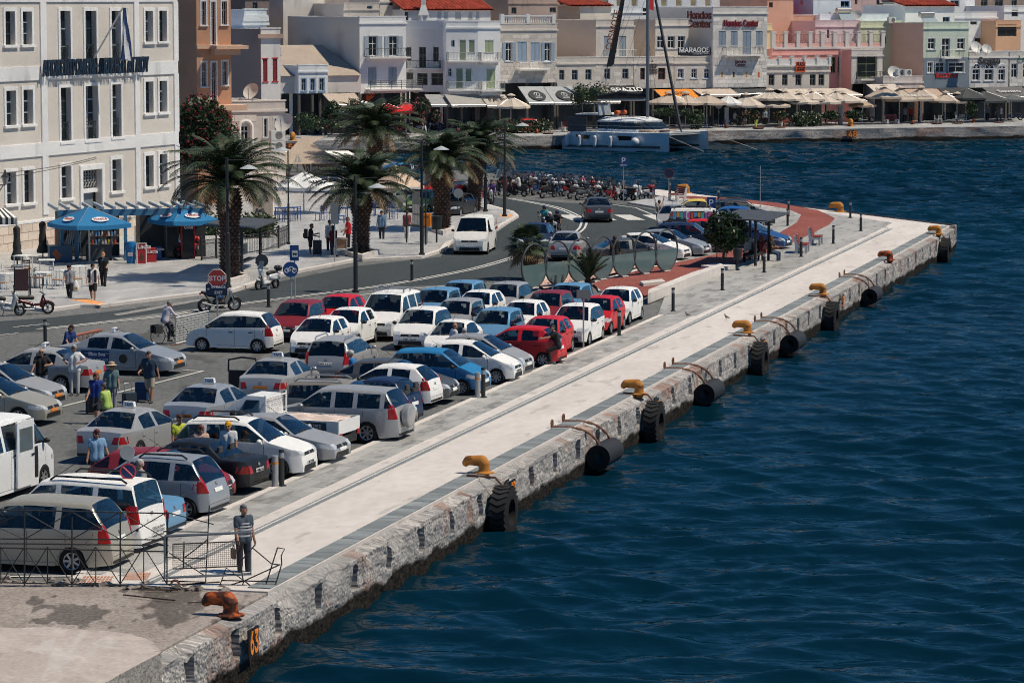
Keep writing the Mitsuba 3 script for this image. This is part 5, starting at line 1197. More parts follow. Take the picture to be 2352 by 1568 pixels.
mbp=G(97,1122)-np.array([1.40,1.49,0]); car('minibus',tuple(P2(mbp,2.25)),(.70,.72,.74),72, 'white minibus with a sliding door at the left edge',name='minibus',cat='minibus',z=2.25)
car('panelvan',(1094,495),(.66,.66,.64),263, 'dusty white panel van on the road beside the plaza',name='panel_van',cat='van')
car('saloon',(1372,453),GREY,92, 'dark grey saloon driving away round the bend',name='moving_car'); car('saloon',(1303,531),SILV,84, 'silver saloon on the road behind the ring screens',name='moving_car'); car('fiesta',(1234,512),NAVY,262, 'dark car coming up behind the fan palm',name='moving_car')
FG = 'cars parked round the far bend'
for a in [('saloon',(1432,547),GREY,14, 'dark grey saloon behind the glass ring screens'),('compact',(1480,535),WHT,-22, 'white hatchback with five spoke wheels behind the rings'),('compact',(1528,527),SILB,-24, 'silver hatchback next to the clipped tree'),
          ('smallsuv',(1570,510),NAVY,-10, 'navy off-roader with black roof bars'),('compact',(1622,503),RED,-12, 'red hatchback behind the clipped tree'),('fiesta',(1546,470),SILV,262, 'silver hatchback with an open door by the man with a camera'),
          ('railvan',(1600,478),WHT,-6, 'white van with coloured stripes on its side'),('bubble',(1600,457),(.66,.48,.10),176, 'pale yellow bubble car'),('smallsuv',(1690,457),(.03,.04,.055),4, 'dark off-roader near the tip of the quay'),
          ('fiesta',(1680,474),(.015,.10,.34),172, 'bright blue hatchback behind the blue parking sign'),('fiesta',(1664,486),SILB,-14, 'pale blue hatchback behind the clipped tree'),('compact',(1716,512),(.02,.07,.2),-24, 'blue car behind the bus shelter roof')]: car(*a)
for a in [('fiesta',(978,436),(.16,.24,.08),250, 'pale green hatchback parked behind the palms'),('compact',(1010,410),RED,200, 'red car parked behind the palm trunks'),('railvan',(1056,418),WHT,190, 'white van parked behind the palms'),('compact',(936,430),SILV,195, 'silver car parked behind the beige parasol'),
          ('compact',(1050,443),(.02,.02,.022),250, 'black car parked behind the second palm trunk'),('compact',(915,374),BLUE,200, 'blue car beside the inner harbour'),('compact',(1208,273),RED,205, 'red car among the shrubs on the far quay'),('compact',(855,362),(.62,.63,.62),190, 'white car roof by the inner harbour')]: car(*a)
# things that only one vehicle has
def onto(t,name,m,bs,smooth=False): PF(f'{t}__{name}',shape(m,bs,smooth),t_loc[t])
K={labels[t]['label']: t for t in t_loc}
t=K['silver off-roader with a spare wheel on its tail']; L=4.55
onto(t, 'spare_wheel_cover',MB().lathe([(.01,.13),(.30,.13),(.37,.09),(.38,0),(.36,-.1),(.01,-.1)],24,MAT((-L/2-.10,.1,.86),R=Ry(-math.pi/2))),paint(SILV),40)
t=K['silver taxi with its driver door open']
onto(t, 'open_door',MB().box((.35,1.42,.63),(.09,1.15,.62),ch=.02),BLACKP); f=MB().tube([(.35,.88,.93),(.33,1.0,1.36),(.33,1.5,1.40),(.33,1.98,1.30),(.35,2.0,.9)],.035,6); onto(t, 'open_door__window_frame',f,BLACKP)
t=K['silver blue taxi with a dark blue door panel']; B=CARS['taxi'].dims[6]
onto(t, 'door_panel',decal(B,[(-1.25,.34),(-.12,.34),(-.12,.90),(-1.25,.90)], 's',.012),mat((.02,.05,.16),.4))
onto(t, 'door_panel__lettering',lay(words('RENT A MOTO',.11,.008),(-1.20,-.915,.50),(1,0,0),(0,0,1),(0,-1,0)),mat((.3,.45,.6),.5)); onto(t, 'door_panel__lettering',lay(words('Blue Sea',.12,.008),(-.95,-.91,.70),(1,0,0),(0,0,1),(0,-1,0)),mat((.7,.75,.8),.5))
onto(t, 'door_emblem',MB().lathe([(.01,.0),(.17,0)],16,MAT((.45,-.90,.62),R=Rx(math.pi/2))),mat((.06,.045,.03),.6))
t=K['silver taxi with its driver door open']; onto(t, 'side_stripe',decal(B,[(-1.9,.66),(-1.5,.66),(-1.5,.72),(-1.9,.72)], 's',.012),mat((.6,.28,.05),.5))
t=K['white van with coloured stripes on its side']; B=CARS['railvan'].dims[6]; rr=random.Random(2)
for i in range(14):
    c=[(.55,.08,.06),(.10,.30,.55),(.60,.28,.05),(.08,.36,.30),(.20,.12,.34),(.5,.1,.3)][i % 6]; x=-2.0+i*.2
    onto(t, 'colour_stripe',decal(B,[(x,1.24+rr.uniform(0,.2)),(x+.16,1.24+rr.uniform(0,.2)),(x+.16,1.66),(x,1.66)], 's',.014,3),mat(c,.5))
t=K['white minibus with a sliding door at the left edge']; B=CARS['minibus'].dims[6]
onto(t, 'lettering',lay(words('OLYMPIC',.17,.01),(-.05,-1.0,.82),(1,0,0),(0,0,1),(0,-1,0)),mat((.01,.05,.11),.5))
onto(t, 'sliding_door',MB().box((.45,-1.06,1.22),(1.05,.06,1.85),ch=.01),paint((.70,.72,.74))); onto(t, 'sliding_door__window',MB().box((.45,-1.095,1.62),(.8,.012,.66)),CARGLASS); onto(t, 'door_opening',decal(B,[(1.02,.42),(1.42,.42),(1.42,2.1),(1.02,2.1)], 's',.006),BLACKP)
onto(t, 'sliding_door__handle',MB().box((.85,-1.11,1.15),(.16,.03,.05)),BLACKP)
t=K['dusty white panel van on the road beside the plaza']
onto(t, 'lettering',lay(words('ΒΙΟΧΑΛΚ',.16,.012),(-1.3,.955,1.15),(-1,0,0),(0,0,1),(0,1,0)),mat((.22,.05,.04),.5)); onto(t, 'emblem',MB().prism([(-.22,0),(.22,0),(0,.42)],0,.012,(-1.6,.955,1.4),np.array([[-1,0,0],[0,0,1],[0,1,0.]])),mat((.26,.06,.04),.5))
t=K['white van with black roof rails and tall red tail lamps']
for i,(w,h) in enumerate((('Galissas Beach',.07),('Tel. 22810 42052',.06),('info@hermeis.gr',.06))): onto(t, 'lettering',lay(words(w,h,.006,False),(-2.225,.15,.62-i*.1),(0,-1,0),(0,0,1),(-1,0,0)),mat((.08,.08,.09),.6))
for lb,tx in (('white boxy hatchback with a dark lower grille, front and centre of the rows', 'EMT 1675'),('white small hatchback parked nose on beside the grey estate', 'EMN 2915'),('white off-roader with black roof rails', 'IKT 2156'),('white rounded hatchback with oval headlights', 'EMN 1452'),('dark red hatchback under the silver people carrier', 'EMK 3098')):
    t=K[lb]; kind={'white bo': 'panda', 'white sm': 'city', 'white of': 'smallsuv', 'white ro': 'round', 'dark red': 'fiesta'}[lb[:8]]; L=CARS[kind].dims[0]
    m=words(tx,.075,.006); m.vertices[:,0] -= m.vertices[:,0].max()/2; onto(t, 'plate__lettering',lay(m,(L/2+.03,0,.45),(0,1,0),(0,0,1),(1,0,0)),mat((.02,.02,.03),.5))
for lb,tx,kind in (('grey estate car with silver roof rails seen from behind', 'ZMH 4110', 'wagon'),('silver taxi with the white roof sign facing the camera', 'TAZ 2834', 'taxi'),('black old saloon with red tail lamps', 'YNM 2434', 'oldsaloon')):
    t=K[lb]; L=CARS[kind].dims[0]; bl={'wagon': .98, 'taxi': .94, 'oldsaloon': .90}[kind]; m=words(tx,.075,.006); m.vertices[:,0] -= m.vertices[:,0].max()/2
    onto(t, 'plate__lettering',lay(m,(-L/2-.03,0,bl-.28),(0,-1,0),(0,0,1),(-1,0,0)),mat((.02,.02,.03),.5))
# pickup with a covered load
pk=Proto(); WP=paint((.68,.69,.69))
cab=m3.Manifold.hull_points(np.array([[x,y*s,z] for s in (-1,1) for x,y,z in [(.1,.74,.95),(.0,.80,.35),(1.95,.78,.35),(2.05,.74,.8),(1.2,.76,1.0),(.12,.60,1.66),(.75,.58,1.68)]]))
pk.part('cab',cab,WP,30)
pk.part('windscreen',MB().quad((1.18,-.66,1.05),(1.18,.66,1.05),(.84,.54,1.60),(.84,-.54,1.60)),CARGLASS)
for s in (1,-1):
    pk.part('side_window',MB().quad((.25,s*.755,1.05),(1.05,s*.765,1.05),(.74,s*.625,1.55),(.28,s*.635,1.55)),CARGLASS); pk.part('mirror',MB().box((1.05,s*.95,1.12),(.1,.2,.24)),BLACKP)
pk.part('chassis',MB().box((-.7,0,.42),(3.6,1.0,.22)),BLACKP)
bed=MB().box((-1.2,0,.66),(2.5,1.66,.08)); pk.part('bed',bed,WP)
for c,d in (((-1.2,.82,.86),(2.5,.04,.34)),((-1.2,-.82,.86),(2.5,.04,.34)),((-2.44,0,.86),(.04,1.66,.34)),((.04,0,.86),(.04,1.66,.34))): pk.part('side_board',MB().box(c,d),WP)
pk.part('sign_panel',MB().box((-1.1,.845,.86),(1.9,.012,.24)),mat((.03,.05,.06),.5)); pk.part('sign_panel__lettering',lay(words('ΟΙΚΟΔΟΜΙΚΕΣ ΕΡΓΑΣΙΕΣ',.10,.006),(-.25,.856,.81),(-1,0,0),(0,0,1),(0,1,0)),mat((.6,.62,.62),.5))
rk=MB()
for y in (-.78,.78): rk.tube([(.02,y,.7),(.02,y,1.72)],.035,6)
for z in (1.05,1.62): rk.tube([(.02,-.78,z),(.02,.78,z)],.03,6)
for y in np.linspace(-.55,.55,12): rk.tube([(.02,y,1.05),(.02,y,1.62)],.008,4,False)
for z in np.linspace(1.12,1.55,8): rk.tube([(.02,-.55,z),(.02,.55,z)],.008,4,False)
pk.part('headboard',rk,WP)
tx,tyy=np.meshgrid(np.linspace(-2.35,-.08,22),np.linspace(-.74,.74,14),indexing='ij'); tz=.98+.34*(meshkit.fbm(np.stack([tx*1.6,tyy*1.8,tx*0],-1),3,3)-.35)*np.clip(1.1-np.abs(tyy),0,1)
pk.part('tarpaulin',MB().grid(np.stack([tx,tyy,tz],-1),True),mat((.58,.47,.42),.9),True)
for x in (1.35,-1.5):
    for s in (1,-1):
        a,b,d,fl=wheel_meshes(.30,.19,6)
        if s>0: [fl(m) for m in (a,b,d)]
        for m in (a,b,d): m.v=[v+[x,s*.68,.30] for v in m.v]
        k=pk.part('wheel',d,BLACKP); pk.part(k + '__tyre',a,RUBBER,30); pk.part(k + '__rim',b,RIM)
for s in (1,-1): pk.part('tail_light',MB().box((-2.45,s*.7,.56),(.05,.2,.16)),TAIL); pk.part('headlight',MB().box((2.03,s*.58,.72),(.06,.3,.16)),LAMP)
g=G(604,905,1.66); pk.place('pickup_truck',MAT((g[0]-.45*math.cos(math.radians(160)),g[1]-.45*math.sin(math.radians(160)),0),math.radians(160)), 'small white pickup truck with a pale tarpaulin over its load', 'pickup truck')
# ------------------------------------------------------------------ people
def fy(x):                                          # how far off the cafe terraces of the far quay stand
    Y=335.
    for _ in range(4): Y=320.7+((x-1176)/PXF*Y-3.2)*.52+13.2
    return Y
def far_px(p,d=0): return p[0],13.88*PXF/(fy(p[0])-d)-4
SKIN,SHIRT,LEGS,HAIR,SHOE,ACC=[mat((.5,.5,.5),.6,key=k) for k in ('skin', 'shirt', 'trousers', 'hair', 'shoe', 'accessory')]
LENS=mat((.008,.008,.01),.15)


def chain(bones,edge=.045,n=2):                   # one continuous surface round bones (a, ra, b, rb)
    hs=[]
    for a,ra,b,rb in bones: hs.append(m3.Manifold.batch_hull([m3.Manifold.sphere(ra,10).translate(list(map(float,a))),m3.Manifold.sphere(rb,10).translate(list(map(float,b)))]))
    M=m3.Manifold.batch_boolean(hs,m3.OpType.Add).refine_to_length(edge).to_mesh()
    t=trimesh.Trimesh(M.vert_properties[:,:3],M.tri_verts,process=True); trimesh.smoothing.filter_taubin(t,iterations=n*4); return t


PEOPLE={}


def pose(arms=((8,10,12),(8,10,12)),legs=((0,0),(0,0)),lean=0,sit=False,shorts=False,long=False,hair='short',skirt=False,head=0,dress_len=0,sleeves=True):
    k=(arms,legs,lean,sit,shorts,long,hair,skirt,head,sleeves)
    if k in PEOPLE: return PEOPLE[k]
    p=Proto(); A=np.array; up=Ry(math.radians(lean))
    hipz=.93
    pelvis=A([0,0,hipz])
    T0=lambda v: pelvis+up @ (A(v,float)-pelvis)
    body,shirt,trs,shoes=[],[],[],[]
    ch,wa=T0([.01,0,1.30]),T0([0,0,1.08])
    neck=T0([0,0,1.47]); hd=T0([.035,0,1.615]) 
    for s in (1,-1):
        c2,w2,h2=T0([.0,s*.09,1.32]),T0([0,s*.07,1.08]),T0([0,s*.085,hipz])
        sh=T0([0,s*.175,1.415])
        body+=[(c2,.115,w2,.105),(w2,.105,h2,.115),(c2,.11,sh,.065),(T0([0,0,1.40]),.08,sh,.06)]
        shirt+=[(c2,.138,w2,.128),(w2,.128,T0([0,s*.085,.90]),.142),(c2,.128,sh,.086),(T0([0,0,1.40]),.095,sh,.078)]
        f,ab,eb=[math.radians(x) for x in arms[0 if s>0 else 1]]
        d=A([math.sin(f)*math.cos(ab),s*math.sin(ab),-math.cos(f)*math.cos(ab)]); el=sh+up @ d*.29 if abs(lean)<40 else sh+d*.29
        f2=f+eb; ab2=ab*(1-min(1,abs(eb)/1.6))-(math.radians(38) if ab>.6 else 0); d2=A([math.sin(f2)*math.cos(ab2),s*math.sin(ab2),-math.cos(f2)*math.cos(ab2)]); wr=el+d2*.25
        body+=[(sh,.058,el,.043),(el,.043,wr,.030)]
        pal_=wr+d2*.075; body.append((wr,.03,pal_,.034))
        sd=np.cross(d2,[0,s,0]); sd=sd/(np.linalg.norm(sd)+1e-9)
        for q,ln in zip((-.027,-.009,.009,.027),(.065,.08,.075,.055)): a=pal_+sd*q+d2*.02; body.append((a,.011,a+d2*ln*.8-A([0,s*.02,0]),.009))
        a=wr+d2*.03+sd*.03; body.append((a,.013,a+sd*.03+d2*.045,.010))
        if sleeves == 'long': shirt+=[(sh,.075,el,.062),(el,.062,wr,.044)]
        elif sleeves: shirt+=[(sh,.078,sh+(el-sh)*.62,.070)]
        hf,kn=[math.radians(x) for x in legs[0 if s>0 else 1]]
        hp=A([0,s*.095,hipz-.02]); l1=A([math.sin(hf),s*.02,-math.cos(hf)]); kk=hp+l1*.43; l2=A([math.sin(hf-kn),0,-math.cos(hf-kn)]); an=kk+l2*.42
        body+=[(h2,.11,hp,.10),(hp,.088,kk,.055),(kk,.055,kk+l2*.15-A([.015,0,0]),.058),(kk+l2*.15-A([.015,0,0]),.058,an,.036)]
        ft=A([math.cos(hf-kn if sit else max(-.5,min(.3,(hf-kn)*.6))),0,math.sin(hf-kn if sit else (hf-kn)*.6)]); ft=A([.98,0,-.05]) if not sit else A([.97,0,.0])
        heel=an-A([.02,0,.035]); toe=an+ft*.15-A([0,0,.045]); body+=[(an,.036,heel,.035),(heel,.034,toe,.028)]
        shoes+=[(an-A([.03,0,.045]),.045,toe+A([.02,0,0]),.038)]
        e=kk+l1*(-.05 if shorts else 0)
        trs+=[(h2,.130,hp,.118),(hp,.112,e,.088 if shorts else .075)]
        if skirt: trs+=[(h2,.14,hp+A([0,s*.03,-.35]),.15)]
        if not shorts and not skirt: trs+=[(kk,.075,an+A([0,0,.03]),.060)]
    body+=[(neck,.058,T0([.015,0,1.53]),.052),(T0([0,0,1.42]),.075,neck,.058),(hd+A([-.02,0,.03]),.098,hd+A([.025,0,-.045]),.072),(hd+A([.045,0,-.075]),.045,hd+A([.02,0,-.04]),.06),(hd+A([.095,0,.0]),.012,hd+A([.112,0,-.025]),.015)]
    for s in (1,-1): body.append((hd+A([-.01,s*.088,.02]),.018,hd+A([-.008,s*.09,-.02]),.013))
    p.part('body',chain(body,.04,1),SKIN,True)
    p.part('shirt',chain(shirt,.06),SHIRT,True); p.part('trousers' if not skirt else 'skirt',chain(trs,.06),LEGS,True); p.part('shoes',chain(shoes,.06,1),SHOE,True)
    if hair == 'short': p.part('hair',chain([(hd+A([-.035,0,.055]),.092,hd+A([.02,0,.085]),.072),(hd+A([-.06,0,0]),.07,hd+A([-.03,0,.06]),.09)],.04,1),HAIR,True)
    elif hair == 'long': p.part('hair',chain([(hd+A([-.03,0,.05]),.108,hd+A([.025,0,.08]),.082),(hd+A([-.05,0,.03]),.10,hd+A([-.08,0,-.20]),.085),(hd+A([-.08,0,-.20]),.085,hd+A([-.06,.02,-.36]),.05)],.04,1),HAIR,True)
    elif hair == 'bob': p.part('hair',chain([(hd+A([-.035,0,.055]),.105,hd+A([.02,0,.09]),.075),(hd+A([-.065,.045,.02]),.075,hd+A([-.06,.05,-.08]),.055),(hd+A([-.065,-.045,.02]),.075,hd+A([-.06,-.05,-.08]),.055)],.04,1),HAIR,True)
    elif hair == 'cap': p.part('cap',chain([(hd+A([-.03,0,.06]),.103,hd+A([.02,0,.07]),.092),(hd+A([.08,.04,.055]),.012,hd+A([.17,.0,.045]),.012),(hd+A([.08,-.04,.055]),.012,hd+A([.17,.0,.045]),.012)],.04,1),ACC,True)
    elif hair == 'hat':
        p.part('hair',chain([(hd+A([-.05,.05,.0]),.08,hd+A([-.04,.05,-.08]),.05),(hd+A([-.05,-.05,.0]),.08,hd+A([-.04,-.05,-.08]),.05)],.05,1),HAIR,True)
        p.part('straw_hat',MB().lathe([(.20,.0),(.11,.025),(.105,.11),(.02,.13)],16,MAT(hd+A([0,0,.065]))),ACC,30)
    elif hair == 'helmet': p.part('helmet',chain([(hd+A([-.02,0,.03]),.135,hd+A([.01,0,.05]),.13)],.05,1),ACC,True); p.part('helmet__visor',MB().mesh(sphere(hd+A([.05,0,.02]),.10,2,(.95,1.0,.55))),LENS,True)
    for s in (1,-1):
        p.part('eye',MB().mesh(sphere(hd+A([.088,s*.034,.018]),.012,1)),LENS,True)
    p.joints=dict(head=hd,neck=neck); PEOPLE[k]=p; return p


def sunglasses(t,p,M): PF(f'{t}__sunglasses',SUNG,np.asarray(M) @ MAT(p.joints['head']))


SUNG=shape(MB().box((.098,.034,.02),(.02,.055,.04)).box((.098,-.034,.02),(.02,.055,.04)).box((.1,0,.028),(.012,.03,.012)).box((.045,.088,.026),(.11,.012,.014)).box((.045,-.088,.026),(.11,.012,.014)),LENS)
SKINS=[(.40,.22,.15),(.34,.175,.115),(.46,.27,.19),(.26,.13,.085)]
who=[]


def person(px,head,label,shirt,bottom,haircol=(.03,.02,.016),h=1.75,skin=0,shoes=(.03,.03,.03),acc=(.5,.5,.5),glasses=False,group=None,z=0.0,top=None,at3=None,extra=(),**kw):
    p=pose(**kw); x,y=px
    if top is not None:                             # only the head shows: set the feet where someone of that height would stand
        y=(top+4*.0719*h)/(1-.0719*h)
    loc=G(x,y,z) if at3 is None else np.asarray(at3,float); s=h/1.75
    M=MAT(loc,math.radians(head),s)
    t=p.place('person',M,label, 'person',group,{SKIN: mat(SKINS[skin],.55),SHIRT: mat(shirt,.85),LEGS: mat(bottom,.85),HAIR: mat(haircol,.7),SHOE: mat(shoes,.6),ACC: mat(acc,.8)})
    if glasses: sunglasses(t,p,M)
    for nm,m,b in extra: PF(f'{t}__{nm}',shape(m,b),M)
    who.append(t); return t,M


HIPS=((-8,48,82),(-8,48,82)); W1_=dict(legs=((22,4),(-16,14)),arms=((-18,8,15),(20,8,20))); PHONE=((25,8,75),(20,8,60))
BLK_,WHT_,NVY,GRY,KHA,DEN=(.012,.012,.014),(.72,.72,.72),(.014,.022,.045),(.22,.22,.23),(.40,.34,.26),(.05,.08,.14)
st=MB()
t,M=person((560,1322),300, 'man in a striped polo shirt by the bent railing with a small black bag',(.05,.07,.10),(.018,.024,.038),(.16,.16,.16),skin=1,shoes=(.05,.03,.02),arms=((5,8,10),(12,10,28)))
for z in (1.0,1.075,1.15,1.225,1.30):
    b=MB().lathe([(.226,z-.022),(.230,z),(.226,z+.022)],20); b.v=[v*[.66,1.0,1] for v in b.v]
    PF(t + '__stripe',shape(b,mat((.45,.46,.50),.85)),M)
k=thing('handbag', 'small black wrist bag held by the man in the striped polo', 'bag'); PF(k + '__pouch',shape(MB().box((.06,-.30,.58),(.22,.07,.24),ch=.02),BLACKP),M); PF(k + '__strap',shape(MB().tube([(.0,-.30,.70),(.05,-.29,.80),(.12,-.30,.70)],.01,5),BLACKP),M)
person((814,900),172, 'man in a bright blue shirt and pale cap walking behind the grey estate',(.01,.13,.36),(.03,.04,.06),acc=(.45,.42,.37),hair='cap',skin=1,top=803,lean=8,**W1_)
person((172,908),262, 'grey haired man in a white shirt and pale trousers, hands on hips',WHT_,(.42,.42,.43),(.35,.35,.36),h=1.80,skin=1,glasses=True,arms=HIPS,legs=((0,0),(4,2)))
person((97,913),275, 'bald man in a black polo shirt leaning on a taxi bonnet',BLK_,(.16,.19,.24),hair='none',top=799,skin=0,glasses=True,arms=((10,40,80),(25,18,0)))
person((222,973),262, 'woman in a blue top with sunglasses, straw hat in her hand',(.012,.035,.20),(.025,.03,.045),(.20,.06,.03),h=1.70,glasses=True,shoes=(.6,.6,.6),hair='bob',skirt=True,sleeves=False,**W1_)
k=thing('straw_hat', 'straw hat held by the woman in the blue top', 'hat'); g=G(236,930); PF(k + '__crown',shape(MB().lathe([(.2,0),(.11,.02),(.1,.11),(.02,.13)],16,MAT(g+[.0,0,.35],R=Rx(1.1))),mat((.52,.30,.15),.8)))
person((258,945),268, 'woman in a pale sun hat and patterned blouse pulling a case',(.10,.17,.19),(.22,.23,.27),(.35,.2,.1),h=1.66,glasses=True,hair='hat',acc=(.50,.38,.25),arms=((5,10,10),(-5,24,10)),legs=((8,4),(-10,8)))
person((248,990),150, 'man in a lime green shirt bending behind a taxi',(.36,.50,.12),(.03,.03,.03),(.03,.025,.02),h=1.55,skin=1,lean=12,arms=((20,10,40),(20,10,40)))
person((345,924),258, 'man in a navy shirt and khaki shorts looking down beside his trolley',(.025,.05,.085),KHA,(.05,.045,.04),h=1.80,skin=1,shorts=True,lean=6,arms=((-6,16,10),(12,14,62)),legs=((14,2),(-8,22)))
person((224,1126),285, 'woman in a loose light blue shirt standing by the dark red car',(.18,.33,.52),(.03,.03,.04),(.10,.02,.02),top=984,h=1.68,glasses=True,hair='bob',sleeves=True,arms=((5,20,10),(5,14,10)))
person((413,1090),300, 'man in a yellow green polo behind the black saloon',(.44,.50,.04),(.03,.03,.03),top=951,skin=1,glasses=True)
person((463,1105),285, 'red haired woman behind the black saloon',(.5,.33,.26),(.05,.05,.06),(.20,.055,.03),top=975,h=1.6,glasses=True,hair='bob')
person((526,1105),262, 'man in a yellow cap and white shirt behind the black saloon',(.55,.57,.60),(.05,.05,.06),(.2,.2,.2),top=966,hair='cap',acc=(.62,.30,.01),skin=1)
person((325,1203),200, 'grey haired man half hidden behind the white van',(.3,.3,.32),(.05,.05,.05),(.38,.38,.38),top=1052)
person((155,845),318, 'woman in a dark blue polo leaning over a taxi boot',(.012,.04,.16),(.03,.03,.04),(.05,.02,.015),top=741,h=1.72,glasses=True,hair='bob',lean=22,arms=((35,12,20),(35,12,20)))
person((1040,846),20, 'balding man in a white shirt at the open car door',(.62,.62,.62),(.1,.1,.12),hair='none',top=739,skin=1,lean=6)
person((1063,858),76, 'man in a grey cap bending into the white car',(.10,.03,.03),(.05,.05,.06),hair='cap',top=751,acc=(.4,.4,.4),h=1.62,lean=20)
PG = 'people on the stone plaza'
t,M=person((160,690),268, 'long haired woman in a grey top carrying a white shopping bag',(.28,.29,.31),BLK_,(.012,.01,.01),h=1.66,glasses=True,hair='long',**W1_)
k=thing('shopping_bag', 'white and yellow plastic bag held by the long haired woman', 'bag'); g=G(174,690); PF(k + '__sack',shape(MB().lathe([(.01,.40),(.14,.42),(.18,.6),(.12,.82),(.03,.95)],10,MAT(g)),mat((.66,.66,.64),.5),True)); PF(k + '__print',shape(MB().box(g+[.05,-.17,.58],(.13,.01,.12)),mat((.6,.35,.02),.5)))
t,M=person((214,694),270, 'man in a white shirt, black waistcoat and shorts crossing the plaza',WHT_,BLK_,h=1.80,skin=1,glasses=True,shorts=True,**W1_)
v=MB()
for s in (1,-1): v.box((.05,s*.13,1.18),(.24,.11,.56),ch=.03)
PF(t + '__waistcoat',shape(v,mat(BLK_,.8)),M)
person((238,663),265, 'short blond woman in black with a blue scarf at the kiosk',BLK_,BLK_,(.50,.24,.11),h=1.76,skin=2,arms=((10,10,70),(8,10,20)),extra=[('scarf',MB().lathe([(.05,1.44),(.10,1.42),(.11,1.36),(.05,1.30)],12),mat((.05,.25,.45),.8))],legs=((14,2),(-10,10)))
t,M=person((713,588),8, 'man in black shorts looking at his phone with a backpack',BLK_,(.02,.024,.03),skin=1,shorts=True,arms=PHONE,lean=4)
k=thing('backpack', 'black backpack on the man with the phone', 'backpack'); PF(k + '__pack',shape(MB().box((-.24,0,1.22),(.2,.34,.5),ch=.05),BLACKP),M); PF(k + '__pocket',shape(MB().box((-.36,0,1.12),(.06,.26,.22),ch=.02),BLACKP),M)
def suitcase(px,az,label,col,h=.68):
    g=G(*px); g[2]=.13 if px[1]<700 else 0; k=thing('suitcase',label, 'suitcase'); M=MAT(g,az)
    PF(k + '__shell',shape(MB().box((0,0,h*.5+.06),(.28,.46,h),ch=.04),mat(col,.6)),M); PF(k + '__pocket',shape(MB().box((.16,0,h*.42),(.05,.36,h*.5),ch=.01),mat(tuple(c*.8 for c in col),.6)),M)
    PF(k + '__handle',shape(MB().tube([(-.1,-.13,h),(-.1,-.13,h+.38),(-.1,.13,h+.38),(-.1,.13,h)],.013,5),STEEL),M)
    for s in (1,-1): PF(k + '__wheel',shape(MB().lathe([(.001,-.02),(.045,-.02),(.045,.02),(.001,.02)],10,MAT((-.1,s*.19,.045),R=Rx(math.pi/2))),RUBBER),M)
suitcase((729,592),-1.4, 'large dark suitcase beside the man with the phone',(.02,.024,.03),.76); suitcase((327,922),-1.7, 'blue wheeled case behind the man in khaki shorts',(.01,.05,.14),.62); suitcase((297,934),-1.0, 'dark wheeled bag pulled by the woman in the sun hat',(.02,.035,.05),.42); suitcase((213,950),-1.5, 'black case beside the woman in the blue top',(.014,.015,.02),.6)
person((757,580),300, 'man in a white shirt and dark cap by the trolley',(.58,.60,.62),(.03,.03,.04),hair='cap',acc=(.04,.05,.06),sleeves='long',h=1.78)
person((766,590),130, 'woman in a dark red top and jeans beside the trolley',(.13,.015,.02),(.04,.06,.10),h=1.68,hair='bob',arms=((20,10,60),(5,10,10)))
person((800,573),200, 'man in a red shirt behind the palm trunk with a trolley',(.45,.012,.02),(.02,.02,.025),skin=1,h=1.8,arms=((30,8,30),(10,10,10)))
person((877,554),262, 'man in a light blue shirt and cap standing on the plaza',(.13,.22,.34),(.02,.024,.03),hair='cap',acc=(.02,.02,.025),sleeves='long',skin=1,shoes=(.12,.04,.02),legs=((6,0),(-6,4)))
person((935,552),80, 'person in white trousers behind the notice board',(.2,.05,.05),(.62,.62,.62),h=1.72,legs=((8,2),(-8,4)))
person((1514,524),88, 'man in a beige shirt photographing with raised arms',(.36,.31,.27),(.02,.02,.025),top=459,arms=((150,12,20),(150,12,20)))
person((1412,617),70, 'woman in a long dark coat walking behind the ring screens',(.012,.013,.016),(.012,.013,.016),top=541,sleeves='long',h=1.7,hair='bob',skirt=True)
SITL=dict(sit=True,legs=((82,82),(76,78)))
def seated(px,head,label,shirt,col,seat=.44,**kw):   # px: where the seat meets the ground
    g=G(*px); g[2]=seat-.86; lg=kw.pop('legs',((82,82),(76,78))); kw['sit']=True
    return _seated(g,head,label,shirt,col,lg,kw)
def _seated(g,head,label,shirt,col,lg,kw):
    kk=dict(kw); hair=kk.pop('haircol',(.03,.02,.016)); style=kk.pop('hair', 'short'); h=kk.pop('h',1.72); skin=kk.pop('skin',0); gl=kk.pop('glasses',False); acc=kk.pop('acc',(.3,.3,.3)); shoes=kk.pop('shoes',(.03,.03,.03)); grp=kk.pop('group',None)
    p=pose(legs=lg,hair=style,**kk); s=h/1.75; M=MAT(g,math.radians(head),s)
    t=p.place('person',M,label, 'person',grp,{SKIN: mat(SKINS[skin],.55),SHIRT: mat(shirt,.85),LEGS: mat(col,.85),HAIR: mat(hair,.7),SHOE: mat(shoes,.6),ACC: mat(acc,.8)})
    if gl: sunglasses(t,p,M)
    return t,M
seated((1727,606),190, 'man in dark clothes sitting at the left end of the bus shelter bench',BLK_,BLK_,seat=.55,lean=10,arms=((30,8,30),(30,8,30)),haircol=(.3,.3,.3))
seated((1748,603),90, 'person in dark red sitting inside the bus shelter',(.10,.02,.025),(.03,.03,.04),seat=.55,hair='bob',haircol=(.12,.04,.02))
seated((1772,603),330, 'woman in black with jeans sitting at the right end of the shelter',BLK_,(.05,.085,.14),seat=.55,hair='bob',haircol=(.16,.09,.05),glasses=True,arms=((30,8,60),(30,8,60)))
FGP = 'strollers on the far quay'
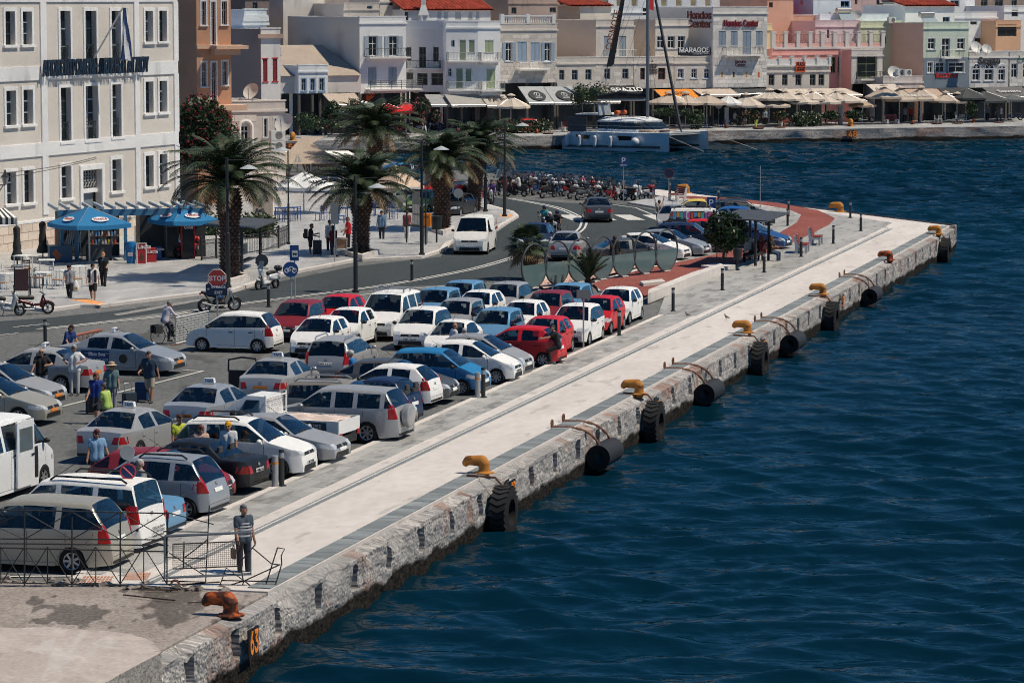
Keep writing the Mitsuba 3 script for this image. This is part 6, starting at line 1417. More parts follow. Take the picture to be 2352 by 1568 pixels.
for a in [((974,308),300, 'woman in white trousers walking on the far quay by the mopeds',BLK_,(.62,.6,.56),dict(hair='bob',**W1_)),((1023,289),250, 'man in white with a bag on the far quay by the lamp',(.6,.6,.58),(.1,.1,.1),{}),((1017,285),280, 'man in red on the far quay by the lamp',(.35,.04,.04),(.05,.05,.06),{}),
          ((1093,284),76, 'person with a pale rucksack before the grey awnings',(.4,.45,.5),(.05,.06,.08),{}),((1711,289),270, 'man in black taking a picture on the far quay',BLK_,(.45,.42,.38),dict(shorts=True,arms=((60,30,90),(60,30,90)))),((1736,294),255, 'woman in a white hat and lime trousers on the far quay',(.6,.6,.6),(.45,.55,.12),dict(hair='hat',**W1_)),
          ((2299,279),160, 'man in a white shirt pushing a bike at the far right',(.6,.62,.64),(.1,.11,.14),{}),((2290,280),150, 'person in dark clothes at the far right beside a parked bike',(.05,.05,.06),(.05,.05,.06),{}),((1957,268),90, 'waiter in a white shirt under the cream parasols',(.6,.62,.64),(.03,.03,.03),{}),((2092,268),270, 'guest in bright red under the folded cream parasols',(.55,.04,.03),(.03,.03,.03),{}),
          ((2078,270),270, 'guest in a grey shirt under the folded cream parasols',(.3,.3,.32),(.03,.03,.03),{}),((1416,268),270, 'guest in a blue shirt behind the catamaran',(.2,.3,.45),(.03,.03,.03),{}),((1757,266),270, 'guest in pale blue at the edge of the cream parasols',(.35,.45,.55),(.03,.03,.03),{}),((2268,272),270, 'guest in grey under the dark parasols',(.2,.2,.22),(.03,.03,.03),{}),
          ((972,270),250, 'woman with brown hair under the red parasols',(.5,.45,.4),(.05,.05,.05),dict(hair='long'))]: person(far_px(a[0],-1) if a[0][1]<273 else a[0],a[1],a[2],a[3],a[4],**a[5])
seated((1256,281),300, 'sunburnt woman sitting among the shrubs on the far quay',(.45,.20,.15),(.1,.1,.12),hair='bob'); seated((1268,281),280, 'sunburnt man sitting among the shrubs on the far quay',(.34,.34,.33),(.1,.1,.12)); seated((1821,288),200, 'man sitting on the red far quay bench',(.12,.13,.16),(.3,.06,.06),seat=.5)

# ------------------------------------------------------------------ two wheelers
BPAINT=mat((.5,.5,.5),.3,key='bike_paint'); SEATM=mat((.02,.018,.017),.6)
def bike_wheel(p,x,r,w=.10):
    a,b,d,fl=wheel_meshes(r,w,5)
    for m in (a,b): m.v=[v+[x,0,r] for v in m.v]
    k=p.part('wheel',b,RIM); p.part(k + '__tyre',a,RUBBER,30)
def blob(bones,e=.05): return chain(bones,e,1)
A3=np.array
def make_scooter(box=True,screen=True):
    p=Proto(); bike_wheel(p,.62,.24); bike_wheel(p,-.60,.24)
    p.part('body',blob([((-.75,0,.68),.09,(-.15,0,.58),.15),((-.15,0,.55),.14,(-.55,0,.52),.13),((-.10,0,.32),.10,(.30,0,.30),.10),((.30,0,.32),.10,(.46,0,.78),.12),((.46,0,.78),.12,(.42,0,.95),.10),((.55,0,.46),.07,(.72,0,.50),.06)]),BPAINT,True)
    p.part('seat',blob([((-.65,0,.80),.08,(-.05,0,.76),.10),((-.35,0,.80),.10,(-.15,0,.78),.10)]),SEATM,True)
    p.part('fork',MB().tube([(.60,.07,.24),(.46,.07,.7)],.03,6).tube([(.60,-.07,.24),(.46,-.07,.7)],.03,6),BLACKP)
    p.part('handlebar',MB().tube([(.30,.34,1.02),(.40,.15,1.04),(.42,0,1.0),(.40,-.15,1.04),(.30,-.34,1.02)],.022,6),BLACKP)
    for s in (1,-1): p.part('mirror',MB().tube([(.40,s*.2,1.04),(.40,s*.32,1.24)],.01,4).mesh(sphere((.40,s*.34,1.28),.06,1,(.4,1.2,.8))),BLACKP)
    p.part('headlight',MB().mesh(sphere((.55,0,.92),.085,2,(.6,1.1,.9))),LAMP,True); p.part('tail_light',MB().box((-.84,0,.68),(.05,.16,.08)),TAIL); p.part('plate',MB().box((-.86,0,.50),(.015,.20,.16)),PLATE)
    p.part('exhaust',MB().tube([(-.1,-.15,.25),(-.45,-.17,.26),(-.75,-.17,.34)],[.03,.06,.055],8),STEEL); p.part('stand',MB().tube([(-.05,.08,.22),(-.12,.16,.0)],.018,4),STEEL)
    if box: p.part('top_box',blob([((-.78,.11,.98),.13,(-.78,-.11,.98),.13),((-.88,0,.99),.10,(-.70,0,.99),.12)]),ACC,True); p.part('rack',MB().box((-.75,0,.84),(.34,.2,.03)),BLACKP)
    if screen: p.part('windscreen',MB().quad((.50,-.18,.98),(.50,.18,.98),(.36,.15,1.38),(.36,-.15,1.38)),mat((.3,.34,.36),.1))
    return p
def make_moto():
    p=Proto(); bike_wheel(p,.72,.31,.12); bike_wheel(p,-.68,.31,.15)
    p.part('tank',blob([((.28,0,.86),.14,(-.05,0,.82),.13)]),BPAINT,True); p.part('engine',blob([((.15,0,.42),.17,(-.15,0,.42),.17),((.10,.05,.58),.12,(.0,-.05,.58),.12)]),BLACKP,True)
    p.part('seat',blob([((-.12,0,.80),.10,(-.45,0,.84),.10),((-.45,0,.84),.10,(-.78,0,.90),.07)]),SEATM,True)
    p.part('frame',MB().tube([(.42,0,.95),(.20,0,.40),(-.35,0,.38),(-.70,0,.85)],.03,6).tube([(-.30,.1,.42),(-.68,.1,.31)],.03,6).tube([(-.30,-.1,.42),(-.68,-.1,.31)],.03,6),BLACKP)
    p.part('fork',MB().tube([(.72,.09,.31),(.45,.09,.98)],.03,6).tube([(.72,-.09,.31),(.45,-.09,.98)],.03,6),STEEL)
    p.part('handlebar',MB().tube([(.28,.38,1.06),(.42,.12,1.04),(.42,-.12,1.04),(.28,-.38,1.06)],.022,6),BLACKP)
    p.part('headlight',MB().mesh(sphere((.56,0,.92),.11,2,(.8,1,1))),LAMP,True); p.part('mudguard',MB().tube([(.72+.34*math.cos(t),0,.31+.34*math.sin(t)) for t in np.linspace(.3,2.3,7)],.04,6),BPAINT)
    for s in (1,-1): p.part('mirror',MB().tube([(.36,s*.25,1.06),(.38,s*.36,1.22)],.01,4).mesh(sphere((.38,s*.38,1.25),.06,1,(.4,1.2,.8))),BLACKP)
    p.part('exhaust',MB().tube([(.2,-.16,.3),(-.3,-.18,.3),(-.85,-.18,.45)],[.03,.04,.06],8),STEEL); p.part('tail_light',MB().box((-.88,0,.84),(.05,.14,.08)),TAIL); p.part('plate',MB().box((-.92,0,.66),(.015,.2,.16)),PLATE); return p
def make_moped():
    p=Proto(); bike_wheel(p,.62,.28,.07); bike_wheel(p,-.60,.28,.07)
    p.part('body',blob([((.42,0,.80),.06,(.30,0,.45),.05),((.30,0,.45),.05,(-.10,0,.42),.06),((-.10,0,.48),.08,(-.62,0,.62),.08),((.50,.10,.62),.04,(.30,.14,.34),.03),((.50,-.10,.62),.04,(.30,-.14,.34),.03)]),BPAINT,True)
    p.part('seat',blob([((-.62,0,.76),.08,(-.05,0,.74),.09)]),SEATM,True); p.part('engine',blob([((.0,0,.30),.10,(-.15,0,.28),.09)]),STEEL,True)
    p.part('fork',MB().tube([(.62,.06,.28),(.42,.06,.85)],.022,6).tube([(.62,-.06,.28),(.42,-.06,.85)],.022,6),BLACKP); p.part('mudguard',MB().tube([(.62+.31*math.cos(t),0,.28+.31*math.sin(t)) for t in np.linspace(.3,2.5,7)],.035,6),BPAINT)
    p.part('handlebar',MB().tube([(.30,.32,.98),(.38,0,.96),(.30,-.32,.98)],.02,6),BLACKP); p.part('headlight',MB().mesh(sphere((.46,0,.92),.085,2)),LAMP,True)
    for s in (1,-1): p.part('mirror',MB().tube([(.34,s*.2,.98),(.34,s*.3,1.16)],.008,4).mesh(sphere((.34,s*.3,1.18),.05,1,(.4,1,1))),BLACKP)
    p.part('tail_light',MB().box((-.74,0,.66),(.05,.12,.07)),TAIL); p.part('plate',MB().box((-.76,0,.52),(.015,.18,.14)),PLATE); p.part('exhaust',MB().tube([(0,-.12,.24),(-.7,-.13,.28)],.035,6),STEEL); return p
BIKES={'scooter': make_scooter(), 'plain': make_scooter(False,False), 'moto': make_moto(), 'moped': make_moped()}
def bike(kind,px,head,col,label,group=None,acc=(.02,.02,.022),z=0.0,name=None):
    g=G(*px,z); nm={'scooter': 'scooter', 'plain': 'scooter', 'moto': 'motorcycle', 'moped': 'moped'}[kind]; M=MAT(g,math.radians(head))
    return BIKES[kind].place(name or nm,M,label,nm,group,{BPAINT: mat(col,.28,.2,.5,.6),ACC: mat(acc,.4)}),M
def rider(px,head,label,shirt,legs,z=.0,**kw):
    g=G(*px,z); g[2]=z+.82-.90; kw.setdefault('legs',((66,75),(66,75))); lg=kw.pop('legs'); kw.setdefault('arms',((48,12,18),(48,12,18))); kw.setdefault('lean',8)
    a=math.radians(head); g=g-A3([math.cos(a),math.sin(a),0])*.22
    return _seated(g,head,label,shirt,legs,lg,kw)
WSC=(.66,.66,.66)
bike('scooter',(614,664),232,WSC, 'white scooter with a helmet box parked at the plaza kerb',acc=(.04,.04,.045),z=.0)
bike('moped',(78,722),18,(.10,.012,.015), 'dark red moped at the left plaza kerb'); bike('plain',(12,726),12,(.45,.46,.46), 'pale scooter cut off by the left edge')
bike('moto',(503,716),24,(.02,.022,.025), 'black motorcycle behind the stop sign'); rider((503,716),24, 'motorcyclist in black and blue behind the stop sign',(.02,.03,.06),(.10,.2,.36),shorts=True,lean=14); rider((493,716),24, 'pillion passenger in black behind the stop sign',BLK_,BLK_)
bike('scooter',(429,592),235,(.40,.02,.02), 'red delivery scooter in front of the kiosk',acc=(.45,.03,.03),z=.13)
bike('scooter',(1219,838),140,(.02,.02,.022), 'black and white scooter squeezed beside the red hatchback',acc=(.02,.02,.02)); rider((1268,843),190, 'person in black sitting by the red hatchback, arm stretched out',BLK_,BLK_,arms=((78,5,5),(60,20,80)),lean=16)
for px,hd,c,lab,sh,rl in [((1250,536),265,(.03,.03,.035), 'scooter in the middle of the road ridden by the teal shirt',(.04,.28,.30), 'rider in a teal shirt and dark blue helmet on the road'),((1262,552),262,(.6,.6,.6), 'white fronted scooter ahead of the teal rider',(.015,.02,.03), 'rider in dark clothes and white helmet nearest the fan palm'),((1279,548),258,(.02,.02,.022), 'black motorcycle on the road right of the white fronted scooter',(.014,.015,.018), 'rider in black leathers and black helmet on the road'),
                               ((1130,470),262,(.45,.45,.45), 'silver scooter ridden past the lamp posts',(.10,.06,.22), 'rider in a purple shirt past the lamp posts'),((1185,452),170,(.02,.02,.022), 'black scooter ridden along the parked mopeds',(.55,.53,.52), 'woman in a white shirt riding along the parked mopeds')]:
    bike('moto' if 'motorcycle' in lab else 'plain',px,hd,c,lab); rider(px,hd,rl,sh,(.02,.025,.03),hair='bob' if 'woman' in rl else ('short' if 'purple' in rl else 'helmet'),acc=(.55,.55,.56) if 'white helmet' in rl else (.01,.02,.06))
ORD=['first', 'second', 'third', 'fourth', 'fifth', 'sixth', 'seventh', 'eighth', 'ninth', 'tenth', 'eleventh', 'twelfth', 'thirteenth', 'fourteenth', 'fifteenth', 'sixteenth', 'seventeenth', 'eighteenth', 'nineteenth', 'twentieth', 'twenty first', 'twenty second', 'twenty third', 'twenty fourth', 'twenty fifth', 'twenty sixth', 'twenty seventh', 'twenty eighth', 'twenty ninth', 'thirtieth', 'thirty first', 'thirty second', 'thirty third', 'thirty fourth', 'thirty fifth']
MG = 'mopeds parked round the harbour bend'; rr=random.Random(11); EX=lambda x,y: (1033.6+.25635*x,344.5+.25635*y)
mark=['under the lamp posts', 'in the left half of the moped row', 'in the middle of the moped row', 'in the right half of the moped row', 'by the parking sign']
spots=[(540,405),(640,405),(770,405),(880,430),(965,415),(1050,415),(1130,436),(1200,448),(1290,440),(1370,455),(1440,455),(1500,430),(470,372),(560,355),(650,352),(735,355),(820,368),(900,366),(985,372),(1060,378),(1150,395),(1230,402),(1310,408),(1395,415),(350,445),(420,410),(300,462),(700,385),(850,392),(930,398)]+[(455+k*57,338+k*3.2) for k in range(16)]
cols=[((.012,.012,.014), 'black'),((.10,.11,.12), 'dark grey'),((.38,.39,.40), 'silver'),((.16,.012,.016), 'red'),((.02,.05,.12), 'blue'),((.02,.02,.022), 'black'),((.015,.015,.017), 'black')]
accs=[(.02,.02,.022),(.55,.55,.55),(.02,.02,.022),(.3,.02,.03),(.5,.5,.5)]
seen={}
for i,q in enumerate(spots):
    c,cn=cols[rr.randrange(7)]; kd=['scooter', 'scooter', 'moto', 'plain', 'scooter'][rr.randrange(5)]; ac=accs[rr.randrange(5)]; m_=mark[min(4,int((q[0]-280)/250))]
    ordn=ORD[sorted(p for p in spots if (p[1]<400)==(q[1]<400)).index(q)]
    lab=f"{cn} {'motorcycle' if kd == 'moto' else 'scooter'} {'with ' + ('pale' if ac[0] > .4 else 'red' if ac[0] > .2 else 'black') + ' top box, ' if kd == 'scooter' else ''}{ordn} from left in {'back' if q[1] < 400 else 'front'} row by water"
    bike(kd,EX(*q),rr.uniform(40,75)+(0 if q[1]>400 else 180),c,lab,MG,ac)
bike('plain',EX(1640,452),-10,(.58,.60,.62), 'white round bodied scooter beside the parking sign',MG); bike('scooter',EX(1720,446),190,(.55,.56,.58), 'white scooter with a tall screen by the parking sign',MG); bike('scooter',EX(1815,448),80,(.02,.03,.06), 'dark scooter with a red top box at the end of the moped row',MG,(.28,.02,.03)); bike('scooter',EX(1590,452),130,(.03,.03,.03), 'dark scooter with a white helmet behind the parking sign post',MG,(.6,.6,.6))
MG2 = 'mopeds parked along the far quay'
for i,x in enumerate([270,330,420,490,560,660,720,820,1000,1090,1180,1240,1300,1390,1450,1500,1560,1620,1680,1740,1800,1850,1910,1970]):
    c,cn=cols[(i*3+1) % 7]; kd=['scooter', 'plain', 'moto'][i % 3]
    bike(kd,R2(x,1052-(x-270)*.010),200+rr.uniform(-25,25),c,f"{cn} {'motorcycle' if kd == 'moto' else 'scooter'}, {ORD[i]} from the left of the mopeds {['before the low white shop', 'under the white parasol', 'before the red parasols', 'before the grey awnings', 'before the green shutter house'][min(4, int((x - 250) / 350))]}",MG2,accs[i % 5])
bike('moto',R4(915,962),10,(.015,.015,.017), 'black motorcycle parked between the parasol groups'); bike('moto',R4(1580,948),10,(.015,.015,.017), 'black motorcycle beside the white chairs'); bike('moped',R4(2085,945),170,(.02,.05,.14), 'blue moped at the far right of the quay'); bike('plain',R3(1855,985),20,(.02,.022,.03), 'dark scooter with its owner on the far quay'); rider(R3(1850,985),20, 'man in a pale shirt sitting on the far quay scooter',(.5,.5,.5),(.2,.2,.2)); bike('plain',R3(1370,980),190,(.1,.2,.35), 'pale blue scooter passing behind the catamaran'); rider(R3(1345,980),190, 'rider in a red shirt behind the catamaran',(.45,.03,.03),(.05,.05,.05))
# bicycle and its rider
bp=Proto()
for x in (.52,-.52): bp.part('wheel',MB().tube([(x+.33*math.cos(t),0,.34+.33*math.sin(t)) for t in np.linspace(0,2*math.pi,25)],.018,5,False),RUBBER); m=MB(); [m.tube([(x,0,.34),(x+.32*math.cos(t),0,.34+.32*math.sin(t))],.004,3,False) for t in np.linspace(0,2*math.pi,13)]; bp.part('spokes',m,STEEL)
bp.part('frame',MB().tube([(-.52,0,.34),(-.05,0,.30),(.36,0,.80),(-.18,0,.78),(-.05,0,.30)],.02,6).tube([(-.52,0,.34),(-.18,0,.78)],.015,6).tube([(.52,0,.34),(.36,0,.80),(.34,0,.98)],.018,6).tube([(-.2,0,.78),(-.22,0,.95)],.015,5),mat((.03,.03,.035),.4)); bp.part('handlebar',MB().tube([(.22,.28,1.02),(.36,0,.99),(.22,-.28,1.02)],.015,5),BLACKP); bp.part('saddle',MB().box((-.22,0,.97),(.26,.15,.06),ch=.04),SEATM)
for s in (1,-1): bp.part('pannier',MB().box((-.58,s*.16,.62),(.36,.14,.32),ch=.03),mat((.03,.032,.035),.8))
bp.part('rack',MB().box((-.55,0,.80),(.4,.14,.02)),BLACKP)
g=G(389,789); bp.place('bicycle',MAT(g,math.radians(35)), 'black bicycle with rear panniers ridden by the man in the pale shirt', 'bicycle')
a=math.radians(35); _seated(g-A3([math.cos(a),math.sin(a),0])*.2+[0,0,1.0-.93],35, 'grey haired man in a pale lilac shirt riding a bicycle',(.52,.48,.54),(.015,.02,.035),((62,58),(28,40)),dict(lean=18,arms=((52,12,14),(52,12,14)),sleeves='long',haircol=(.2,.2,.2),skin=1))

# ------------------------------------------------------------------ palms and other plants
def frond(rg,L,el,droop,nl=34,w=.52):
    t=np.linspace(0,1,12); ang=el-droop*t**1.5; x=np.r_[0,np.cumsum(np.cos(ang[:-1])*L/11)]; z=np.r_[0,np.cumsum(np.sin(ang[:-1])*L/11)]
    V,F,U=[],[],[]
    for s in (1,-1):
        for k in range(nl):
            q=.10+.9*(k+rg.uniform(-.3,.3))/nl; px,pz=np.interp(q,t,x),np.interp(q,t,z); a=np.interp(q,t,ang); ln=w*math.sin(math.pi*min(1,q*.86+.12))**.7*rg.uniform(.8,1.1)
            d=np.array([math.cos(a)*.62,s*.72,math.sin(a)*.62+.22-.35*q]); d /= np.linalg.norm(d); b=np.array([px,0,pz]); sd=np.array([math.cos(a),0,math.sin(a)])*.022
            tip=b+d*ln-[0,0,ln*.22]; m=b+d*ln*.5
            n=len(V); V+=[b-sd,b+sd,m+sd*1.0,m-sd*1.0,tip]; F+=[[n,n+1,n+2],[n,n+2,n+3],[n+3,n+2,n+4]]
    m=MB().add(V,F); m.tube(np.stack([x,0*x,z],1),np.linspace(.035,.008,12),4,False); return m
def palm(px,crown_px,label,R,trunk_r=.30,n=58,seed=0,name='palm_tree',base_z=.13):
    rg=np.random.default_rng(seed); b=G(*px,base_z); h=(px[1]-crown_px[1])/(PXF/b[1]); dxy=(crown_px[0]-px[0])/(PXF/b[1]); top=b+[dxy,0,h]; k=thing(name,label, 'palm tree')
    tr=MB(); zz=np.linspace(0,1,16); tr.tube([b+(top-b)*q for q in zz],[trunk_r*(1.0 if q<.62 else 1.0+.35*math.sin((q-.62)/.38*math.pi)) for q in zz],14); PF(k + '__trunk',shape(tr, 'palm_trunk',True,uv=(.2,0)))
    sc=MB(); rows=int(h/.16)
    for i in range(rows):
        q=(i+.5)/rows; c=b+(top-b)*q; rad=trunk_r*(1.0 if q<.62 else 1.0+.35*math.sin((q-.62)/.38*math.pi))
        for j in range(11):
            a=2*math.pi*(j+(i % 2)*.5)/11; R_=Rz(a); p0=c+R_ @ [rad*.97,0,0]; sc.add([p0+R_ @ v for v in ([0,-.075,-.03],[0,.075,-.03],[.13,0,.07],[0,0,.11],[0,0,-.08])],[[0,2,3],[2,1,3],[4,1,2],[4,2,0]])
    PF(k + '__leaf_scars',shape(sc, 'palm_trunk',uv=(.95,0))); labels[f'{k}__leaf_scars']={'kind': 'stuff'}
    protos=[frond(rg,1.0,0,dr_,34) for dr_ in (.9,1.25)]
    for i in range(n):
        q=(i+.5)/n; el=math.radians(86-84*q**.9)+rg.uniform(-.1,.1); az=i*2.39996+rg.uniform(-.2,.2); L=R*rg.uniform(.88,1.1)*(.82+.25*math.sin(math.pi*q)); dead=q>.90
        m=frond(rg,L,el,rg.uniform(1.15,1.75),50,.72*R/3.2); M=MAT(top+[0,0,.15],az); PF(k + '__frond',shape(m, 'frond',uv=(1.0 if dead else rg.uniform(0,.5),0)),M)
    return k
palm((528,640),(528,432), 'broad date palm in front of the bus shelter at the stop sign',3.6,.44,72,1)
palm((828,583),(832,445), 'broad date palm in a stone planter in the middle of the plaza',3.3,.42,70,2)
palm((868,440),(862,312), 'tallest date palm behind, before the red parasols',3.7,.36,68,3)
palm((1016,527),(1014,384), 'date palm with a thick trunk left of the lamp posts',3.3,.46,66,4)
palm((1086,484),(1098,352), 'date palm farthest right beside the parked mopeds',3.3,.44,66,5)
rg=np.random.default_rng(9); k=thing('fan_palm', 'small fan palm with dry hanging leaves between road and lot', 'palm tree'); b=G(1213,642); top=b+[-.05,0,1.75]
PF(k + '__trunk',shape(MB().tube([b,b+[0,0,.8],top],[.24,.25,.20],12), 'palm_trunk',True,uv=(.1,0)))
for i in range(46):
    q=(i+.5)/46; el=math.radians(80-135*q)+rg.uniform(-.1,.1); az=i*2.4; L=rg.uniform(.55,.8); d=A3([math.cos(el),0,math.sin(el)]); hub=d*L; V,F=[],[]
    sdv=A3([0,1,0]); upv=np.cross(d,sdv)
    for j in range(17):
        a=(j-8)/8*1.5; dd=d*math.cos(a)+sdv*math.sin(a)-A3([0,0,.22]); ln=rg.uniform(.62,.82)*(1-.25*abs(j-8)/8); w=sdv*math.cos(a)*.035-d*math.sin(a)*.035; n=len(V)
        V+=[hub,hub+dd*ln*.6-w,hub+dd*ln*.6+w+upv*.01,hub+dd*ln-[0,0,.10]]; F+=[[n,n+1,n+2],[n+1,n+3,n+2]]
    m=MB().add(V,F).tube([(0,0,0),hub],.014,4,False); PF(k + '__leaf',shape(m, 'frond',uv=(.95 if q>.72 else rg.uniform(0,.4),0)),MAT(top,az))
k=thing('young_palm', 'young date palm with upright fronds behind the light blue car', 'palm tree'); b=G(1351,664)
PF(k + '__trunk',shape(MB().tube([b,b+[0,0,.3],b+[0,0,.6]],[.14,.17,.1],8), 'palm_trunk',True,uv=(.3,0)))
for i in range(20): q=i/20; PF(k + '__frond',shape(frond(rg,rg.uniform(1.3,1.75),math.radians(86-45*q),.55,30,.34), 'frond',uv=(.5 if q>.9 else .2,0)),MAT(b+[0,0,.45],i*2.4))
def leaves(rg,c,rad,n,size,shell=.75):         # leaf faces through a crown's volume
    d=rg.normal(size=(n,3)); d /= np.linalg.norm(d,axis=1,keepdims=True); r=shell+(1-shell)*rg.random(n); lump=.8+.4*meshkit.noise(d*2.3+7,int(rg.integers(99)))
    P=np.asarray(c)+d*np.asarray(rad)*(r*lump)[:,None]; a=rg.normal(size=(n,3))+d*.8; a /= np.linalg.norm(a,axis=1,keepdims=True); bb=np.cross(a,rg.normal(size=(n,3))); bb /= np.linalg.norm(bb,axis=1,keepdims=True); s=size*rg.uniform(.6,1.3,n)[:,None]
    V=np.stack([P-a*s,P+bb*s*.42,P+a*s,P-bb*s*.42],1).reshape(-1,3); return MB().add(V,np.arange(4*n).reshape(-1,4))
k=thing('clipped_tree', 'dark round clipped tree with three stakes by the bus shelter', 'tree'); b=G(1659,617); c=b+[.18,0,1.95]
PF(k + '__trunk',shape(MB().tube([b,b+[.05,0,.6],c],[.075,.07,.05],8), 'palm_trunk',True,uv=(.2,0)))
PF(k + '__crown',shape(MB().mesh(leaves(rg,c,(1.10,1.10,1.0),5200,.115,.62).tm()).mesh(sphere(c,.72,3)), 'leaf')); labels[f'{k}__crown']={'kind': 'stuff'}
for x,y in ((-.3,.1),(.22,.2),(.0,-.28)): PF(k + '__stake',shape(MB().tube([b+[x,y,0],b+[x*.9,y*.9,1.15]],.03,6),mat((.16,.09,.05),.8)))
put(tag(fresh('tree_planter'), 'low pale kerb planter round the clipped tree', 'planter'),shape(MB().prism(Polygon([G2(1610,622),G2(1648,615),G2(1690,620),G2(1655,628)]),.1,.28), 'cement'))
def bush(name,label,P,Y,rad,n,size,flower=None,nf=0,cat='bush',mtl='leaf',stem=True):
    k=thing(name,label,cat); r=ray(*P); c=A3([0,0,CAM_H])+r*(Y/r[1]); PF(k + '__foliage',shape(MB().mesh(leaves(rg,c,rad,n,size,.35).tm()).mesh(sphere(c,1,2,tuple(q*.55 for q in rad))),mtl)); labels[f'{k}__foliage']={'kind': 'stuff'}
    if nf: PF(k + '__blossom',shape(leaves(rg,c,tuple(q*1.04 for q in rad),nf,size*.8,.85),mat(flower,.7))); labels[f'{k}__blossom']={'kind': 'stuff'}
    if stem: PF(k + '__stem',shape(MB().tube([c-[0,0,rad[2]*1.1],c],[.06,.03],6), 'palm_trunk',uv=(.2,0)))
    return k
for i,(x,y,rx,rz) in enumerate([(440,300,1.1,2.2),(470,275,1.5,1.6),(492,310,1.5,1.8),(452,345,1.2,1.3)]): bush('bougainvillea',['climbing bougainvillea with crimson flowers, left mass', 'climbing bougainvillea with crimson flowers, top mass', 'climbing bougainvillea with crimson flowers, right mass', 'climbing bougainvillea with crimson flowers, lowest mass'][i],(x,y),207,(rx,1.2,rz),2600,.16,(.30,.01,.035),260 if i else 120)
for lab,P,rad,fl in [('dark shrub before the low white shop',R2(450,960),(1.6,.8,1.1),None),('leafy shrub left of the white parasol',R2(640,960),(1.7,.8,1.0),(.4,.05,.04)),('small tree under the cream awning',R2(650,870),(1.0,.7,1.1),None),('pink oleander under the white parasol',R2(830,860),(1.2,.8,1.1),(.45,.09,.16)),('pink oleander right of the red parasols',R2(1345,835),(1.1,.8,.9),(.50,.12,.2)),('pink flowering shrub on the far quay',R2(1468,915),(.5,.5,.6),(.5,.12,.2)),
                       ('low hedge with red flowers before the red car',R3(120,995),(2.2,.8,.8),(.4,.06,.05)),('low hedge right of the red car',R3(290,990),(1.8,.8,.8),(.45,.3,.2)),('green shrub behind the catamaran bow',R3(1535,935),(1.0,.8,1.2),None),('olive bush beside the winged statue',R3(750,745),(2.0,1,1.4),None),('shrub left of the winged statue',R3(625,755),(1.1,.8,1.4),None),('round shrub left of the quay bench sitter',R4(405,935),(1.1,.8,.9),(.5,.5,.4),),('round shrub right of the quay bench sitter',R4(498,935),(1.1,.8,.9),(.5,.5,.4)),('planted green box under the cream parasols',R4(640,905),(1.1,.5,.5),None),('planted green box beside the black motorcycle',R4(825,900),(1.1,.5,.5),None),('planted red leaved box at the lamp',R3(1978,905),(.9,.5,.6),(.35,.12,.08)),('planted red leaved box under the parasol edge',R4(245,905),(.8,.5,.5),(.35,.12,.08)),('dark potted tree under the dark parasols',R4(1745,850),(.7,.6,.9),None),('boxy hedge behind the catamaran cabin',R3(1360,880),(2.6,.5,.5),None)]:
    g=ray(*P); Yb=fy(P[0])-3; bush('shrub',lab,P,Yb,rad,700,.17,fl,60 if fl else 0, 'shrub')
bush('hedge', 'dark hedge behind the right kiosk inside the black fence',(466,535),186,(1.4,.9,1.2),1800,.13,cat='hedge'); bush('hedge', 'clipped hedge left of the beige pillar with graffiti',(588,520),184,(1.5,.8,.9),1500,.13,cat='hedge')
k=thing('potted_palm', 'small palm in a pot on the far quay', 'palm tree'); g=ray(*R3(1935,880)); b=A3([0,0,CAM_H])+g*(362/g[1])
PF(k + '__trunk',shape(MB().tube([b-[0,0,.8],b],[.2,.15],8), 'palm_trunk',uv=(.2,0)))
for i in range(22): q=i/22; PF(k + '__frond',shape(frond(rg,1.7,math.radians(85-60*q),.9,22,.4), 'frond',uv=(.2,0)),MAT(b,i*2.4))
# ------------------------------------------------------------------ street furniture and quay fittings
POLE=mat((.022,.025,.028),.5); ALU=mat((.40,.41,.42),.45,.4)
def lamp(base,top,saucer,label,z=.13,r=.085):
    k=thing('street_lamp',label, 'street lamp'); b=G(*base,z); Y=b[1]; h=(base[1]-top[1])/(PXF/Y); t=b+[0,0,h]; s=PXF/Y
    PF(k + '__pole',shape(MB().tube([b,b+[0,0,.12],b+[0,0,.13],b+[0,0,h*.42],b+[0,0,h*.425],t],[r*2,r*2,r*1.3,r*1.3,r*.85,r*.8],10),POLE,30))
    e=b+[(saucer[0]-base[0])/s,0,(base[1]-saucer[1])/s]
    PF(k + '__arm',shape(MB().tube([t-[0,0,.12],A3([e[0],e[1],t[2]-.1]),e+[0,0,.12]],.025,6),POLE))
    PF(k + '__lamp_shade',shape(MB().lathe([(.04,.16),(.10,.14),(.40,0),(.44,-.03),(.40,-.04),(.02,-.02)],18,MAT(e)),mat((.42,.45,.47),.4),35)); return k
lamp((524,660),(526,361),(574,385), 'dark street lamp in front of the palm at the stop sign'); lamp((817,672),(816,402),(868,428), 'dark street lamp at the lot side of the plaza kerb',.0); lamp((969,586),(970,322),(1014,342), 'dark street lamp by the orange letter box'); lamp((1115,486),(1116,300),(1158,312), 'left dark street lamp at the road bend'); lamp((1159,497),(1160,277),(1200,288), 'right dark street lamp at the road bend'); lamp((663,561),(667,336),(650,344), 'thin dark lamp post behind the black fence',r=.05)
lamp((1025,290),(1024,170),(1043,178), 'far quay lamp before the green shutter house',.02,.09); lamp((1283,284),(1283,169),(1297,175), 'far quay lamp beside the winged statue',.02,.09); lamp((1701,284),(1700,163),(1715,171), 'far quay lamp before the red lettered store',.02,.09)
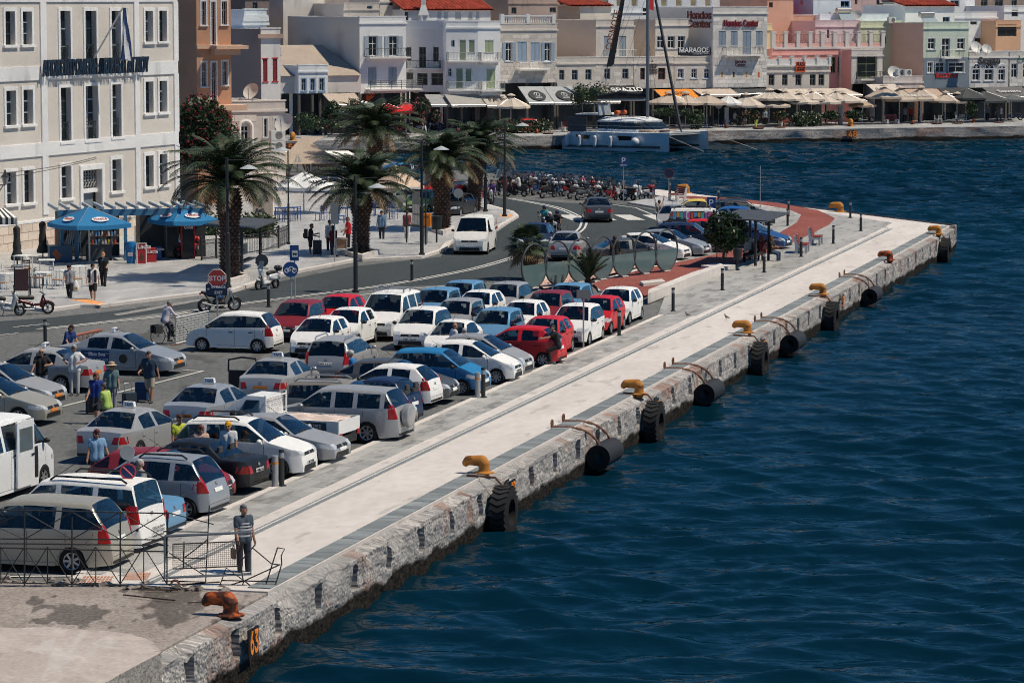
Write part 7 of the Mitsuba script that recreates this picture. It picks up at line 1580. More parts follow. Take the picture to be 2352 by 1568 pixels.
def sign(base,face,label,kind,z=0.0,size=.6,az=-90,col=(.02,.06,.22),text=None,r=.03,tcol=(.75,.75,.76)):
    k=thing('road_sign',label, 'sign'); b=G(*base,z); s=PXF/b[1]; c=b+[(face[0]-base[0])/s,0,(base[1]-face[1])/s]; a=math.radians(az); n=A3([math.cos(a),math.sin(a),0]); u=A3([-n[1],n[0],0]); R=np.stack([u,A3([0,0,1.]),n],1)
    PF(k + '__post',shape(MB().tube([b,c+[0,0,size*.45]],r,8),ALU)); f=c+n*.05
    if kind == 'oct': pts=[(size/2*1.08*math.cos(q),size/2*1.08*math.sin(q)) for q in np.arange(8)*math.pi/4+math.pi/8]
    elif kind == 'disc': pts=[(size/2*math.cos(q),size/2*math.sin(q)) for q in np.arange(28)*math.pi/14]
    else: w,h=kind; pts=[(-w/2,-h/2),(w/2,-h/2),(w/2,h/2),(-w/2,h/2)]
    PF(k + '__panel',shape(MB().prism(pts,0,.02,f,R),mat(col,.4)))
    if text:
        for tx,hh,dx,dy in text:
            m=words(tx,hh,.006); m.vertices[:,0] -= (m.vertices[:,0].max()+m.vertices[:,0].min())/2; PF(k + '__lettering',shape(lay(m,f+u*dx+A3([0,0,dy])+n*.021,u,(0,0,1),n),mat(tcol,.5)))
    return k,f,R,u,n
k,f,R,u,n=sign((500,736),(500,638), 'red octagonal stop sign at the lot exit', 'oct',size=.78,col=(.45,.05,.04),text=[('STOP',.20,0,-.10)])
PF(k + '__rim',shape(MB().tube([f+R @ [.41*math.cos(q),.41*math.sin(q),.01] for q in np.arange(9)*math.pi/4+math.pi/8],.018,4),mat((.7,.7,.7),.5)))
sign((500,736),(498,664), 'dark blue exit sign under the stop sign',(.92,.50),size=.4,col=(.012,.03,.07),text=[('EXIT',.11,.10,-.18),('ΕΞΟΔΟΣ',.11,.10,.06),('←',.10,-.34,-.02)])
sign((678,688),(677,580), 'blue bus stop sign with a white panel',(.42,.72),size=.7,col=(.02,.07,.22)); k=sign((669,688),(668,618), 'round blue cycle path sign', 'disc',size=.72,col=(.02,.08,.26)); f=k[1]; w=MB()
for x in (-.17,.17): w.tube([f+[x+.10*math.cos(q),-.025,-.05+.10*math.sin(q)] for q in np.linspace(0,6.283,13)],.014,4)
w.tube([f+A3(q) for q in ([-.17,-.025,-.05],[-.05,-.025,.10],[.11,-.025,.10],[.17,-.025,-.05])],.013,4).tube([f+A3(q) for q in ([-.05,-.025,.10],[0,-.025,-.05],[-.17,-.025,-.05])],.013,4); PF(k[0] + '__bicycle_symbol',shape(w,mat((.7,.72,.75),.5)))
g=G(678,688); 
def at(x,y,Y): r=ray(x,y); return A3([0,0,CAM_H])+r*(Y/r[1])
c=at(677,583,g[1]-.09); k=[q for q in labels if labels[q].get('label','').startswith('blue bus stop sign')][0]; PF(k + '__white_panel',shape(MB().box(c,(.26,.012,.30)),mat((.7,.72,.72),.5))); PF(k + '__bus_symbol',shape(MB().box(c-[0,.012,0],(.2,.01,.08)).box(c-[.05,.012,.06],(.05,.01,.05)).box(c+[.05,-.012,-.06],(.05,.01,.05)),BLACKP))
sign((1432,464),(1432,371), 'blue parking sign with a white P by the mopeds',(.62,.68),size=.7,text=[('P',.34,0,-.08),('ΜΟΤΟ',.10,0,-.29)]); sign((1633,530),(1633,468), 'blue parking sign beside the clipped tree',(.55,.80),size=.8,text=[('P',.36,0,-.1)])
k,f,R,u,n=sign((1536,465),(1536,398), 'round dark blue no stopping sign by the lay-by', 'disc',size=.66,col=(.012,.02,.06)); PF(k + '__rim',shape(MB().tube([f+R @ [.31*math.cos(q),.31*math.sin(q),.02] for q in np.linspace(0,6.283,25)],.03,5),mat((.10,.02,.03),.5)))
k,f,R,u,n=sign((302,1264),(297,1077), 'round blue and red no parking sign above the white van', 'disc',size=.42,col=(.012,.03,.13)); PF(k + '__rim',shape(MB().tube([f+R @ [.19*math.cos(q),.19*math.sin(q),.022] for q in np.linspace(0,6.283,25)],.022,5).tube([f+R @ [-.13,.13,.024],f+R @ [.13,-.13,.024]],.018,4),mat((.42,.04,.05),.5)))
sign((302,1264),(296,1033), 'grey back of a round sign over the no parking sign', 'disc',size=.38,col=(.40,.42,.42)); sign((1340,806),(1340,674), 'thin post with a grey notice plate beside the white tall hatchback',(.55,.36),size=.3,col=(.20,.21,.21)); sign((1053,493),(1053,444), 'grey back of a round sign beside the palms', 'disc',.13,.62,col=(.30,.32,.33)); sign((769,602),(769,490), 'grey back of a rectangular sign on the plaza',(.40,1.1),.13,.5,col=(.28,.29,.30)); sign((603,657),(602,598), 'dark back of a round sign at the bus shelter', 'disc',.13,.62,col=(.05,.055,.06))
sign(R4(490,940),R4(490,815), 'grey back of a round sign among the cream parasols', 'disc',.02,.8,col=(.2,.21,.22)); sign(R4(1515,945),R4(1515,772), 'dark back of a round sign beside the white chairs', 'disc',.02,.9,col=(.04,.045,.05)); sign(R3(1715,985),R3(1715,825), 'far quay no entry sign before the orange awning', 'disc',.02,.8,col=(.5,.45,.45)); sign(R2(768,1030),R2(768,875), 'small blue parking sign on the far quay',(.8,1.0),.02,.8,text=[('P',.5,0,-.2)]); sign(R2(1725,965),R2(1722,775), 'red rimmed round sign before the grey awnings', 'disc',.02,1.0,col=(.45,.2,.2)); sign(R2(1287,960),R2(1287,835), 'grey back of a round sign right of the red parasols', 'disc',.02,.8,col=(.2,.21,.22))
sg=0
def post(px,label,kind='black',z=.10,h=1.05):
    k=thing('bollard',label, 'bollard',None); b=G(*px,z)
    if kind == 'black':
        PF(k + '__post',shape(MB().tube([b,b+[0,0,.03],b+[0,0,.031],b+[0,0,h*.78]],[.14,.14,.075,.075],12),POLE,30)); PF(k + '__light_band',shape(MB().tube([b+[0,0,h*.78],b+[0,0,h*.92]],.068,12),mat((.42,.46,.48),.25,.5),30)); PF(k + '__cap',shape(MB().tube([b+[0,0,h*.92],b+[0,0,h]],.078,12),POLE,30))
    else:
        PF(k + '__post',shape(MB().tube([b,b+[0,0,.9]],.095,12),ALU,30)); PF(k + '__orange_band',shape(MB().tube([b+[0,0,.66],b+[0,0,.72]],.099,12),mat((.62,.2,.02),.5),30))
for px,lb in [((647,1116), 'beside the black saloon'),((905,1006), 'beside the silver off-roader'),((1110,913), 'at the nose of the bright blue hatchback'),((1285,834), 'at the tail of the glossy red hatchback'),((1422,771), 'beside the bright red small hatchback'),((1546,715), 'in front of the low seat wall'),((1659,667), 'below the clipped tree'),((1755,626), 'in front of the bus shelter'),((1840,590), 'beside the nearer red bench'),((1914,560), 'beyond the two red benches'),((1977,531), 'near the tip of the quay'),((1953,501), 'by the second orange mooring bollard on the far edge'),((1809,519), 'beside the cycle path bend'),((1811,497), 'behind the cycle path bend'),((310,1267), 'behind the black railing at the champagne minivan'),((1410,445), 'behind the parked mopeds'),((1539,452), 'behind the no stopping sign'),((1650,470), 'between the dark off-roader and the water')]: post(px, 'slim dark bollard ' + lb)
for px,lb in [((104,793), 'behind the silver taxis'),((617,705), 'at the road edge left of the red cars'),((946,645), 'at the road edge behind the roof bars van')]: post(px, 'slim dark bollard ' + lb,z=0)
for px,lb in [((632,1118), 'beside the black saloon'),((890,1006), 'beside the silver off-roader'),((1097,914), 'at the bright blue hatchback'),((1271,836), 'at the sitting person in black')]: post(px, 'short steel bollard with an orange band ' + lb, 'steel')
k=thing('flag_pole', 'thin bare pole behind the bus shelter', 'pole'); b=G(1746,482); put(k,shape(MB().tube([b,b+[0,0,2.9]],.03,6),ALU))
# mooring bollards
mb_=blob([((0,0,0),.17,(0,0,.28),.16),((0,0,.28),.17,(-.06,0,.36),.17),((-.06,0,.36),.17,(-.48,0,.36),.14),((-.48,0,.36),.14,(-.56,0,.28),.11)],.05)
def mooring(loc,az,label,m,s=1.0):
    k=thing('mooring_bollard',label, 'mooring bollard'); M=MAT(loc,az,s); PF(k + '__horn',shape(mb_,m,True),M); PF(k + '__foot',shape(MB().lathe([(.30,0),(.30,.03),(.18,.06),(.17,.1)],16),m,30),M); return k
az=math.atan2(QN[1],QN[0])-math.pi
for px,lb,m,s in [((530,1413), 'rusty orange mooring bollard on the old pier', 'rust',1.05),((1112,1086), 'yellow mooring bollard nearest the camera, above plate 62', 'yellow_paint',1),((1468,905), 'yellow mooring bollard above plate 61', 'yellow_paint',1),((1717,764), 'third yellow mooring bollard along the quay', 'yellow_paint',1),((1890,676), 'fourth, rust streaked mooring bollard along the quay', 'yellow_paint',1),((2044,598), 'fifth, rust streaked mooring bollard along the quay', 'rust',1),((2156,538), 'last yellow mooring bollard at the quay tip', 'yellow_paint',1)]: mooring(G(*px,.06 if m == 'rust' and px[0]<600 else .12),az,lb,m,s)
for px,lb in [((1578,444), 'yellow mooring bollard on the far edge behind the parked cars'),((1931,487), 'yellow mooring bollard on the far edge of the tip')]: mooring(G(*px,.1),-.3,lb, 'yellow_paint',1.25)
for px,lb,m,s in [(R2(335,1100), 'yellow and rust bollard on the inner quay', 'yellow_paint',1.6),(R2(1632,1055), 'orange bollard on the far quay', 'rust',1.3),(R4(795,990), 'large yellow bollard above plate 48', 'yellow_paint',1.6),(R4(1282,975), 'small orange bollard right of the red quay bench', 'rust',.9),(R4(1760,963), 'small orange bollard at the far right', 'rust',.9),(R4(274,998), 'small orange bollard by the bench sitter', 'rust',.9),(R3(290,1046), 'small rusty bollard left of the catamaran', 'rust',.9),(R3(1775,1005), 'small orange bollard at the catamaran bow', 'rust',.8)]: mooring(G(*px,.02),math.pi/2,lb,m,s)
WN=np.array([-QN[0],-QN[1],0]); WS=np.array([QD[0],QD[1],0]); WU=A3([0,0,1.])
def plate(s_,txt,label,z=-.48):
    k=thing('number_plate',label, 'plate'); o=ST(s_,-.98,z); R=np.stack([WS,WU,WN],1); PF(k + '__panel',shape(MB().prism([(-.34,-.30),(.34,-.30),(.34,.34),(-.34,.34)],0,.03,o,R),mat((.014,.014,.016),.5)))
    m=words(txt,.50,.015); m.vertices[:,0] *= .56/m.vertices[:,0].max(); PF(k + '__lettering',shape(lay(m,o-WS*.28-WU*.23+WN*.03,WS,WU,WN),mat((.85,.24,.02),.5)))
plate(-22.9, '63', 'black plate with orange 63 on the old pier wall',-.55); plate(-.4, '62', 'black plate with orange 62 under the nearest yellow bollard'); plate(19.2, '61', 'black plate with orange 61 under the second yellow bollard'); plate(39.6, '60', 'black plate with orange 60 under the third yellow bollard'); plate(60.2, '59', 'black plate with orange 59 under the fourth bollard')
def fplate(px,txt,label):
    (u_,z_)=FQF.uz(px); k=thing('number_plate',label, 'plate'); m=words(txt,.62,.03); PF(k + '__lettering',shape(lay(m,FQF.at(u_,.32,-.85),FQF.d,FQF.up,FQF.n),mat((.8,.24,.02),.5))); c=MB(); FQF.bx(c,u_-.1,u_+1.05,.2,.3,-.95,-.15); PF(k + '__panel',shape(c,mat((.08,.03,.02),.7)))
FQF=Face((20.9,335.3),A3([35.1,12.7,0])); fplate(R4(765,1030), '48', 'orange 48 on the far quay wall'); FQF=Face((-21.9,310.7),A3([24.5,11.6,0])); fplate(R2(285,1130), '51', 'orange 51 on the inner quay wall')
for i,(px,lb) in enumerate(((R4(75,1035), 'left of the bench sitter'),(R4(243,1030), 'below the bench sitter'),(R4(1470,1000), 'left of the small orange bollard'),(R4(1632,998), 'near the small orange bollard'),(R4(1955,990), 'at the far right'),(R3(375,1080), 'left of the catamaran'),(R3(2025,1040), 'right of the catamaran'))):
    k=thing('rubber_pad', 'square black rubber pad on the far quay wall ' + lb, 'fender'); c=G(*px,-.35); R=np.stack([A3([*E1,0]),A3([*E2,0]),WU],1); PF(k + '__block',shape(MB().box(c,(.75,1.0,.9),R,.06),RUBBER)); PF(k + '__bracket',shape(MB().box(c+[0,0,.48],(.85,1.0,.08),R),mat((.12,.05,.03),.8)))
def tyre(px,z,r,label):
    k=thing('tyre_fender',label, 'tyre fender'); d=ray(*px); # on the wall plane
    t=((QO[0]-.0)*QN[0]+QO[1]*QN[1]-1.16)/(d[0]*QN[0]+d[1]*QN[1]); c=A3([0,0,CAM_H])+d*t; c[2]=z
    R=np.stack([WS,WU,WN],1); w=.50; m=MB().lathe([(r*.52,-w/2),(r*.9,-w/2),(r,-w*.38),(r,w*.38),(r*.9,w/2),(r*.52,w/2),(r*.5,w*.3),(r*.46,0),(r*.5,-w*.3),(r*.52,-w/2)],30,MAT(c,R=R)); PF(k + '__carcass',shape(m,RUBBER,40))
    tr=MB()
    for i in range(24):
        a=2*math.pi*i/24
        for sg_ in (1,-1): Rb=R @ Rz(a) @ Rx(sg_*.45); tr.box(c+R @ (Rz(a) @ [r*1.01,0,0])+WN*sg_*w*.22,(r*.05,r*.16,w*.54),Rb)
    PF(k + '__tread',shape(tr,mat((.02,.02,.021),.75)))
    ch=MB().tube([c+WU*r*.9+WS*.1,c+WU*(r+.25)-WN*.25,A3([*ST((c[:2]-QO) @ QD+.2,0),.16])],.035,6); PF(k + '__chain',shape(ch,mat((.12,.05,.03),.7)))
for px,lb in [((1157,1165), 'big black tyre fender under the nearest yellow bollard'),((1503,957), 'big black tyre fender beside plate 61'),((1746,808), 'big black tyre fender under the third yellow bollard'),((1911,713), 'big black tyre fender under the fourth bollard'),((2172,568), 'big black tyre fender at the quay tip')]: tyre(px,-.84,.74,lb)
def roller(px,label):
    k=thing('roller_fender',label, 'fender'); d=ray(*px); t=(QO[0]*QN[0]+QO[1]*QN[1]-1.22)/(d[0]*QN[0]+d[1]*QN[1]); c=A3([0,0,CAM_H])+d*t; c[2]=-.85
    PF(k + '__cylinder',shape(MB().tube([c-WS*1.0,c+WS*1.0],.40,20,False),mat((.020,.021,.023),.6),30)); e=MB()
    for q in (-1,1): e.lathe([(.18,0),(.40,0)],20,MAT(c+WS*q,R=np.stack([WU,np.cross(WS,WU),WS],1)))
    PF(k + '__end',shape(e,RUBBER))
    for q in (-.75,.75):
        p0=c+WS*q+WU*.35; p1=A3([*ST((c[:2]-QO) @ QD+q-.5,.25),.14]); chn=MB(); L=np.linspace(0,1,12)
        for i in range(11): a,b=p1+(p0-p1)*L[i],p1+(p0-p1)*L[i+1]; sag=lambda p,tt: p+WU*(.35*math.sin(math.pi*tt)*.6)+WN*.25*math.sin(math.pi*tt); chn.tube([sag(a,L[i]),sag(b,L[i+1])],.035 if i % 2 else .05,5)
        PF(k + '__chain',shape(chn,mat((.17,.075,.045),.7))); PF(k + '__ring',shape(MB().tube([p1+WS*.12*math.cos(a)+WU*(.10+.12*math.sin(a)) for a in np.linspace(0,6.283,13)],.028,5),mat((.16,.07,.04),.7)))
for px,lb in [((1390,1020), 'black roller fender on chains, nearest'),((1630,874), 'black roller fender on chains, second'),((1823,758), 'black roller fender on chains, third'),((2004,663), 'black roller fender on chains, farthest')]: roller(px,lb)
# benches
bn=Proto()
for y in (-.72,.72): bn.part('side_frame',MB().prism([(-.32,0),(-.16,0),(-.16,.34),(.22,.34),(.22,0),(.36,0),(.36,.46),(-.12,.46),(-.26,.98),(-.40,.98),(-.32,.40)],y-.07,y+.07,R=np.array([[1,0,0],[0,0,1],[0,1,0.]])),mat((.62,.60,.57),.8))
for i in range(4): bn.part('slat',MB().box((.30-i*.125,0,.485),(.10,1.62,.045)),mat((.20,.035,.028),.6))
for i in range(4): bn.part('slat',MB().box((-.15-i*.035,0,.58+i*.125),(.045,1.62,.10),Ry(-.27)),mat((.20,.035,.028),.6))
for px,az_,lb in [((1842,580),-10, 'nearer red slatted bench with pale concrete ends'),((1873,562),-10, 'farther red slatted bench with pale concrete ends'),((1556,462),200, 'red bench behind the man with raised arms'),(R4(1117,968),-62, 'red bench in the middle of the far quay'),(R4(290,988),-62, 'red bench with a man sitting on the far quay'),(R3(545,1028),-62, 'red bench left of the catamaran stern')]: bn.place('bench',MAT(G(*px,.1),math.radians(az_),1.0),lb, 'bench')
# glass ring screens
GT=mat((.10,.16,.17),.10,spec=.6,key='tinted_glass')
rp=[(1231,653),(1281,645),(1332,637),(1383,648),(1434,641),(1482,635),(1530,629)]
p0,p1=G2(1383,648),G2(1530,629); dv=(p1-p0)/3
for i in range(7):
    c2=p1-dv*(6-i); k=thing('ring_screen',['leftmost ring screen behind the fan palm', 'ring screen second from the left', 'ring screen third from the left, behind the young palm', 'ring screen in the middle of the row', 'ring screen third from the right', 'ring screen second from the right', 'rightmost ring screen near the clipped tree'][i], 'screen', 'glass ring screens')
    dd=A3([*dv/np.hypot(*dv),0]); c=A3([*c2,.14+1.07]); rad=1.04
    PF(k + '__ring',shape(MB().tube([c+dd*rad*math.cos(a)+WU*rad*math.sin(a) for a in np.linspace(0,2*math.pi,41)],.045,8,False),mat((.10,.11,.11),.4,.5),40))
    a=np.linspace(math.pi+.02,2*math.pi-.02,25); Pn=[(rad*.96*math.cos(q),rad*.96*math.sin(q) if True else 0) for q in np.linspace(math.pi-.05,2*math.pi+.05,27)]; R=np.stack([dd,WU,np.cross(dd,WU)],1)
    PF(k + '__glass_panel',shape(MB().prism(Pn,-.01,.01,c,R),GT))
    PF(k + '__foot',shape(MB().box(c-WU*1.05,(.5,.22,.05),np.stack([dd,np.cross(WU,dd),WU],1)),mat((.6,.58,.55),.8)))
# bus shelters
def shelter(px0,px1,zroof,label,over,z=.1,board=False):
    k=thing('bus_shelter',label, 'bus shelter'); a,b=G(*px0,z),G(*px1,z); d=(b-a)/np.linalg.norm(b-a); nn=A3([-d[1],d[0],0])
    for e in (a,b):
        for q in (0,1.0): PF(k + '__post',shape(MB().tube([e+nn*q,e+nn*q+[0,0,zroof-.25],e+nn*q+[0,0,zroof]],[.075,.075,.16],8),POLE))
    c=(a+b)/2+nn*.5; R=np.stack([d,nn,WU],1); L=np.linalg.norm(b-a); rf=MB().box(c+[0,0,zroof+.05],(L+over,2.7,.07),R @ Rx(.05)); PF(k + '__roof',shape(rf,mat((.06,.065,.07),.5)))
    be=MB().box(c+[0,0,zroof-.03],(L+over*.6,.10,.10),R).box(c+[0,0,zroof-.03],(.1,2.4,.1),R); PF(k + '__roof_beam',shape(be,POLE))
    for i in range(4): PF(k + '__bench_slat',shape(MB().box(c+nn*(-.32+i*.12)+[0,0,.46],(L*.95,.09,.05),R),POLE))
    PF(k + '__back_panel',shape(MB().box(c+nn*.15+[0,0,.95],(L*.9,.03,.55),R),mat((.10,.13,.15),.3)))
    if board: PF(k + '__poster_panel',shape(MB().box(c+nn*.52+[0,0,1.1],(L*.85,.06,1.4),R),mat((.16,.22,.27),.4)))
shelter((1735,611),(1765,598),2.45, 'dark flat roofed bus shelter on the promenade with people waiting',2.9); shelter((556,629),(598,611),2.35, 'dark flat roofed bus shelter behind the first palm',1.6,.13,True)
k=thing('litter_bin', 'dark litter bin on a post between clipped tree and shelter', 'bin'); b=G(1694,621,.1); PF(k + '__drum',shape(MB().lathe([(.01,.55),(.20,.55),(.25,1.05),(.22,1.12),(.01,1.14)],16,MAT(b)),POLE,30)); PF(k + '__post',shape(MB().tube([b,b+[0,0,.1],b+[0,0,.12],b+[0,0,.6]],[.12,.1,.045,.045],8),POLE))
# black fences and barriers
IRON=mat((.018,.02,.022),.6)
def fence(pts,h,n,label,z=.13):
    k=thing('railing',label, 'railing'); P=[G(*p,z) for p in pts]
    for i,(a,b) in enumerate(zip(P,P[1:])):
        m=MB()
        for q in (.12,h*.82,h): m.tube([a+[0,0,q],b+[0,0,q]],.025,4)
        for j in range(n+1): c=a+(b-a)*j/n; m.tube([c+[0,0,.05],c+[0,0,h]],.013,4,False)
        PF(k + '__panel',shape(m,IRON))
        for e in (a,b) if i==0 else (b,): PF(k + '__post',shape(MB().tube([e,e+[0,0,h+.15]],.045,8).mesh(sphere(e+[0,0,h+.18],.06,1)),IRON))
fence([(463,598),(497,594),(530,592)],1.05,14, 'black iron fence behind the red drinks fridge'); fence([(545,588),(600,580),(640,570),(662,560)],1.05,14, 'black iron fence beside the bus shelter on the plaza')
k=thing('crowd_barrier', 'white metal mesh barrier beside the white hatchback', 'barrier'); a,b=G(404,793),G(479,776)
m=MB(); PF(k + '__frame',shape(m.tube([a+[0,0,.08],a+[0,0,1.12],b+[0,0,1.12],b+[0,0,.08],a+[0,0,.08]],.028,6),mat((.60,.61,.61),.5))); m=MB()
for j in range(1,24): c=a+(b-a)*j/24; m.tube([c+[0,0,.08],c+[0,0,1.12]],.008,4,False)
for q in np.linspace(.2,1.0,9): m.tube([a+[0,0,q],b+[0,0,q]],.008,4,False)
PF(k + '__mesh_panel',shape(m,mat((.56,.57,.57),.5))); PF(k + '__foot',shape(MB().tube([a+[-.2,-.2,.03],a+[.2,.2,.03]],.02,5).tube([b+[-.2,-.2,.03],b+[.2,.2,.03]],.02,5),mat((.2,.07,.04),.7)))
k=thing('low_barrier', 'rusty red low barrier behind the silver blue taxi', 'barrier'); a,b=G(172,806),G(233,792); PF(k + '__rail',shape(MB().tube([a+[0,0,.62],b+[0,0,.62]],.05,6),mat((.34,.11,.07),.7))); m=MB()
for j in range(22): c=a+(b-a)*j/21; m.tube([c+[0,0,.1],c+[0,0,.6]],.012,4,False)
PF(k + '__bars',shape(m,mat((.22,.08,.06),.7)))
# the foreground railing, gate and bent panel
YR=G(300,1345,.08)[1]; DX=lambda x,y: at(.34095*x,1033.6+.34095*y,YR)
k=thing('iron_railing', 'black iron railing with crossed bars in the foreground', 'railing')
tall=[(165,400,915),(485,450,960),(810,422,935),(1125,420,905)]; short=[(5,650,885),(320,655,900),(645,670,905),(968,678,912)]
for x,y0,y1 in tall+short: PF(k + '__post',shape(MB().tube([DX(x,y0),DX(x,y1)],.020 if (x,y0,y1) in tall else .014,6),IRON))
for y in ((395,425),(595,602),(625,640),(652,682),(885,915)): PF(k + '__rail',shape(MB().tube([DX(-240,y[0]),DX(1135,y[1])],.017,6),IRON))
xs_=[-240,165,485,810,1125]
for a_,b_ in zip(xs_,xs_[1:]): PF(k + '__brace',shape(MB().tube([DX(a_,415),DX(b_,598)],.013,5),IRON)); PF(k + '__brace',shape(MB().tube([DX(a_,598),DX(b_,415)],.013,5),IRON))
xs_=[-160,5,165,320,485,645,810,968,1125]
for i,(a_,b_) in enumerate(zip(xs_,xs_[1:])):
    y0,y1=(650,900) if i % 2 else (900,650); PF(k + '__brace',shape(MB().tube([DX(a_,y0),DX(b_,y1)],.013,5),IRON)); 
    if i in (1,2,4,6): PF(k + '__brace',shape(MB().tube([DX(a_,y1),DX(b_,y0)],.012,5),IRON))
k=thing('gate_panel', 'leaning steel gate frame with a rusty wire mesh panel', 'gate'); GP=mat((.20,.23,.26),.5,.5)
PF(k + '__frame',shape(MB().tube([DX(1110,578),DX(1690,552),DX(1690,832),DX(1110,858),DX(1110,578)],.035,8),GP))
PF(k + '__inner_frame',shape(MB().tube([DX(1165,632),DX(1635,612),DX(1635,778),DX(1165,798),DX(1165,632)],.018,6),mat((.06,.045,.04),.7))); m=MB()
for q in np.linspace(0,1,36)[1:-1]: m.tube([DX(1165+470*q,632-20*q),DX(1165+470*q,798-20*q)],.005,3,False)
for q in np.linspace(0,1,13)[1:-1]: m.tube([DX(1165,632+166*q),DX(1635,612+166*q)],.005,3,False)
PF(k + '__wire_mesh',shape(m,mat((.12,.085,.07),.7)))
for a_,b_ in (((1105,860),(1135,420)),((1135,420),(1440,498)),((1088,878),(1385,886)),((1385,886),(1410,370)),((1100,545),(1400,550)),((1140,690),(1375,840)),((1240,615),(1235,800)),((1240,725),(1400,600)),((1110,720),(1385,728))): PF(k + '__bar',shape(MB().tube([DX(*a_),DX(*b_)],.015,5),IRON))
k=thing('bent_railing', 'bent black railing end hanging over the quay edge', 'railing')
for pts in ([(1700,655),(1830,762),(1888,768)],[(1870,655),(1918,662),(1896,705),(1900,760),(1862,888),(1828,935),(1825,972),(1615,968)],[(1870,655),(1835,765),(1770,972)],[(1460,965),(1525,790),(1645,875),(1770,970)],[(1490,875),(1860,882)],[(1640,620),(1600,720)],[(1290,985),(1650,875),(1890,765)],[(1280,955),(1290,1000),(1460,968)],[(1715,640),(1600,770)],[(1645,875),(1610,968)],[(1610,700),(1640,880)]): PF(k + '__bar',shape(MB().tube([DX(*q)-A3([0,.1*i/4,0]) for i,q in enumerate(pts)],.016,5),IRON))
k=thing('fallen_bars', 'rusty iron bars lying on the broken pier edge', 'scrap iron')
for a_,b_ in (((830,972),(1180,1010)),((885,935),(1200,940)),((1265,1025),(1450,1018)),((1180,905),(1480,885))): PF(k + '__bar',shape(MB().tube([G(.34095*a_[0],1033.6+.34095*a_[1],.12),G(.34095*b_[0],1033.6+.34095*b_[1],.12)],.018,5),mat((.05,.03,.025),.7)))
k=thing('mooring_ring', 'rusty iron hoop set in the quay under the gate panel', 'ring'); c=DX(1180,930); put(k,shape(MB().tube([c+[.12*math.cos(t),0,.14*math.sin(t)*1.4] for t in np.linspace(0,math.pi,9)],.03,6),mat((.16,.06,.035),.7)))
# plaza things
k=thing('letter_box', 'orange letter box on the plaza by the second lamp', 'letter box'); b=G(978,560,.13); PF(k + '__box',shape(MB().box(b+[0,0,1.35],(.62,.42,.72),ch=.06),mat((.66,.20,.02),.5))); PF(k + '__slot',shape(MB().box(b+[0,-.22,1.52],(.34,.02,.05)),BLACKP)); PF(k + '__pedestal',shape(MB().box(b+[0,0,.5],(.22,.2,1.0)),mat((.4,.4,.4),.6)))
k=thing('litter_bin', 'dark litter bin right of the orange letter box', 'bin'); b=G(1003,557,.13); PF(k + '__drum',shape(MB().lathe([(.01,.75),(.27,.75),(.33,1.5),(.01,1.55)],14,MAT(b)),mat((.02,.03,.03),.5),30)); PF(k + '__post',shape(MB().tube([b,b+[0,0,.8]],.05,8),POLE))
k=thing('notice_board', 'black framed notice board with white sheets on the plaza', 'notice board'); a,b=G(934,557,.13),G(978,562,.13)
PF(k + '__frame',shape(MB().tube([a,a+[0,0,3.0]],.05,6).tube([b,b+[0,0,3.0]],.05,6).tube([a+[0,0,3.0],b+[0,0,3.0]],.06,6).tube([a+[0,0,1.0],b+[0,0,1.0]],.05,6),POLE)); c=(a+b)/2; R=np.stack([(b-a)/np.linalg.norm(b-a),A3([0,1,0.]),WU],1); PF(k + '__panel',shape(MB().box(c+[0,0,2.0],(.80,.06,1.9),R),mat((.15,.17,.18),.4)))
for i in range(6): PF(k + '__sheet',shape(MB().box(c+R @ [-.24+(i % 3)*.24,-.045,0]+[0,0,1.35+(i // 3)*.62],(.20,.012,.5),R),mat((.55,.52,.48),.7)))
k=thing('hand_trolley', 'luggage trolley with boxes beside the red shirt', 'trolley'); b=G(785,590,.13); m=MB()
for x,y in ((-.3,-.2),(.3,-.2),(.3,.2),(-.3,.2)): m.tube([b+[x*.8,y,.1],b+[x,y,.98]],.018,5)
for q in (.38,.98): m.tube([b+[x,y,q] for x,y in ((-.3,-.22),(.3,-.22),(.3,.22),(-.3,.22),(-.3,-.22))],.018,5)
PF(k + '__basket',shape(m,ALU)); PF(k + '__carton',shape(MB().box(b+[0,0,.75],(.5,.36,.55)),mat((.32,.17,.10),.8)))
for x in (-.25,.25): PF(k + '__wheel',shape(MB().lathe([(.001,-.02),(.07,-.02),(.07,.02),(.001,.02)],10,MAT(b+[x,0,.07],R=Rx(1.57))),RUBBER))
for lb,pts in (('first palm',[(488,642),(530,630),(574,641),(530,653)]),('second palm',[(782,585),(830,574),(872,584),(832,596)]),('fourth palm',[(990,531),(1016,522),(1046,530),(1018,540)])):
    k=thing('palm_planter',f'low pale square kerb round the {lb}', 'planter'); Pq=Polygon([G2(*q,.13) for q in pts]); PF(k + '__kerb',shape(MB().prism(Pq.difference(Pq.buffer(-.22)),.1,.38), 'cement')); PF(k + '__soil',shape(sheet(Pq.buffer(-.22),.26),mat((.10,.055,.035),.9)))
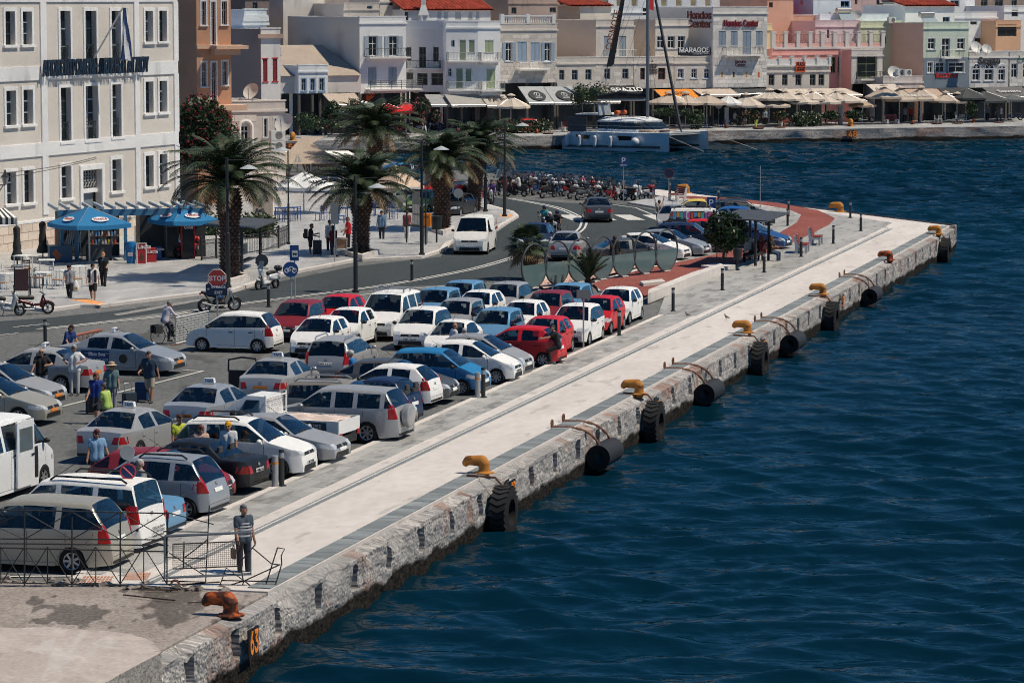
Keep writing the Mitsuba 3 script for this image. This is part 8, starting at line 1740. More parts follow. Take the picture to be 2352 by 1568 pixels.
# the taverna canopies behind the palms
k=thing('taverna_canopy', 'brown canvas taverna awning with a sailing boat and Greek lettering', 'canopy'); f=near_face(R2(235,1380),226,-20); r=f.rect((235,1285,720,1385),R2); zt_=r[3]
PF(k + '__wall',shape(MB().quad(f.at(r[0],0,r[1]),f.at(r[2],0,r[1]),f.at(r[2],0,zt_),f.at(r[0],0,zt_)),mat((.085,.07,.062),.8))); zr_=zt_+1.7
PF(k + '__roof',shape(MB().quad(f.at(r[0]-.2,.3,zt_),f.at(r[2]+.2,.3,zt_),f.at(r[2]-2.5,-5,zr_),f.at(r[0]+3.5,-5,zr_)).add([f.at(r[0]-.2,.3,zt_),f.at(r[0]+3.5,-5,zr_),f.at(r[0]-.2,-8,zt_)],[[0,1,2]]), 'tarp')); lettering(k, 'lettering',f, 'Το Λιμάνι',425,1352,552,R2,(.5,.48,.46),h=.55,out=.05,bold=False)
(ub,zb_)=f.uz(R2(370,1358)); PF(k + '__boat_emblem',shape(MB().add([f.at(ub-.5,.05,zb_+.1),f.at(ub-.03,.05,zb_+.1),f.at(ub-.03,.05,zb_+1.3),f.at(ub+.03,.05,zb_+.1),f.at(ub+.55,.05,zb_+.1),f.at(ub+.05,.05,zb_+1.4),f.at(ub-.6,.05,zb_+.05),f.at(ub+.6,.05,zb_+.05),f.at(ub+.4,.05,zb_-.12),f.at(ub-.45,.05,zb_-.12)],[[0,1,2],[3,4,5],[6,7,8],[6,8,9]]),mat((.5,.48,.46),.8)))
for u_ in (r[0],(r[0]+r[2])/2,r[2]): PF(k + '__post',shape(MB().tube([f.at(u_,0,0),f.at(u_,0,zt_)],.06,6),mat((.4,.38,.36),.7)))
k=thing('taverna_roof', 'long white flat roof behind the brown taverna awning', 'roof'); f=near_face(R2(30,1235),240,-20); r=f.rect((30,1222,830,1245),R2); m=MB(); f.bx(m,r[0],r[2],-7,0,r[1],r[3]); PF(k + '__slab',shape(m, 'plaster',uv=(pal((.60,.57,.52)),.4)))
for u_ in np.linspace(r[0]+.3,r[2]-.3,5): PF(k + '__post',shape(MB().tube([f.at(u_,-.3,0),f.at(u_,-.3,r[1])],.08,6),mat((.4,.38,.36),.7)))
k=thing('graffiti_pillar', 'beige square pillar with black graffiti left of the blue chairs', 'pillar'); f=near_face((625,495),186,-27); r=f.rect((580,445,627,508),lambda x,y: (x,y)); m=MB(); f.bx(m,r[0],r[2],-.8,0,0,r[3]+1.2); PF(k + '__shaft',shape(m, 'plaster',uv=(pal((.55,.46,.37)),.4))); lettering(k, 'graffiti',f, 'BsD',588,487,607,lambda x,y: (x,y),(.02,.02,.02),out=.02,depth=.01)
# kiosk
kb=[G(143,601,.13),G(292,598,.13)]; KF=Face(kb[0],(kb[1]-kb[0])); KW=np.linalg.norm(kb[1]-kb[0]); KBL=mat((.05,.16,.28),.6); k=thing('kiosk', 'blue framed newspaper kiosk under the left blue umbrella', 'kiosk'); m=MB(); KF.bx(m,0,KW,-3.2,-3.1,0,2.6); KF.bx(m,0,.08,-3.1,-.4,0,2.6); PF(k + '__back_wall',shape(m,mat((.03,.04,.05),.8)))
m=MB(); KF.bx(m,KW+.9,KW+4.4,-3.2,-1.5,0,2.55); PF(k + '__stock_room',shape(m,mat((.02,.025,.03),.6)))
for u_ in (0,KW*.22,KW*.98): PF(k + '__post',shape(MB().box(KF.at(u_,0,1.3),(.16,.16,2.6),KF.R),KBL))
m=MB(); KF.bx(m,-.2,KW+4.2,-.05,.08,2.5,2.85); PF(k + '__fascia',shape(m,KBL))
for i in range(14): PF(k + '__pergola_beam',shape(MB().box(KF.at(-.3+i*(KW+4.4)/13,-1.4,2.95),(.12,4.2,.16),KF.R),mat((.25,.31,.37),.7)))
lt=MB()
for i in range(9): a=.1+i*.11; lt.tube([KF.at(a,.04,.3),KF.at(a+.3 if a<.8 else a,.04,2.4)],.012,4)
PF(k + '__lattice',shape(lt,mat((.35,.48,.6),.6)))
rk_=random.Random(7)
for r_ in range(4):
    m=MB(); KF.bx(m,KW*.45,KW*.93,-1.8,-1.35,.9+r_*.42,.93+r_*.42); PF(k + '__shelf',shape(m,mat((.2,.12,.08),.7)))
    for j in range(9): u_=KW*.47+j*KW*.05; c=[(.6,.6,.58),(.5,.08,.05),(.6,.4,.05),(.1,.25,.5)][rk_.randrange(4)]; PF(f'{k}__goods',shape(MB().lathe([(.001,0),(.06,0),(.06,.2),(.03,.26),(.03,.3),(.001,.3)],7,MAT(KF.at(u_,-1.45,.93+r_*.42))),mat(c,.5)))
m=MB(); KF.bx(m,KW*.40,KW*.78,-1.0,-.4,.13,.95); PF(k + '__counter',shape(m,mat((.05,.06,.07),.6)))
def fridge(x0,x1,y0,y1,label,col,door=(.02,.025,.03),d=.7,txt=None,cat='fridge',sub=None):
    (a,b)=(.25635*x0,402+.25635*y1),(.25635*x1,402+.25635*y1); p,q=G(*a,.13),G(*b,.13); f=Face(p,KF.d); w=(x1-x0)*.25635/(PXF/p[1])/f.d[0]*1.0; w=min(w,2.2); h=(y1-y0)*.25635/(PXF/p[1]); t=thing(cat.replace(' ', '_'),label,cat)
    m=MB(); f.bx(m,0,w,-d,0,0,h); PF(t + '__case',shape(m,mat(col,.4)))
    if door: m=MB(); f.bx(m,.06,w-.06,0,.02,.15,h-.2); PF(t + '__door',shape(m,mat(door,.15)))
    if txt: 
        for tx,hh,uu,zz,c in txt: PF(t + '__lettering',shape(lay(words(tx,hh,.01),f.at(uu*w,.03,zz*h),f.d,f.up,f.n),mat(c,.5)))
    if sub: sub(t,f,w,h)
    return f
W7=(.75,.75,.74)
fridge(1490,1600,410,745, 'tall dark drinks fridge under the right blue umbrella',(.10,.11,.12)); fridge(1625,1745,410,750, 'tall red sided drinks fridge at the end of the kiosk',(.42,.02,.025),txt=[('Cola',.16,.2,.86,W7)]); fridge(1316,1400,635,782, 'red ice cream chest with white lettering',(.38,.02,.025),None,txt=[('Lacta',.16,.05,.72,W7)]); fridge(1400,1445,622,760, 'blue ice cream chest beside the red one',(.02,.10,.26),None,txt=[('Algida',.1,.05,.8,W7)]); fridge(445,640,612,785, 'blue ice chest with painted ice lollies left of the kiosk',(.025,.09,.16),None,.9,sub=lambda t,f,w,h: PF(t + '__motif',shape(MB().quad(f.at(w*.1,.012,h*.6),f.at(w*.35,.012,h*.2),f.at(w*.55,.012,h*.5),f.at(w*.3,.012,h*.85)),mat((.45,.12,.05),.5))))
fridge(1225,1307,590,795, 'red and white advertising board with a chocolate bar',(.36,.02,.03),None,.08,txt=[('Lacta',.2,.08,.78,W7)],cat='sign board',sub=lambda t,f,w,h: (PF(t + '__motif',shape(MB().quad(f.at(w*.2,.012,h*.35),f.at(w*.5,.012,h*.15),f.at(w*.85,.012,h*.4),f.at(w*.5,.012,h*.6)),mat((.10,.035,.02),.5))),PF(t + '__rim',shape(MB().tube([f.at(0,.0,0),f.at(w,0,0),f.at(w,0,h),f.at(0,0,h),f.at(0,0,0)],.04,4),mat((.6,.6,.6),.5)))))
fridge(1215,1305,440,600, 'grey newspaper rack above the advertising board',(.30,.32,.34),(.45,.45,.44),.5,cat='news rack'); fridge(492,565,460,640, 'narrow red and white drinks sign left of the kiosk',(.40,.03,.03),(.6,.58,.55),.12,txt=[('7',.3,.3,.70,(.6,.05,.05)),('piperati',.12,.12,.22,(.06,.06,.06))],cat='sign board')
k=thing('litter_bin', 'bright blue litter bin at the kiosk corner', 'bin'); b=G(301,605,.13); PF(k + '__drum',shape(MB().lathe([(.22,0),(.27,.85),(.30,.87),(.30,.95),(.26,1.12),(.01,1.16)],14,MAT(b)),mat((.01,.14,.36),.4),30)); PF(k + '__badge',shape(MB().box(b+[0,-.27,.5],(.26,.03,.2)),mat((.6,.5,.5),.5)))
# parasols
def parasol(apex,eave_y,hw,Y,label,col,base_y=None,n=8,seg=None,cap=False,val=.22,sw=0,words_=None,z0=.02,rot=0.3):
    k=thing('parasol',label, 'parasol'); c=at(*apex,Y); s=PXF/Y; h=(eave_y-apex[1])/s; R=hw/s*1.06; e=c[2]-max(h,R*.22); M=lambda a,q,z: A3([c[0]+R*q*math.cos(a),c[1]+R*q*math.sin(a),z])
    ang=[rot+2*math.pi*i/n for i in range(n)]
    for i in range(n):
        a,b=ang[i],ang[(i+1) % n]; P=[]
        for q in np.linspace(.02,1,6):
            row=[]
            for t in np.linspace(0,1,5):
                pt=M(a,q,0)*(1-t)+M(b,q,0)*t; pt[2]=c[2]-(c[2]-e)*q**.92-.06*q*math.sin(math.pi*t); row.append(pt)
            P.append(row)
        P.append([p-[0,0,val] for p in P[-1]])
        PF(k + '__canopy_panel',shape(MB().grid(np.array(P)),mat(col,.8) if seg is None or i % 2==0 else mat(seg,.8),30))
    m=MB()
    for a in ang: m.tube([M(a,.05,c[2]-.05),M(a,1,e-.03)],.018,4)
    PF(k + '__rib',shape(m,STEEL)); PF(k + '__pole',shape(MB().tube([[c[0],c[1],z0],[c[0],c[1],c[2]]],.045,8),mat((.55,.55,.54),.5)))
    if cap: PF(k + '__cap',shape(MB().lathe([(.01,.32),(R*.22,.12),(R*.24,.05)],n,MAT(c,rot)),mat(col,.8)))
    if words_:
        for tx,hh,cc,wd in words_:
            for sgn in (-1,1):
                a=-math.pi/2+sgn*.5; j=int(round((a-rot)/(2*math.pi/n)-.5)); a=rot+(j+.5)*2*math.pi/n
                u_=A3([-math.sin(a),math.cos(a),0]); sl=A3([-math.cos(a)*R*math.cos(math.pi/n),-math.sin(a)*R*math.cos(math.pi/n),(c[2]-e)]); sl /= np.linalg.norm(sl); nn=np.cross(u_,sl); o=M(a,.78*math.cos(math.pi/n),c[2]-(c[2]-e)*.80)+nn*.06
                m=words(tx,hh,.01); m.vertices[:,0] -= m.vertices[:,0].max()/2
                if wd: PF(k + '__emblem',shape(MB().prism([(m.vertices[:,0].max()*1.25*math.cos(t),hh*1.2*math.sin(t)+hh*.4) for t in np.linspace(0,6.283,25)[:-1]],-.012,-.004,o,np.stack([u_,sl,nn],1)),mat(wd,.6)))
                PF(k + '__lettering',shape(lay(m,o,u_,sl,nn),mat(cc,.6)))
    return k
KBU=(.012,.16,.36)
parasol((204,474),512,94,G(205,604,.13)[1], 'large blue umbrella over the kiosk, left',KBU,n=4,words_=[('Nestlé',.19,(.35,.04,.05),(.62,.66,.70))],rot=-.15,z0=.13); parasol((420,467),503,80,G(414,594,.13)[1], 'large blue umbrella over the fridges, right',KBU,n=4,words_=[('Nestlé',.19,(.35,.04,.05),(.62,.66,.70))],rot=-.15,z0=.13)
parasol((263,469),487,42,186, 'pale parasol top behind the blue kiosk umbrellas',(.62,.58,.54),z0=.13)
parasol(R2(420,1345),426,72,205, 'white parasol with a red and blue emblem behind the palms',(.68,.69,.70),n=8,words_=[('MAX',.34,(.02,.02,.03),None)],z0=.13); parasol(R2(1130,1290),428,66,212, 'large beige parasol behind the second palm',(.55,.42,.32),n=4,z0=.13,rot=.2); parasol(R2(1620,1100),345,38,262, 'small salmon parasol behind the palm crowns',(.55,.30,.24),z0=.02)
CRM,TAN,WPR=(.52,.45,.38),(.46,.38,.31),(.66,.66,.66)
for q in [(R2,890,790,870,165,WPR, 'white parasol with a red rim beside the red ones',(.6,.05,.05)),(R2,1065,805,865,125,(.60,.015,.02), 'left red parasol on the far quay',None),(R2,1222,800,868,128,(.60,.015,.02), 'right red parasol on the far quay',None),(R2,2045,755,830,125,CRM, 'cream parasol left of the grey awning',None),
          (R3,1330,735,800,150,TAN, 'tan parasol left in front of the orange awning',None),(R3,1455,735,803,130,TAN, 'tan parasol in the middle in front of the orange awning',None),(R3,1622,733,803,145,TAN, 'tan parasol right in front of the orange awning',None),(R3,1790,748,806,95,WPR, 'white parasol between the tan and cream groups',None),(R3,1930,748,822,130,CRM, 'cream parasol behind the potted palm',None),(R3,2110,712,765,120,CRM, 'cream parasol behind the shade of the lamp',None),
          (R4,160,765,823,145,TAN, 'tan parasol nearest the bench with a man',None),(R4,160,712,768,130,CRM, 'cream parasol at the left of the long group',None),(R4,285,715,772,120,CRM, 'cream parasol, second of the long group back row',None),(R4,395,727,796,140,CRM, 'cream parasol, first of the long group front row',None),(R4,490,714,772,110,CRM, 'cream parasol, third of the long group back row',None),(R4,570,727,796,135,CRM, 'cream parasol, second of the long group front row',None),(R4,680,714,772,105,CRM, 'cream parasol, fourth of the long group back row',None),(R4,735,727,786,145,CRM, 'cream parasol, third of the long group front row',None),(R4,890,775,822,90,(.44,.33,.24), 'tan parasol leaning at the end of the long group',None),
          (R4,1060,680,755,135,TAN, 'tan parasol left of the lettered pair',None),(R4,1180,690,775,130,TAN, 'left of two tan parasols with white lettering',None),(R4,1345,690,772,125,TAN, 'right of two tan parasols with white lettering',None),(R4,1540,732,786,110,TAN, 'tan parasol left behind the white chairs',None),(R4,1632,740,790,120,TAN, 'tan parasol right behind the white chairs',None),(R4,1710,692,762,150,(.05,.055,.058), 'black parasol at the left of the dark group',None),(R4,1850,716,785,180,(.05,.055,.058), 'black parasol in the middle of the dark group',None),(R4,2060,742,772,125,(.10,.11,.115), 'dark grey parasol at the right edge',None)]:
    Rr,x,ya,ye,hw,c,lb,sg_=q; a=Rr(x,ya); parasol(a,Rr(x,ye)[1],hw*.34,fy(a[0]),lb,c,n=8 if c[0]>.5 else 6,cap=c in (CRM,TAN),seg=None,rot=(x % 7)*.1,words_=[('Like home',.42,(.6,.58,.54),None)] if 'lettering' in lb else ([('Coca',.4,(.6,.03,.04),None)] if sg_ else None))
for x,y0,y1,lb in ((155,450,830, 'left closed black parasol at the cafe'),(385,410,760, 'right closed black parasol at the cafe')):
    k=thing('closed_parasol',lb, 'parasol'); b=G(.25635*x,402+.25635*y1,.13); h=(y1-y0)*.25635/(PXF/b[1]); PF(k + '__canopy',shape(MB().lathe([(.30,h*.18),(.34,h*.24),(.20,h*.42),(.22,h*.5),(.17,h*.72),(.19,h*.93),(.10,h*.98),(.01,h)],9,MAT(b)),mat((.03,.032,.034),.9),True)); PF(k + '__pole',shape(MB().tube([b,b+[0,0,h*.3]],.04,6),POLE)); PF(k + '__base',shape(MB().box(b+[0,0,.06],(.6,.6,.12),ch=.1),mat((.3,.3,.3),.8)))
# tables and chairs
tb=Proto(); tb.part('table_top',MB().box((0,0,.73),(.8,.8,.04),ch=.03),PAINT); [tb.part('leg',MB().tube([(x,y,0),(x*.95,y*.95,.72)],.03,5),PAINT) for x in (-.34,.34) for y in (-.34,.34)]
cr=Proto(); cr.part('seat',MB().box((0,0,.45),(.42,.42,.04),ch=.03),ACC); [cr.part('leg',MB().tube([(x,y,0),(x,y,.45 if x>0 else .92)],.022,5),PAINT) for x in (-.19,.19) for y in (-.19,.19)]
for z_ in (.62,.74,.86): cr.part('back_slat',MB().box((-.19,0,z_),(.025,.38,.05)),PAINT)
KX=lambda x,y: (.25635*x,402+.25635*y)
def tset(pts,nm,col,seat,what,z,heads=None):
    for i,(px,lb) in enumerate(pts):
        if what == 't': tb.place('cafe_table',MAT(G(*px,z),.3+i),lb, 'table',None,{PAINT: mat(col,.6)})
        else: cr.place('chair',MAT(G(*px,z),(heads or 0)+i*1.3),lb, 'chair',None,{PAINT: mat(col,.6),ACC: mat(seat,.8)})
WH=(.60,.62,.62)
tset([(KX(80,1020), 'white cafe table at the left edge of the plaza'),(KX(385,1010), 'white cafe table behind the black menu board'),(KX(590,990), 'small white cafe table beside the long haired woman'),(KX(420,890), 'grey cafe table under the right closed parasol'),(KX(210,850), 'grey cafe table under the left closed parasol'),(KX(690,950), 'small white table with a menu stand')], 't',WH,None, 't',.13)
tset([(KX(60,960), 'white wooden chair at the left edge of the cafe'),(KX(190,960), 'white wooden chair behind the left cafe table'),(KX(280,1000), 'white wooden chair between the two white tables'),(KX(435,985), 'white wooden chair right of the second white table'),(KX(515,1020), 'white wooden chair facing the small white table'),(KX(700,1010), 'white wooden chair behind the long haired woman'),(KX(20,1050), 'white wooden chair nearest the left edge')], 'c',WH,(.30,.17,.09), 'c',.13)
tset([(KX(350,1000), 'black wooden chair beside the menu board'),(KX(250,920), 'black wooden chair behind the white tables'),(KX(690,760), 'pale plastic chair beside the blue ice chest')], 'c',(.03,.03,.032),(.2,.1,.05), 'c',.13)
LX=lambda x,y: (516.8+.25635*x,402+.25635*y); BCH=(.012,.06,.22)
tset([(LX(510,400), 'blue taverna table left under the canopy'),(LX(590,395), 'blue taverna table in the middle under the canopy'),(LX(1090,400), 'blue taverna table with a checked cloth left of the palm trunk'),(LX(1390,360), 'blue taverna table right of the palm trunk')], 't',BCH,None, 't',.13)
tset([(LX(460,410), 'blue chair at the left end of the taverna'),(LX(550,420), 'blue chair second from the left of the taverna'),(LX(640,410), 'blue chair third from the left of the taverna'),(LX(850,410), 'blue chair in the middle of the taverna'),(LX(900,400), 'blue chair beside the rectangular sign back'),(LX(1040,430), 'blue chair left of the checked cloth'),(LX(1310,370), 'blue chair right of the palm trunk'),(LX(1460,380), 'blue chair left of the light blue shirt'),(LX(1510,395), 'blue chair right of the light blue shirt')], 'c',BCH,(.03,.10,.28), 'c',.13)
tset([(far_px(R4(1468,940),4), 'left white chair on the far quay'),(far_px(R4(1498,940),4), 'second white chair on the far quay'),(far_px(R4(1612,938),4), 'third white chair on the far quay'),(far_px(R4(1650,938),4), 'fourth white chair on the far quay'),(far_px(R4(1685,936),4), 'right white chair on the far quay'),(far_px(R2(1860,965),4), 'left white chair before the grey awning'),(far_px(R2(1905,965),4), 'second white chair before the grey awning'),(far_px(R2(1965,965),4), 'third white chair before the grey awning')], 'c',(.6,.6,.6),(.6,.6,.6), 'c',.02)
tset([(far_px(R3(1560+i*62,945),1+i % 2),f'{w} blue chair under the tan parasols') for i,w in enumerate(['leftmost', 'second', 'third', 'fourth', 'rightmost'])], 'c',(.02,.06,.2),(.02,.06,.2), 'c',.02); tset([(far_px(R4(470+i*78,905),2+i % 2),f'{w} orange backed chair under the cream parasols') for i,w in enumerate(['leftmost', 'second', 'third', 'rightmost'])], 'c',(.45,.13,.03),(.4,.12,.03), 'c',.02)
k=thing('menu_board', 'black folding menu board in front of the white tables', 'menu board'); b=G(*KX(195,1085),.13); PF(k + '__panel',shape(MB().box(b+[0,0,.75],(.62,.05,1.0),Rx(-.12)),mat((.05,.02,.02),.5))); PF(k + '__frame',shape(MB().tube([b+[-.34,0,0],b+[-.34,.16,1.35],b+[.34,.16,1.35],b+[.34,0,0]],.035,6).tube([b+[.34,.5,0],b+[.34,.16,1.3]],.03,6),BLACKP))
k=thing('awning', 'black and white striped awning at the left edge', 'awning')
a0,a1=at(-40,478,168),at(12,478,168); b0,b1=at(-40,500,164),at(38,500,164)
for i in range(12):
    L=lambda p,q,t: p+(q-p)*t; t0,t1=i/12,(i+1)/12; PF(k + '__stripe',shape(MB().quad(L(b0,b1,t0),L(b0,b1,t1),L(a0,a1,t1),L(a0,a1,t0)).quad(L(b0,b1,t0)-[0,0,.35],L(b0,b1,t1)-[0,0,.35],L(b0,b1,t1),L(b0,b1,t0)),mat((.66,.66,.65) if i % 2 else (.03,.03,.03),.8)))
PF(k + '__post',shape(MB().tube([b1,A3([b1[0],b1[1],.13])],.04,6),ALU))
k=thing('wall_lantern', 'black iron lantern on a bracket at the left edge', 'lantern'); c=at(12,412,166); PF(k + '__bracket',shape(MB().tube([c+[-.8,0,-.3],c+[0,0,-.3]],.03,5).tube([c+[-.5,0,-.9],c+[-.1,0,-.3]],.025,5),POLE)); PF(k + '__glass_case',shape(MB().lathe([(.10,-.28),(.20,.12),(.001,.14)],6,MAT(c)),mat((.25,.26,.26),.2))); PF(k + '__roof',shape(MB().lathe([(.24,.12),(.06,.36),(.03,.50),(.001,.52)],6,MAT(c)),POLE))
k=thing('utility_pole', 'thin brown wooden pole before the public building door', 'pole'); b=G(221,545,.13); put(k,shape(MB().tube([b,b+[0,0,4.3]],.06,8),mat((.22,.10,.06),.8)))
for i,(a_,b_,sag) in enumerate((((221,361),(-20,398),14),((221,365),(-20,412),8),((405,335),(640,395),18))): k=thing('overhead_cable',['thin upper cable from the brown pole to the left edge', 'thin lower cable from the brown pole to the left edge', 'thin cable sagging past the bougainvillea'][i], 'cable'); p,q=at(*a_,172 if i<2 else 190),at(*b_,168 if i<2 else 200); put(k,shape(MB().tube([p+(q-p)*t-[0,0,sag/42*4*t*(1-t)*.5] for t in np.linspace(0,1,14)],.018,4),IRON))
for px,lb in (((1578,728), 'left pigeon on the promenade'),((1668,734), 'right pigeon on the promenade')):
    k=thing('pigeon',lb, 'pigeon'); b=G(*px,.1); PF(k + '__body',shape(blob([((.0,0,.13),.06,(-.10,0,.11),.04),((-.10,0,.11),.04,(-.2,0,.09),.015),((.03,0,.15),.04,(.07,0,.22),.03),((.07,0,.22),.03,(.09,0,.225),.022)],.03),mat((.22,.21,.2),.8),True),MAT(b,2.4)); PF(k + '__legs',shape(MB().tube([(0,.02,0),(0,.02,.09)],.006,4).tube([(0,-.02,0),(0,-.02,.09)],.006,4),mat((.3,.08,.05),.6)),MAT(b,2.4))
# awnings of the far cafes
F15=lambda px,o=17: far_face(px,o)
def aw(Rr,x0,yt,x1,ye,d,col,label,txt=None,o=17.0):
    f=far_face(Rr(x0,ye),o-.1); k=awning(f,(x0,yt,x1,ye),Rr,d,col,label)
    if txt:
        for (tx,hh,cc,fr) in txt: u0,zb,u1,zt_=f.rect((x0,yt,x1,ye),Rr); m=words(tx,hh,.02); m.vertices[:,0] -= m.vertices[:,0].max()/2; sl=A3(f.n)*d+A3([0,0,zb-zt_]); sl=-sl/np.linalg.norm(sl); nn=np.cross(f.d,sl); PF(k + '__lettering',shape(lay(m,f.at(u0+(u1-u0)*fr,d*.62,zt_+(zb-zt_)*.62)+nn*.1,f.d,sl,nn),mat(cc,.6)))
    return f,k
GRYA=(.30,.31,.31)
aw(R2,565,735,820,815,2.6,(.46,.38,.31), 'tan awning over the peeling shop',o=15); aw(R2,1365,742,1520,818,1.6,GRYA, 'grey awning left in the shade',o=15); aw(R2,1520,742,1790,818,1.8,(.34,.33,.31), 'long grey awning in the shade',o=14.5); aw(R2,1800,745,1995,822,1.8,(.44,.40,.36), 'beige awning with black lettering',[('TA F',.7,(.03,.03,.03),.5)],o=14.5)
for x0,x1,fr in ((138,335, 'left'),(340,560, 'right')):
    f,k=aw(R3,x0,680,x1,798,2.6,(.36,.38,.39),f'{fr} pale grey awning with a black round emblem',o=16.5); u0,zb,u1,zt_=f.rect((x0,680,x1,798),R3); sl=A3(f.n)*2.6+A3([0,0,zb-zt_]); sl=-sl/np.linalg.norm(sl); nn=np.cross(f.d,sl); o_=f.at((u0+u1)/2,2.6*.6,zt_+(zb-zt_)*.6)+nn*.08; R=np.stack([A3(f.d),sl,nn],1)
    PF(k + '__emblem',shape(MB().prism([(.95*math.cos(t),.95*math.sin(t)) for t in np.linspace(0,6.283,25)[:-1]],0,.02,o_,R),mat((.03,.035,.04),.7))); PF(k + '__emblem_letter',shape(MB().tube([o_+R @ [.33*math.cos(t),.15+.33*math.sin(t),.04] for t in np.linspace(0,6.283,17)],.05,4).tube([o_+R @ [-.1,.0,.04],o_+R @ [.02,.3,.04]],.05,4),mat((.6,.6,.6),.7))); PF(k + '__emblem_lettering',shape(lay(words('SLICE',.2,.02),o_+R @ [-.4,-.55,.03],R[:,0],sl,nn),mat((.6,.6,.6),.7)))
aw(R3,545,700,840,790,3.0,CRM, 'cream awning behind the winged statue'); aw(R3,845,672,1050,752,2.0,(.02,.024,.028), 'black awning with white lettering',[('SPAZIO',.75,W7,.55),('SYROS',.28,W7,.55)]); aw(R3,1202,703,1500,766,2.2,(.70,.24,.03), 'bright orange awning with dark lettering',[('PORTO',.62,(.30,.12,.03),.5)]); aw(R3,1500,700,1805,738,2.2,(.48,.40,.34), 'tan awning right of the orange one'); aw(R3,1810,700,2100,728,1.6,(.05,.055,.06), 'dark narrow awning under the red lettered store')
aw(R4,212,700,755,736,3.5,CRM, 'long cream canvas roof under the orange sign cafe'); aw(R4,915,662,1140,742,2.6,(.56,.50,.44), 'pale awning with two dark letters',[('LH',.7,(.15,.13,.12),.3)],o=15); aw(R4,1205,700,1470,762,2.4,(.42,.31,.24), 'tan awning behind the lettered parasols',o=16); aw(R4,1475,690,1720,730,1.6,(.04,.045,.05), 'black awning under the slate blue storey'); aw(R4,1820,686,2130,752,2.8,(.12,.12,.12), 'dark grey awning with white lettering',[('Severo',.7,(.55,.55,.55),.5)])
k=thing('oval_sign', 'orange oval sign over the far cafe', 'sign'); c=at(*R2(895,732),331); PF(k + '__disc',shape(MB().prism([(1.1*math.cos(t),.85*math.sin(t)) for t in np.linspace(0,6.283,25)[:-1]],-.05,.05,c,np.array([[1,0,0],[0,0,-1],[0,1,0.]])),mat((.70,.14,.02),.5))); PF(k + '__lettering',shape(lay(words('Oρές',.55,.02),c+[-.75,-.06,-.25],(1,0,0),(0,0,1),(0,-1,0)),mat((.08,.02,.01),.6)))
# winged statue
k=thing('statue', 'dark bronze winged statue on a pale pedestal', 'statue'); b=G(*R3(660,905),.02); Y=b[1]; q_=lambda x,y: at(*R3(x,y),Y)
PF(k + '__pedestal',shape(MB().lathe([(1.3,0),(1.3,.25),(.9,.3),(.9,1.5),(1.05,1.6),(1.05,1.75),(.01,1.78)],12,MAT(b)), 'plaster',uv=(pal((.5,.49,.47)),.5))); pts=[q_(655,820),q_(655,760),q_(660,715)]
PF(k + '__figure',shape(blob([(pts[0],.35,pts[1],.28),(pts[1],.28,pts[2],.30),(pts[2],.2,q_(663,690),.14),(pts[2],.15,q_(625,720),.08),(pts[2],.15,q_(690,735),.08)],.12),mat((.02,.022,.024),.4,.6),True))
for e in ([(650,705),(620,690),(596,640),(592,655),(610,690),(640,725)],[(665,705),(672,690),(655,640),(648,632),(668,660),(690,700)]): PF(k + '__wing',shape(MB().prism(Polygon([(q_(*p)[0],q_(*p)[2]) for p in e]).buffer(.08),-.1,.1,(0,Y,0),np.array([[1,0,0],[0,0,-1],[0,1,0.]])),mat((.02,.022,.024),.4,.6)))
# catamaran
k=thing('catamaran', 'white sailing catamaran moored at the far quay', 'catamaran'); hb=A3([15.1,315.5,SEA_Z]); HD=math.radians(-40); CM=MAT((hb[0],hb[1],SEA_Z),HD); L_,BW=13.2,8.0; HW=mat((.66,.68,.70),.3,cc=.4)
def cpart(n_,m,bs,sm=False): return PF(f'{k}__{n_}',shape(m,bs,sm),CM)
for side in (0,1):
    yc=.75+side*(BW-1.5) if True else 0; P=[]
    for x in np.linspace(0,1,22):
        X_=-L_*x; w=.75*(min(1,(x/.28))**.6 if x<.28 else 1)*(1-.1*x); w=max(w,.03); zt_=1.95-.12*x-(0 if x<.93 else (x-.93)/.07*1.0)
        P.append([(X_,yc-w*.5,-.5),(X_,yc-w*.85,.1),(X_,yc-w,.9),(X_,yc-w*.98,zt_),(X_,yc,zt_+.03),(X_,yc+w*.98,zt_),(X_,yc+w,.9),(X_,yc+w*.85,.1),(X_,yc+w*.5,-.5)])
    h=cpart('hull',MB().grid(np.array(P),True),HW,40); 
    st_=MB()
    for sg_ in (-1,1): st_.add([(-.6,yc+sg_*.66,.42),(-12.6,yc+sg_*.775,.30),(-12.6,yc+sg_*.79,.48),(-.6,yc+sg_*.68,.66)],[[0,1,2,3]])
    PF(h + '__stripe',shape(st_,mat((.10,.105,.10),.5)),CM)
    for sg_ in (-1,1):
        for x in (-4.2,-9.6): PF(h + '__hull_window',shape(MB().add([(x,yc+sg_*.765,1.15),(x-1.5,yc+sg_*.765,1.12),(x-1.7,yc+sg_*.765,1.55),(x+.1,yc+sg_*.765,1.55)],[[0,1,2,3]]),GLASS),CM)
    cpart('bow_rail',MB().tube([(-.1,yc,1.95),(-.15,yc,2.55),(-1.6,yc-.5,2.6),(-3.0,yc-.6,2.6),(-3.0,yc-.6,1.95)],.025,5).tube([(-3.0,yc-.65,2.55),(-12,yc-.7,2.5)],.015,4),STEEL)
cpart('bridge_deck',MB().box((-8.0,BW/2,1.55),(8.4,BW-1.6,.7)),HW); cpart('trampoline',MB().box((-2.4,BW/2,1.7),(3.2,BW-1.7,.04)),mat((.4,.41,.42),.8)); cpart('cross_beam',MB().tube([(-.9,.75,1.85),(-.9,BW-.75,1.85)],.10,8),ALU)
def hull(pts): return m3.Manifold.hull_points(np.array(pts,float))
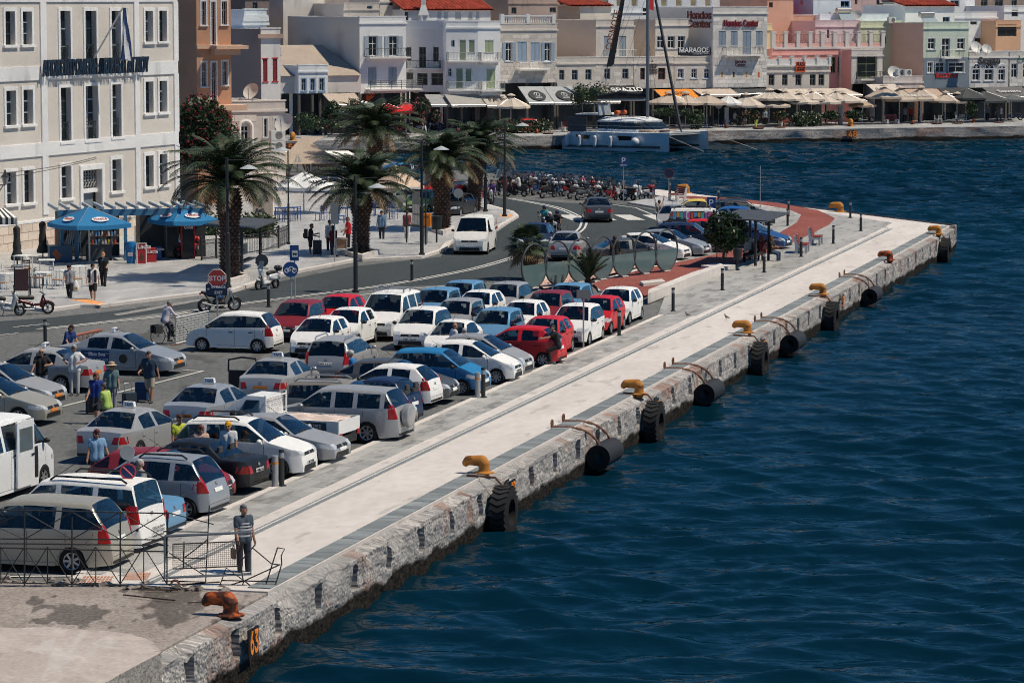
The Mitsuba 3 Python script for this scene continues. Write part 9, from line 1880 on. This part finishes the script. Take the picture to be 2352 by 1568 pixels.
cab_=lambda z,e: [(x,BW/2+s*y,z) for x,y in ((-3.4-e*2.2,1.6-e*.5),(-4.6-e,2.5-e*.25),(-9.6,2.6-e*.2),(-9.9,2.2)) for s in (-1,1)]
cpart('cabin_base',hull(cab_(1.9,0)+cab_(2.15,.12)),HW,30); cpart('cabin_window',hull(cab_(2.15,.12)+cab_(2.85,.55)),GLASS,30); cpart('cabin_roof',hull(cab_(2.85,.52)+cab_(3.0,.50)+[(-6.0,BW/2+y,3.35) for y in (-1.3,1.3)]+[(-9.3,BW/2+y,3.35) for y in (-1.8,1.8)]),HW,30)
for x in (-7.2,-8.4): cpart('roof_panel',MB().box((x,BW/2,3.40),(.9,1.8,.04)),mat((.03,.035,.04),.2))
cpart('hard_top',MB().box((-11.2,BW/2,3.55),(3.0,5.2,.12),ch=.3),HW); cpart('bimini',MB().box((-10.2,2.0,4.75),(2.2,2.2,.10),ch=.4),mat((.18,.16,.15),.8))
for x,y in ((-9.2,1.0),(-11.2,1.0),(-9.2,3.0),(-11.2,3.0)): cpart('bimini_post',MB().tube([(x,y,3.5),(x,y,4.75)],.03,5),STEEL)
cpart('helm_screen',MB().quad((-9.1,.9,3.5),(-9.1,3.1,3.5),(-9.3,3.0,4.7),(-9.3,1.0,4.7)),mat((.3,.33,.35),.1)); cpart('cockpit_panel',MB().box((-11.4,.35,2.6),(2.4,.04,1.5)),mat((.06,.065,.07),.6))
cpart('mast',MB().tube([(-5.2,BW/2,3.3),(-5.3,BW/2,22)],.17,10),mat((.26,.27,.28),.4,.6)); cpart('boom',MB().tube([(-5.6,BW/2,5.1),(-11.6,BW/2,5.0)],.14,8),ALU); cpart('sail_bag',blob([((-5.7,BW/2,5.45),.30,(-8.6,BW/2,5.55),.40),((-8.6,BW/2,5.55),.40,(-11.5,BW/2,5.2),.24)],.25),mat((.018,.02,.022),.8),True)
cpart('furled_sail',MB().tube([(-.9,BW/2,1.95),(-1.15,BW/2,2.6),(-5.2,BW/2,19)],[.05,.17,.12],8),mat((.06,.065,.07),.8))
for a_,b_ in (((-5.3,BW/2,16),(-7.5,.2,2)),((-5.3,BW/2,16),(-7.5,BW-.2,2)),((-5.3,BW/2,20),(-12.5,BW/2,3.5)),((-5.3,BW/2,12),(-6.2,.4,2)),((-5.3,BW/2,12),(-6.2,BW-.4,2)),((-11.5,BW/2,5.2),(-5.3,BW/2,18))): cpart('rigging',MB().tube([a_,b_],.016,4),mat((.06,.06,.065),.5))
for x in (-3.4,): cpart('round_fender',MB().mesh(sphere((x,-.35,1.05),.42,2)),HW,True)
for x in (-6.6,-8.6,-10.6,-12.2): cpart('long_fender',blob([((x,-.28,1.35),.2,(x,-.28,.55),.2)],.12),HW,True); cpart('fender_line',MB().tube([(x,-.25,1.4),(x,-.1,2.5)],.012,4),IRON)
for x,y in ((-3.6,2.2),(-3.0,4.2)): cpart('sun_pad',MB().box((x,y,2.05),(1.7,1.5,.16),ch=.15),mat((.42,.31,.25),.8))
cpart('life_raft',MB().tube([(-8.2,2.6,3.75),(-8.2,4.2,3.75)],.24,10),mat((.65,.12,.03),.5)); cpart('red_pennant',MB().quad((-5.4,BW/2+.2,14.2),(-5.4,BW/2+1.2,14.0),(-5.4,BW/2+1.2,15.2),(-5.4,BW/2+.2,15.4)),mat((.4,.02,.02),.8))
for a_,b_ in (((-.2,BW-.75,1.9),(3.5,BW+3.0,0.05)),((-.6,.75,1.8),(1.5,4.5,.05))): cpart('mooring_line',MB().tube([a_,b_],.02,4),mat((.5,.48,.44),.8))
k=thing('feather_banner', 'tall dark tilted banner with orange letters behind the catamaran', 'banner'); Yb=338; e=[(965,-60),(985,-60),(955,120),(890,500),(870,518),(838,525),(850,470),(915,160)]
PF(k + '__cloth',shape(MB().prism(Polygon([(at(*R3(*p),Yb)[0],at(*R3(*p),Yb)[2]) for p in e]).buffer(.05),-.06,.06,(0,Yb,0),np.array([[1,0,0],[0,0,-1],[0,1,0.]])),mat((.022,.024,.027),.8))); PF(k + '__pole',shape(MB().tube([at(*R3(975,-60),Yb+.1),at(*R3(842,525),Yb+.1),at(*R3(815,800),Yb+.1)],.05,6),STEEL))
dn=at(*R3(850,480),Yb)-at(*R3(940,100),Yb); dn /= np.linalg.norm(dn); m=words('COSMOTE',.62,.02); PF(k + '__lettering',shape(lay(m,at(*R3(868,400),Yb-.08),-dn,np.cross(A3([0,-1,0.]),-dn),(0,-1,0)),mat((.30,.09,.03),.7)))
for px,lb in ((R4(712,978), 'stainless service pillar on the far quay'),(R3(1775,998), 'stainless service pillar at the catamaran bow'),(R4(555,968), 'short dark post on the far quay')):
    k=thing('service_pillar',lb, 'pillar'); b=G(*px,.02); PF(k + '__case',shape(MB().box(b+[0,0,1.0 if 'dark' not in lb else .5],(.45,.4,2.0 if 'dark' not in lb else 1.0),ch=.05),ALU if 'dark' not in lb else POLE)); PF(k + '__cap',shape(MB().box(b+[0,0,2.05 if 'dark' not in lb else 1.03],(.52,.46,.1),ch=.05),mat((.6,.6,.6),.4)))
for px,lb in ((R3(1975,960), 'white planter at the far quay lamp'),(R4(255,945), 'white planter under the parasol edge'),(R4(630,940), 'grey planter under the cream parasols'),(R4(815,940), 'grey planter beside the black motorcycle')):
    k=thing('planter',lb, 'planter'); b=G(*px,.02); PF(k + '__trough',shape(MB().box(b+[0,0,.45],(2.0,.7,.9),ch=.05),mat((.55,.55,.53) if 'white' in lb else (.2,.2,.2),.8))); PF(k + '__rim',shape(MB().box(b+[0,0,.93],(2.1,.8,.08),ch=.05),mat((.5,.5,.48),.8)))
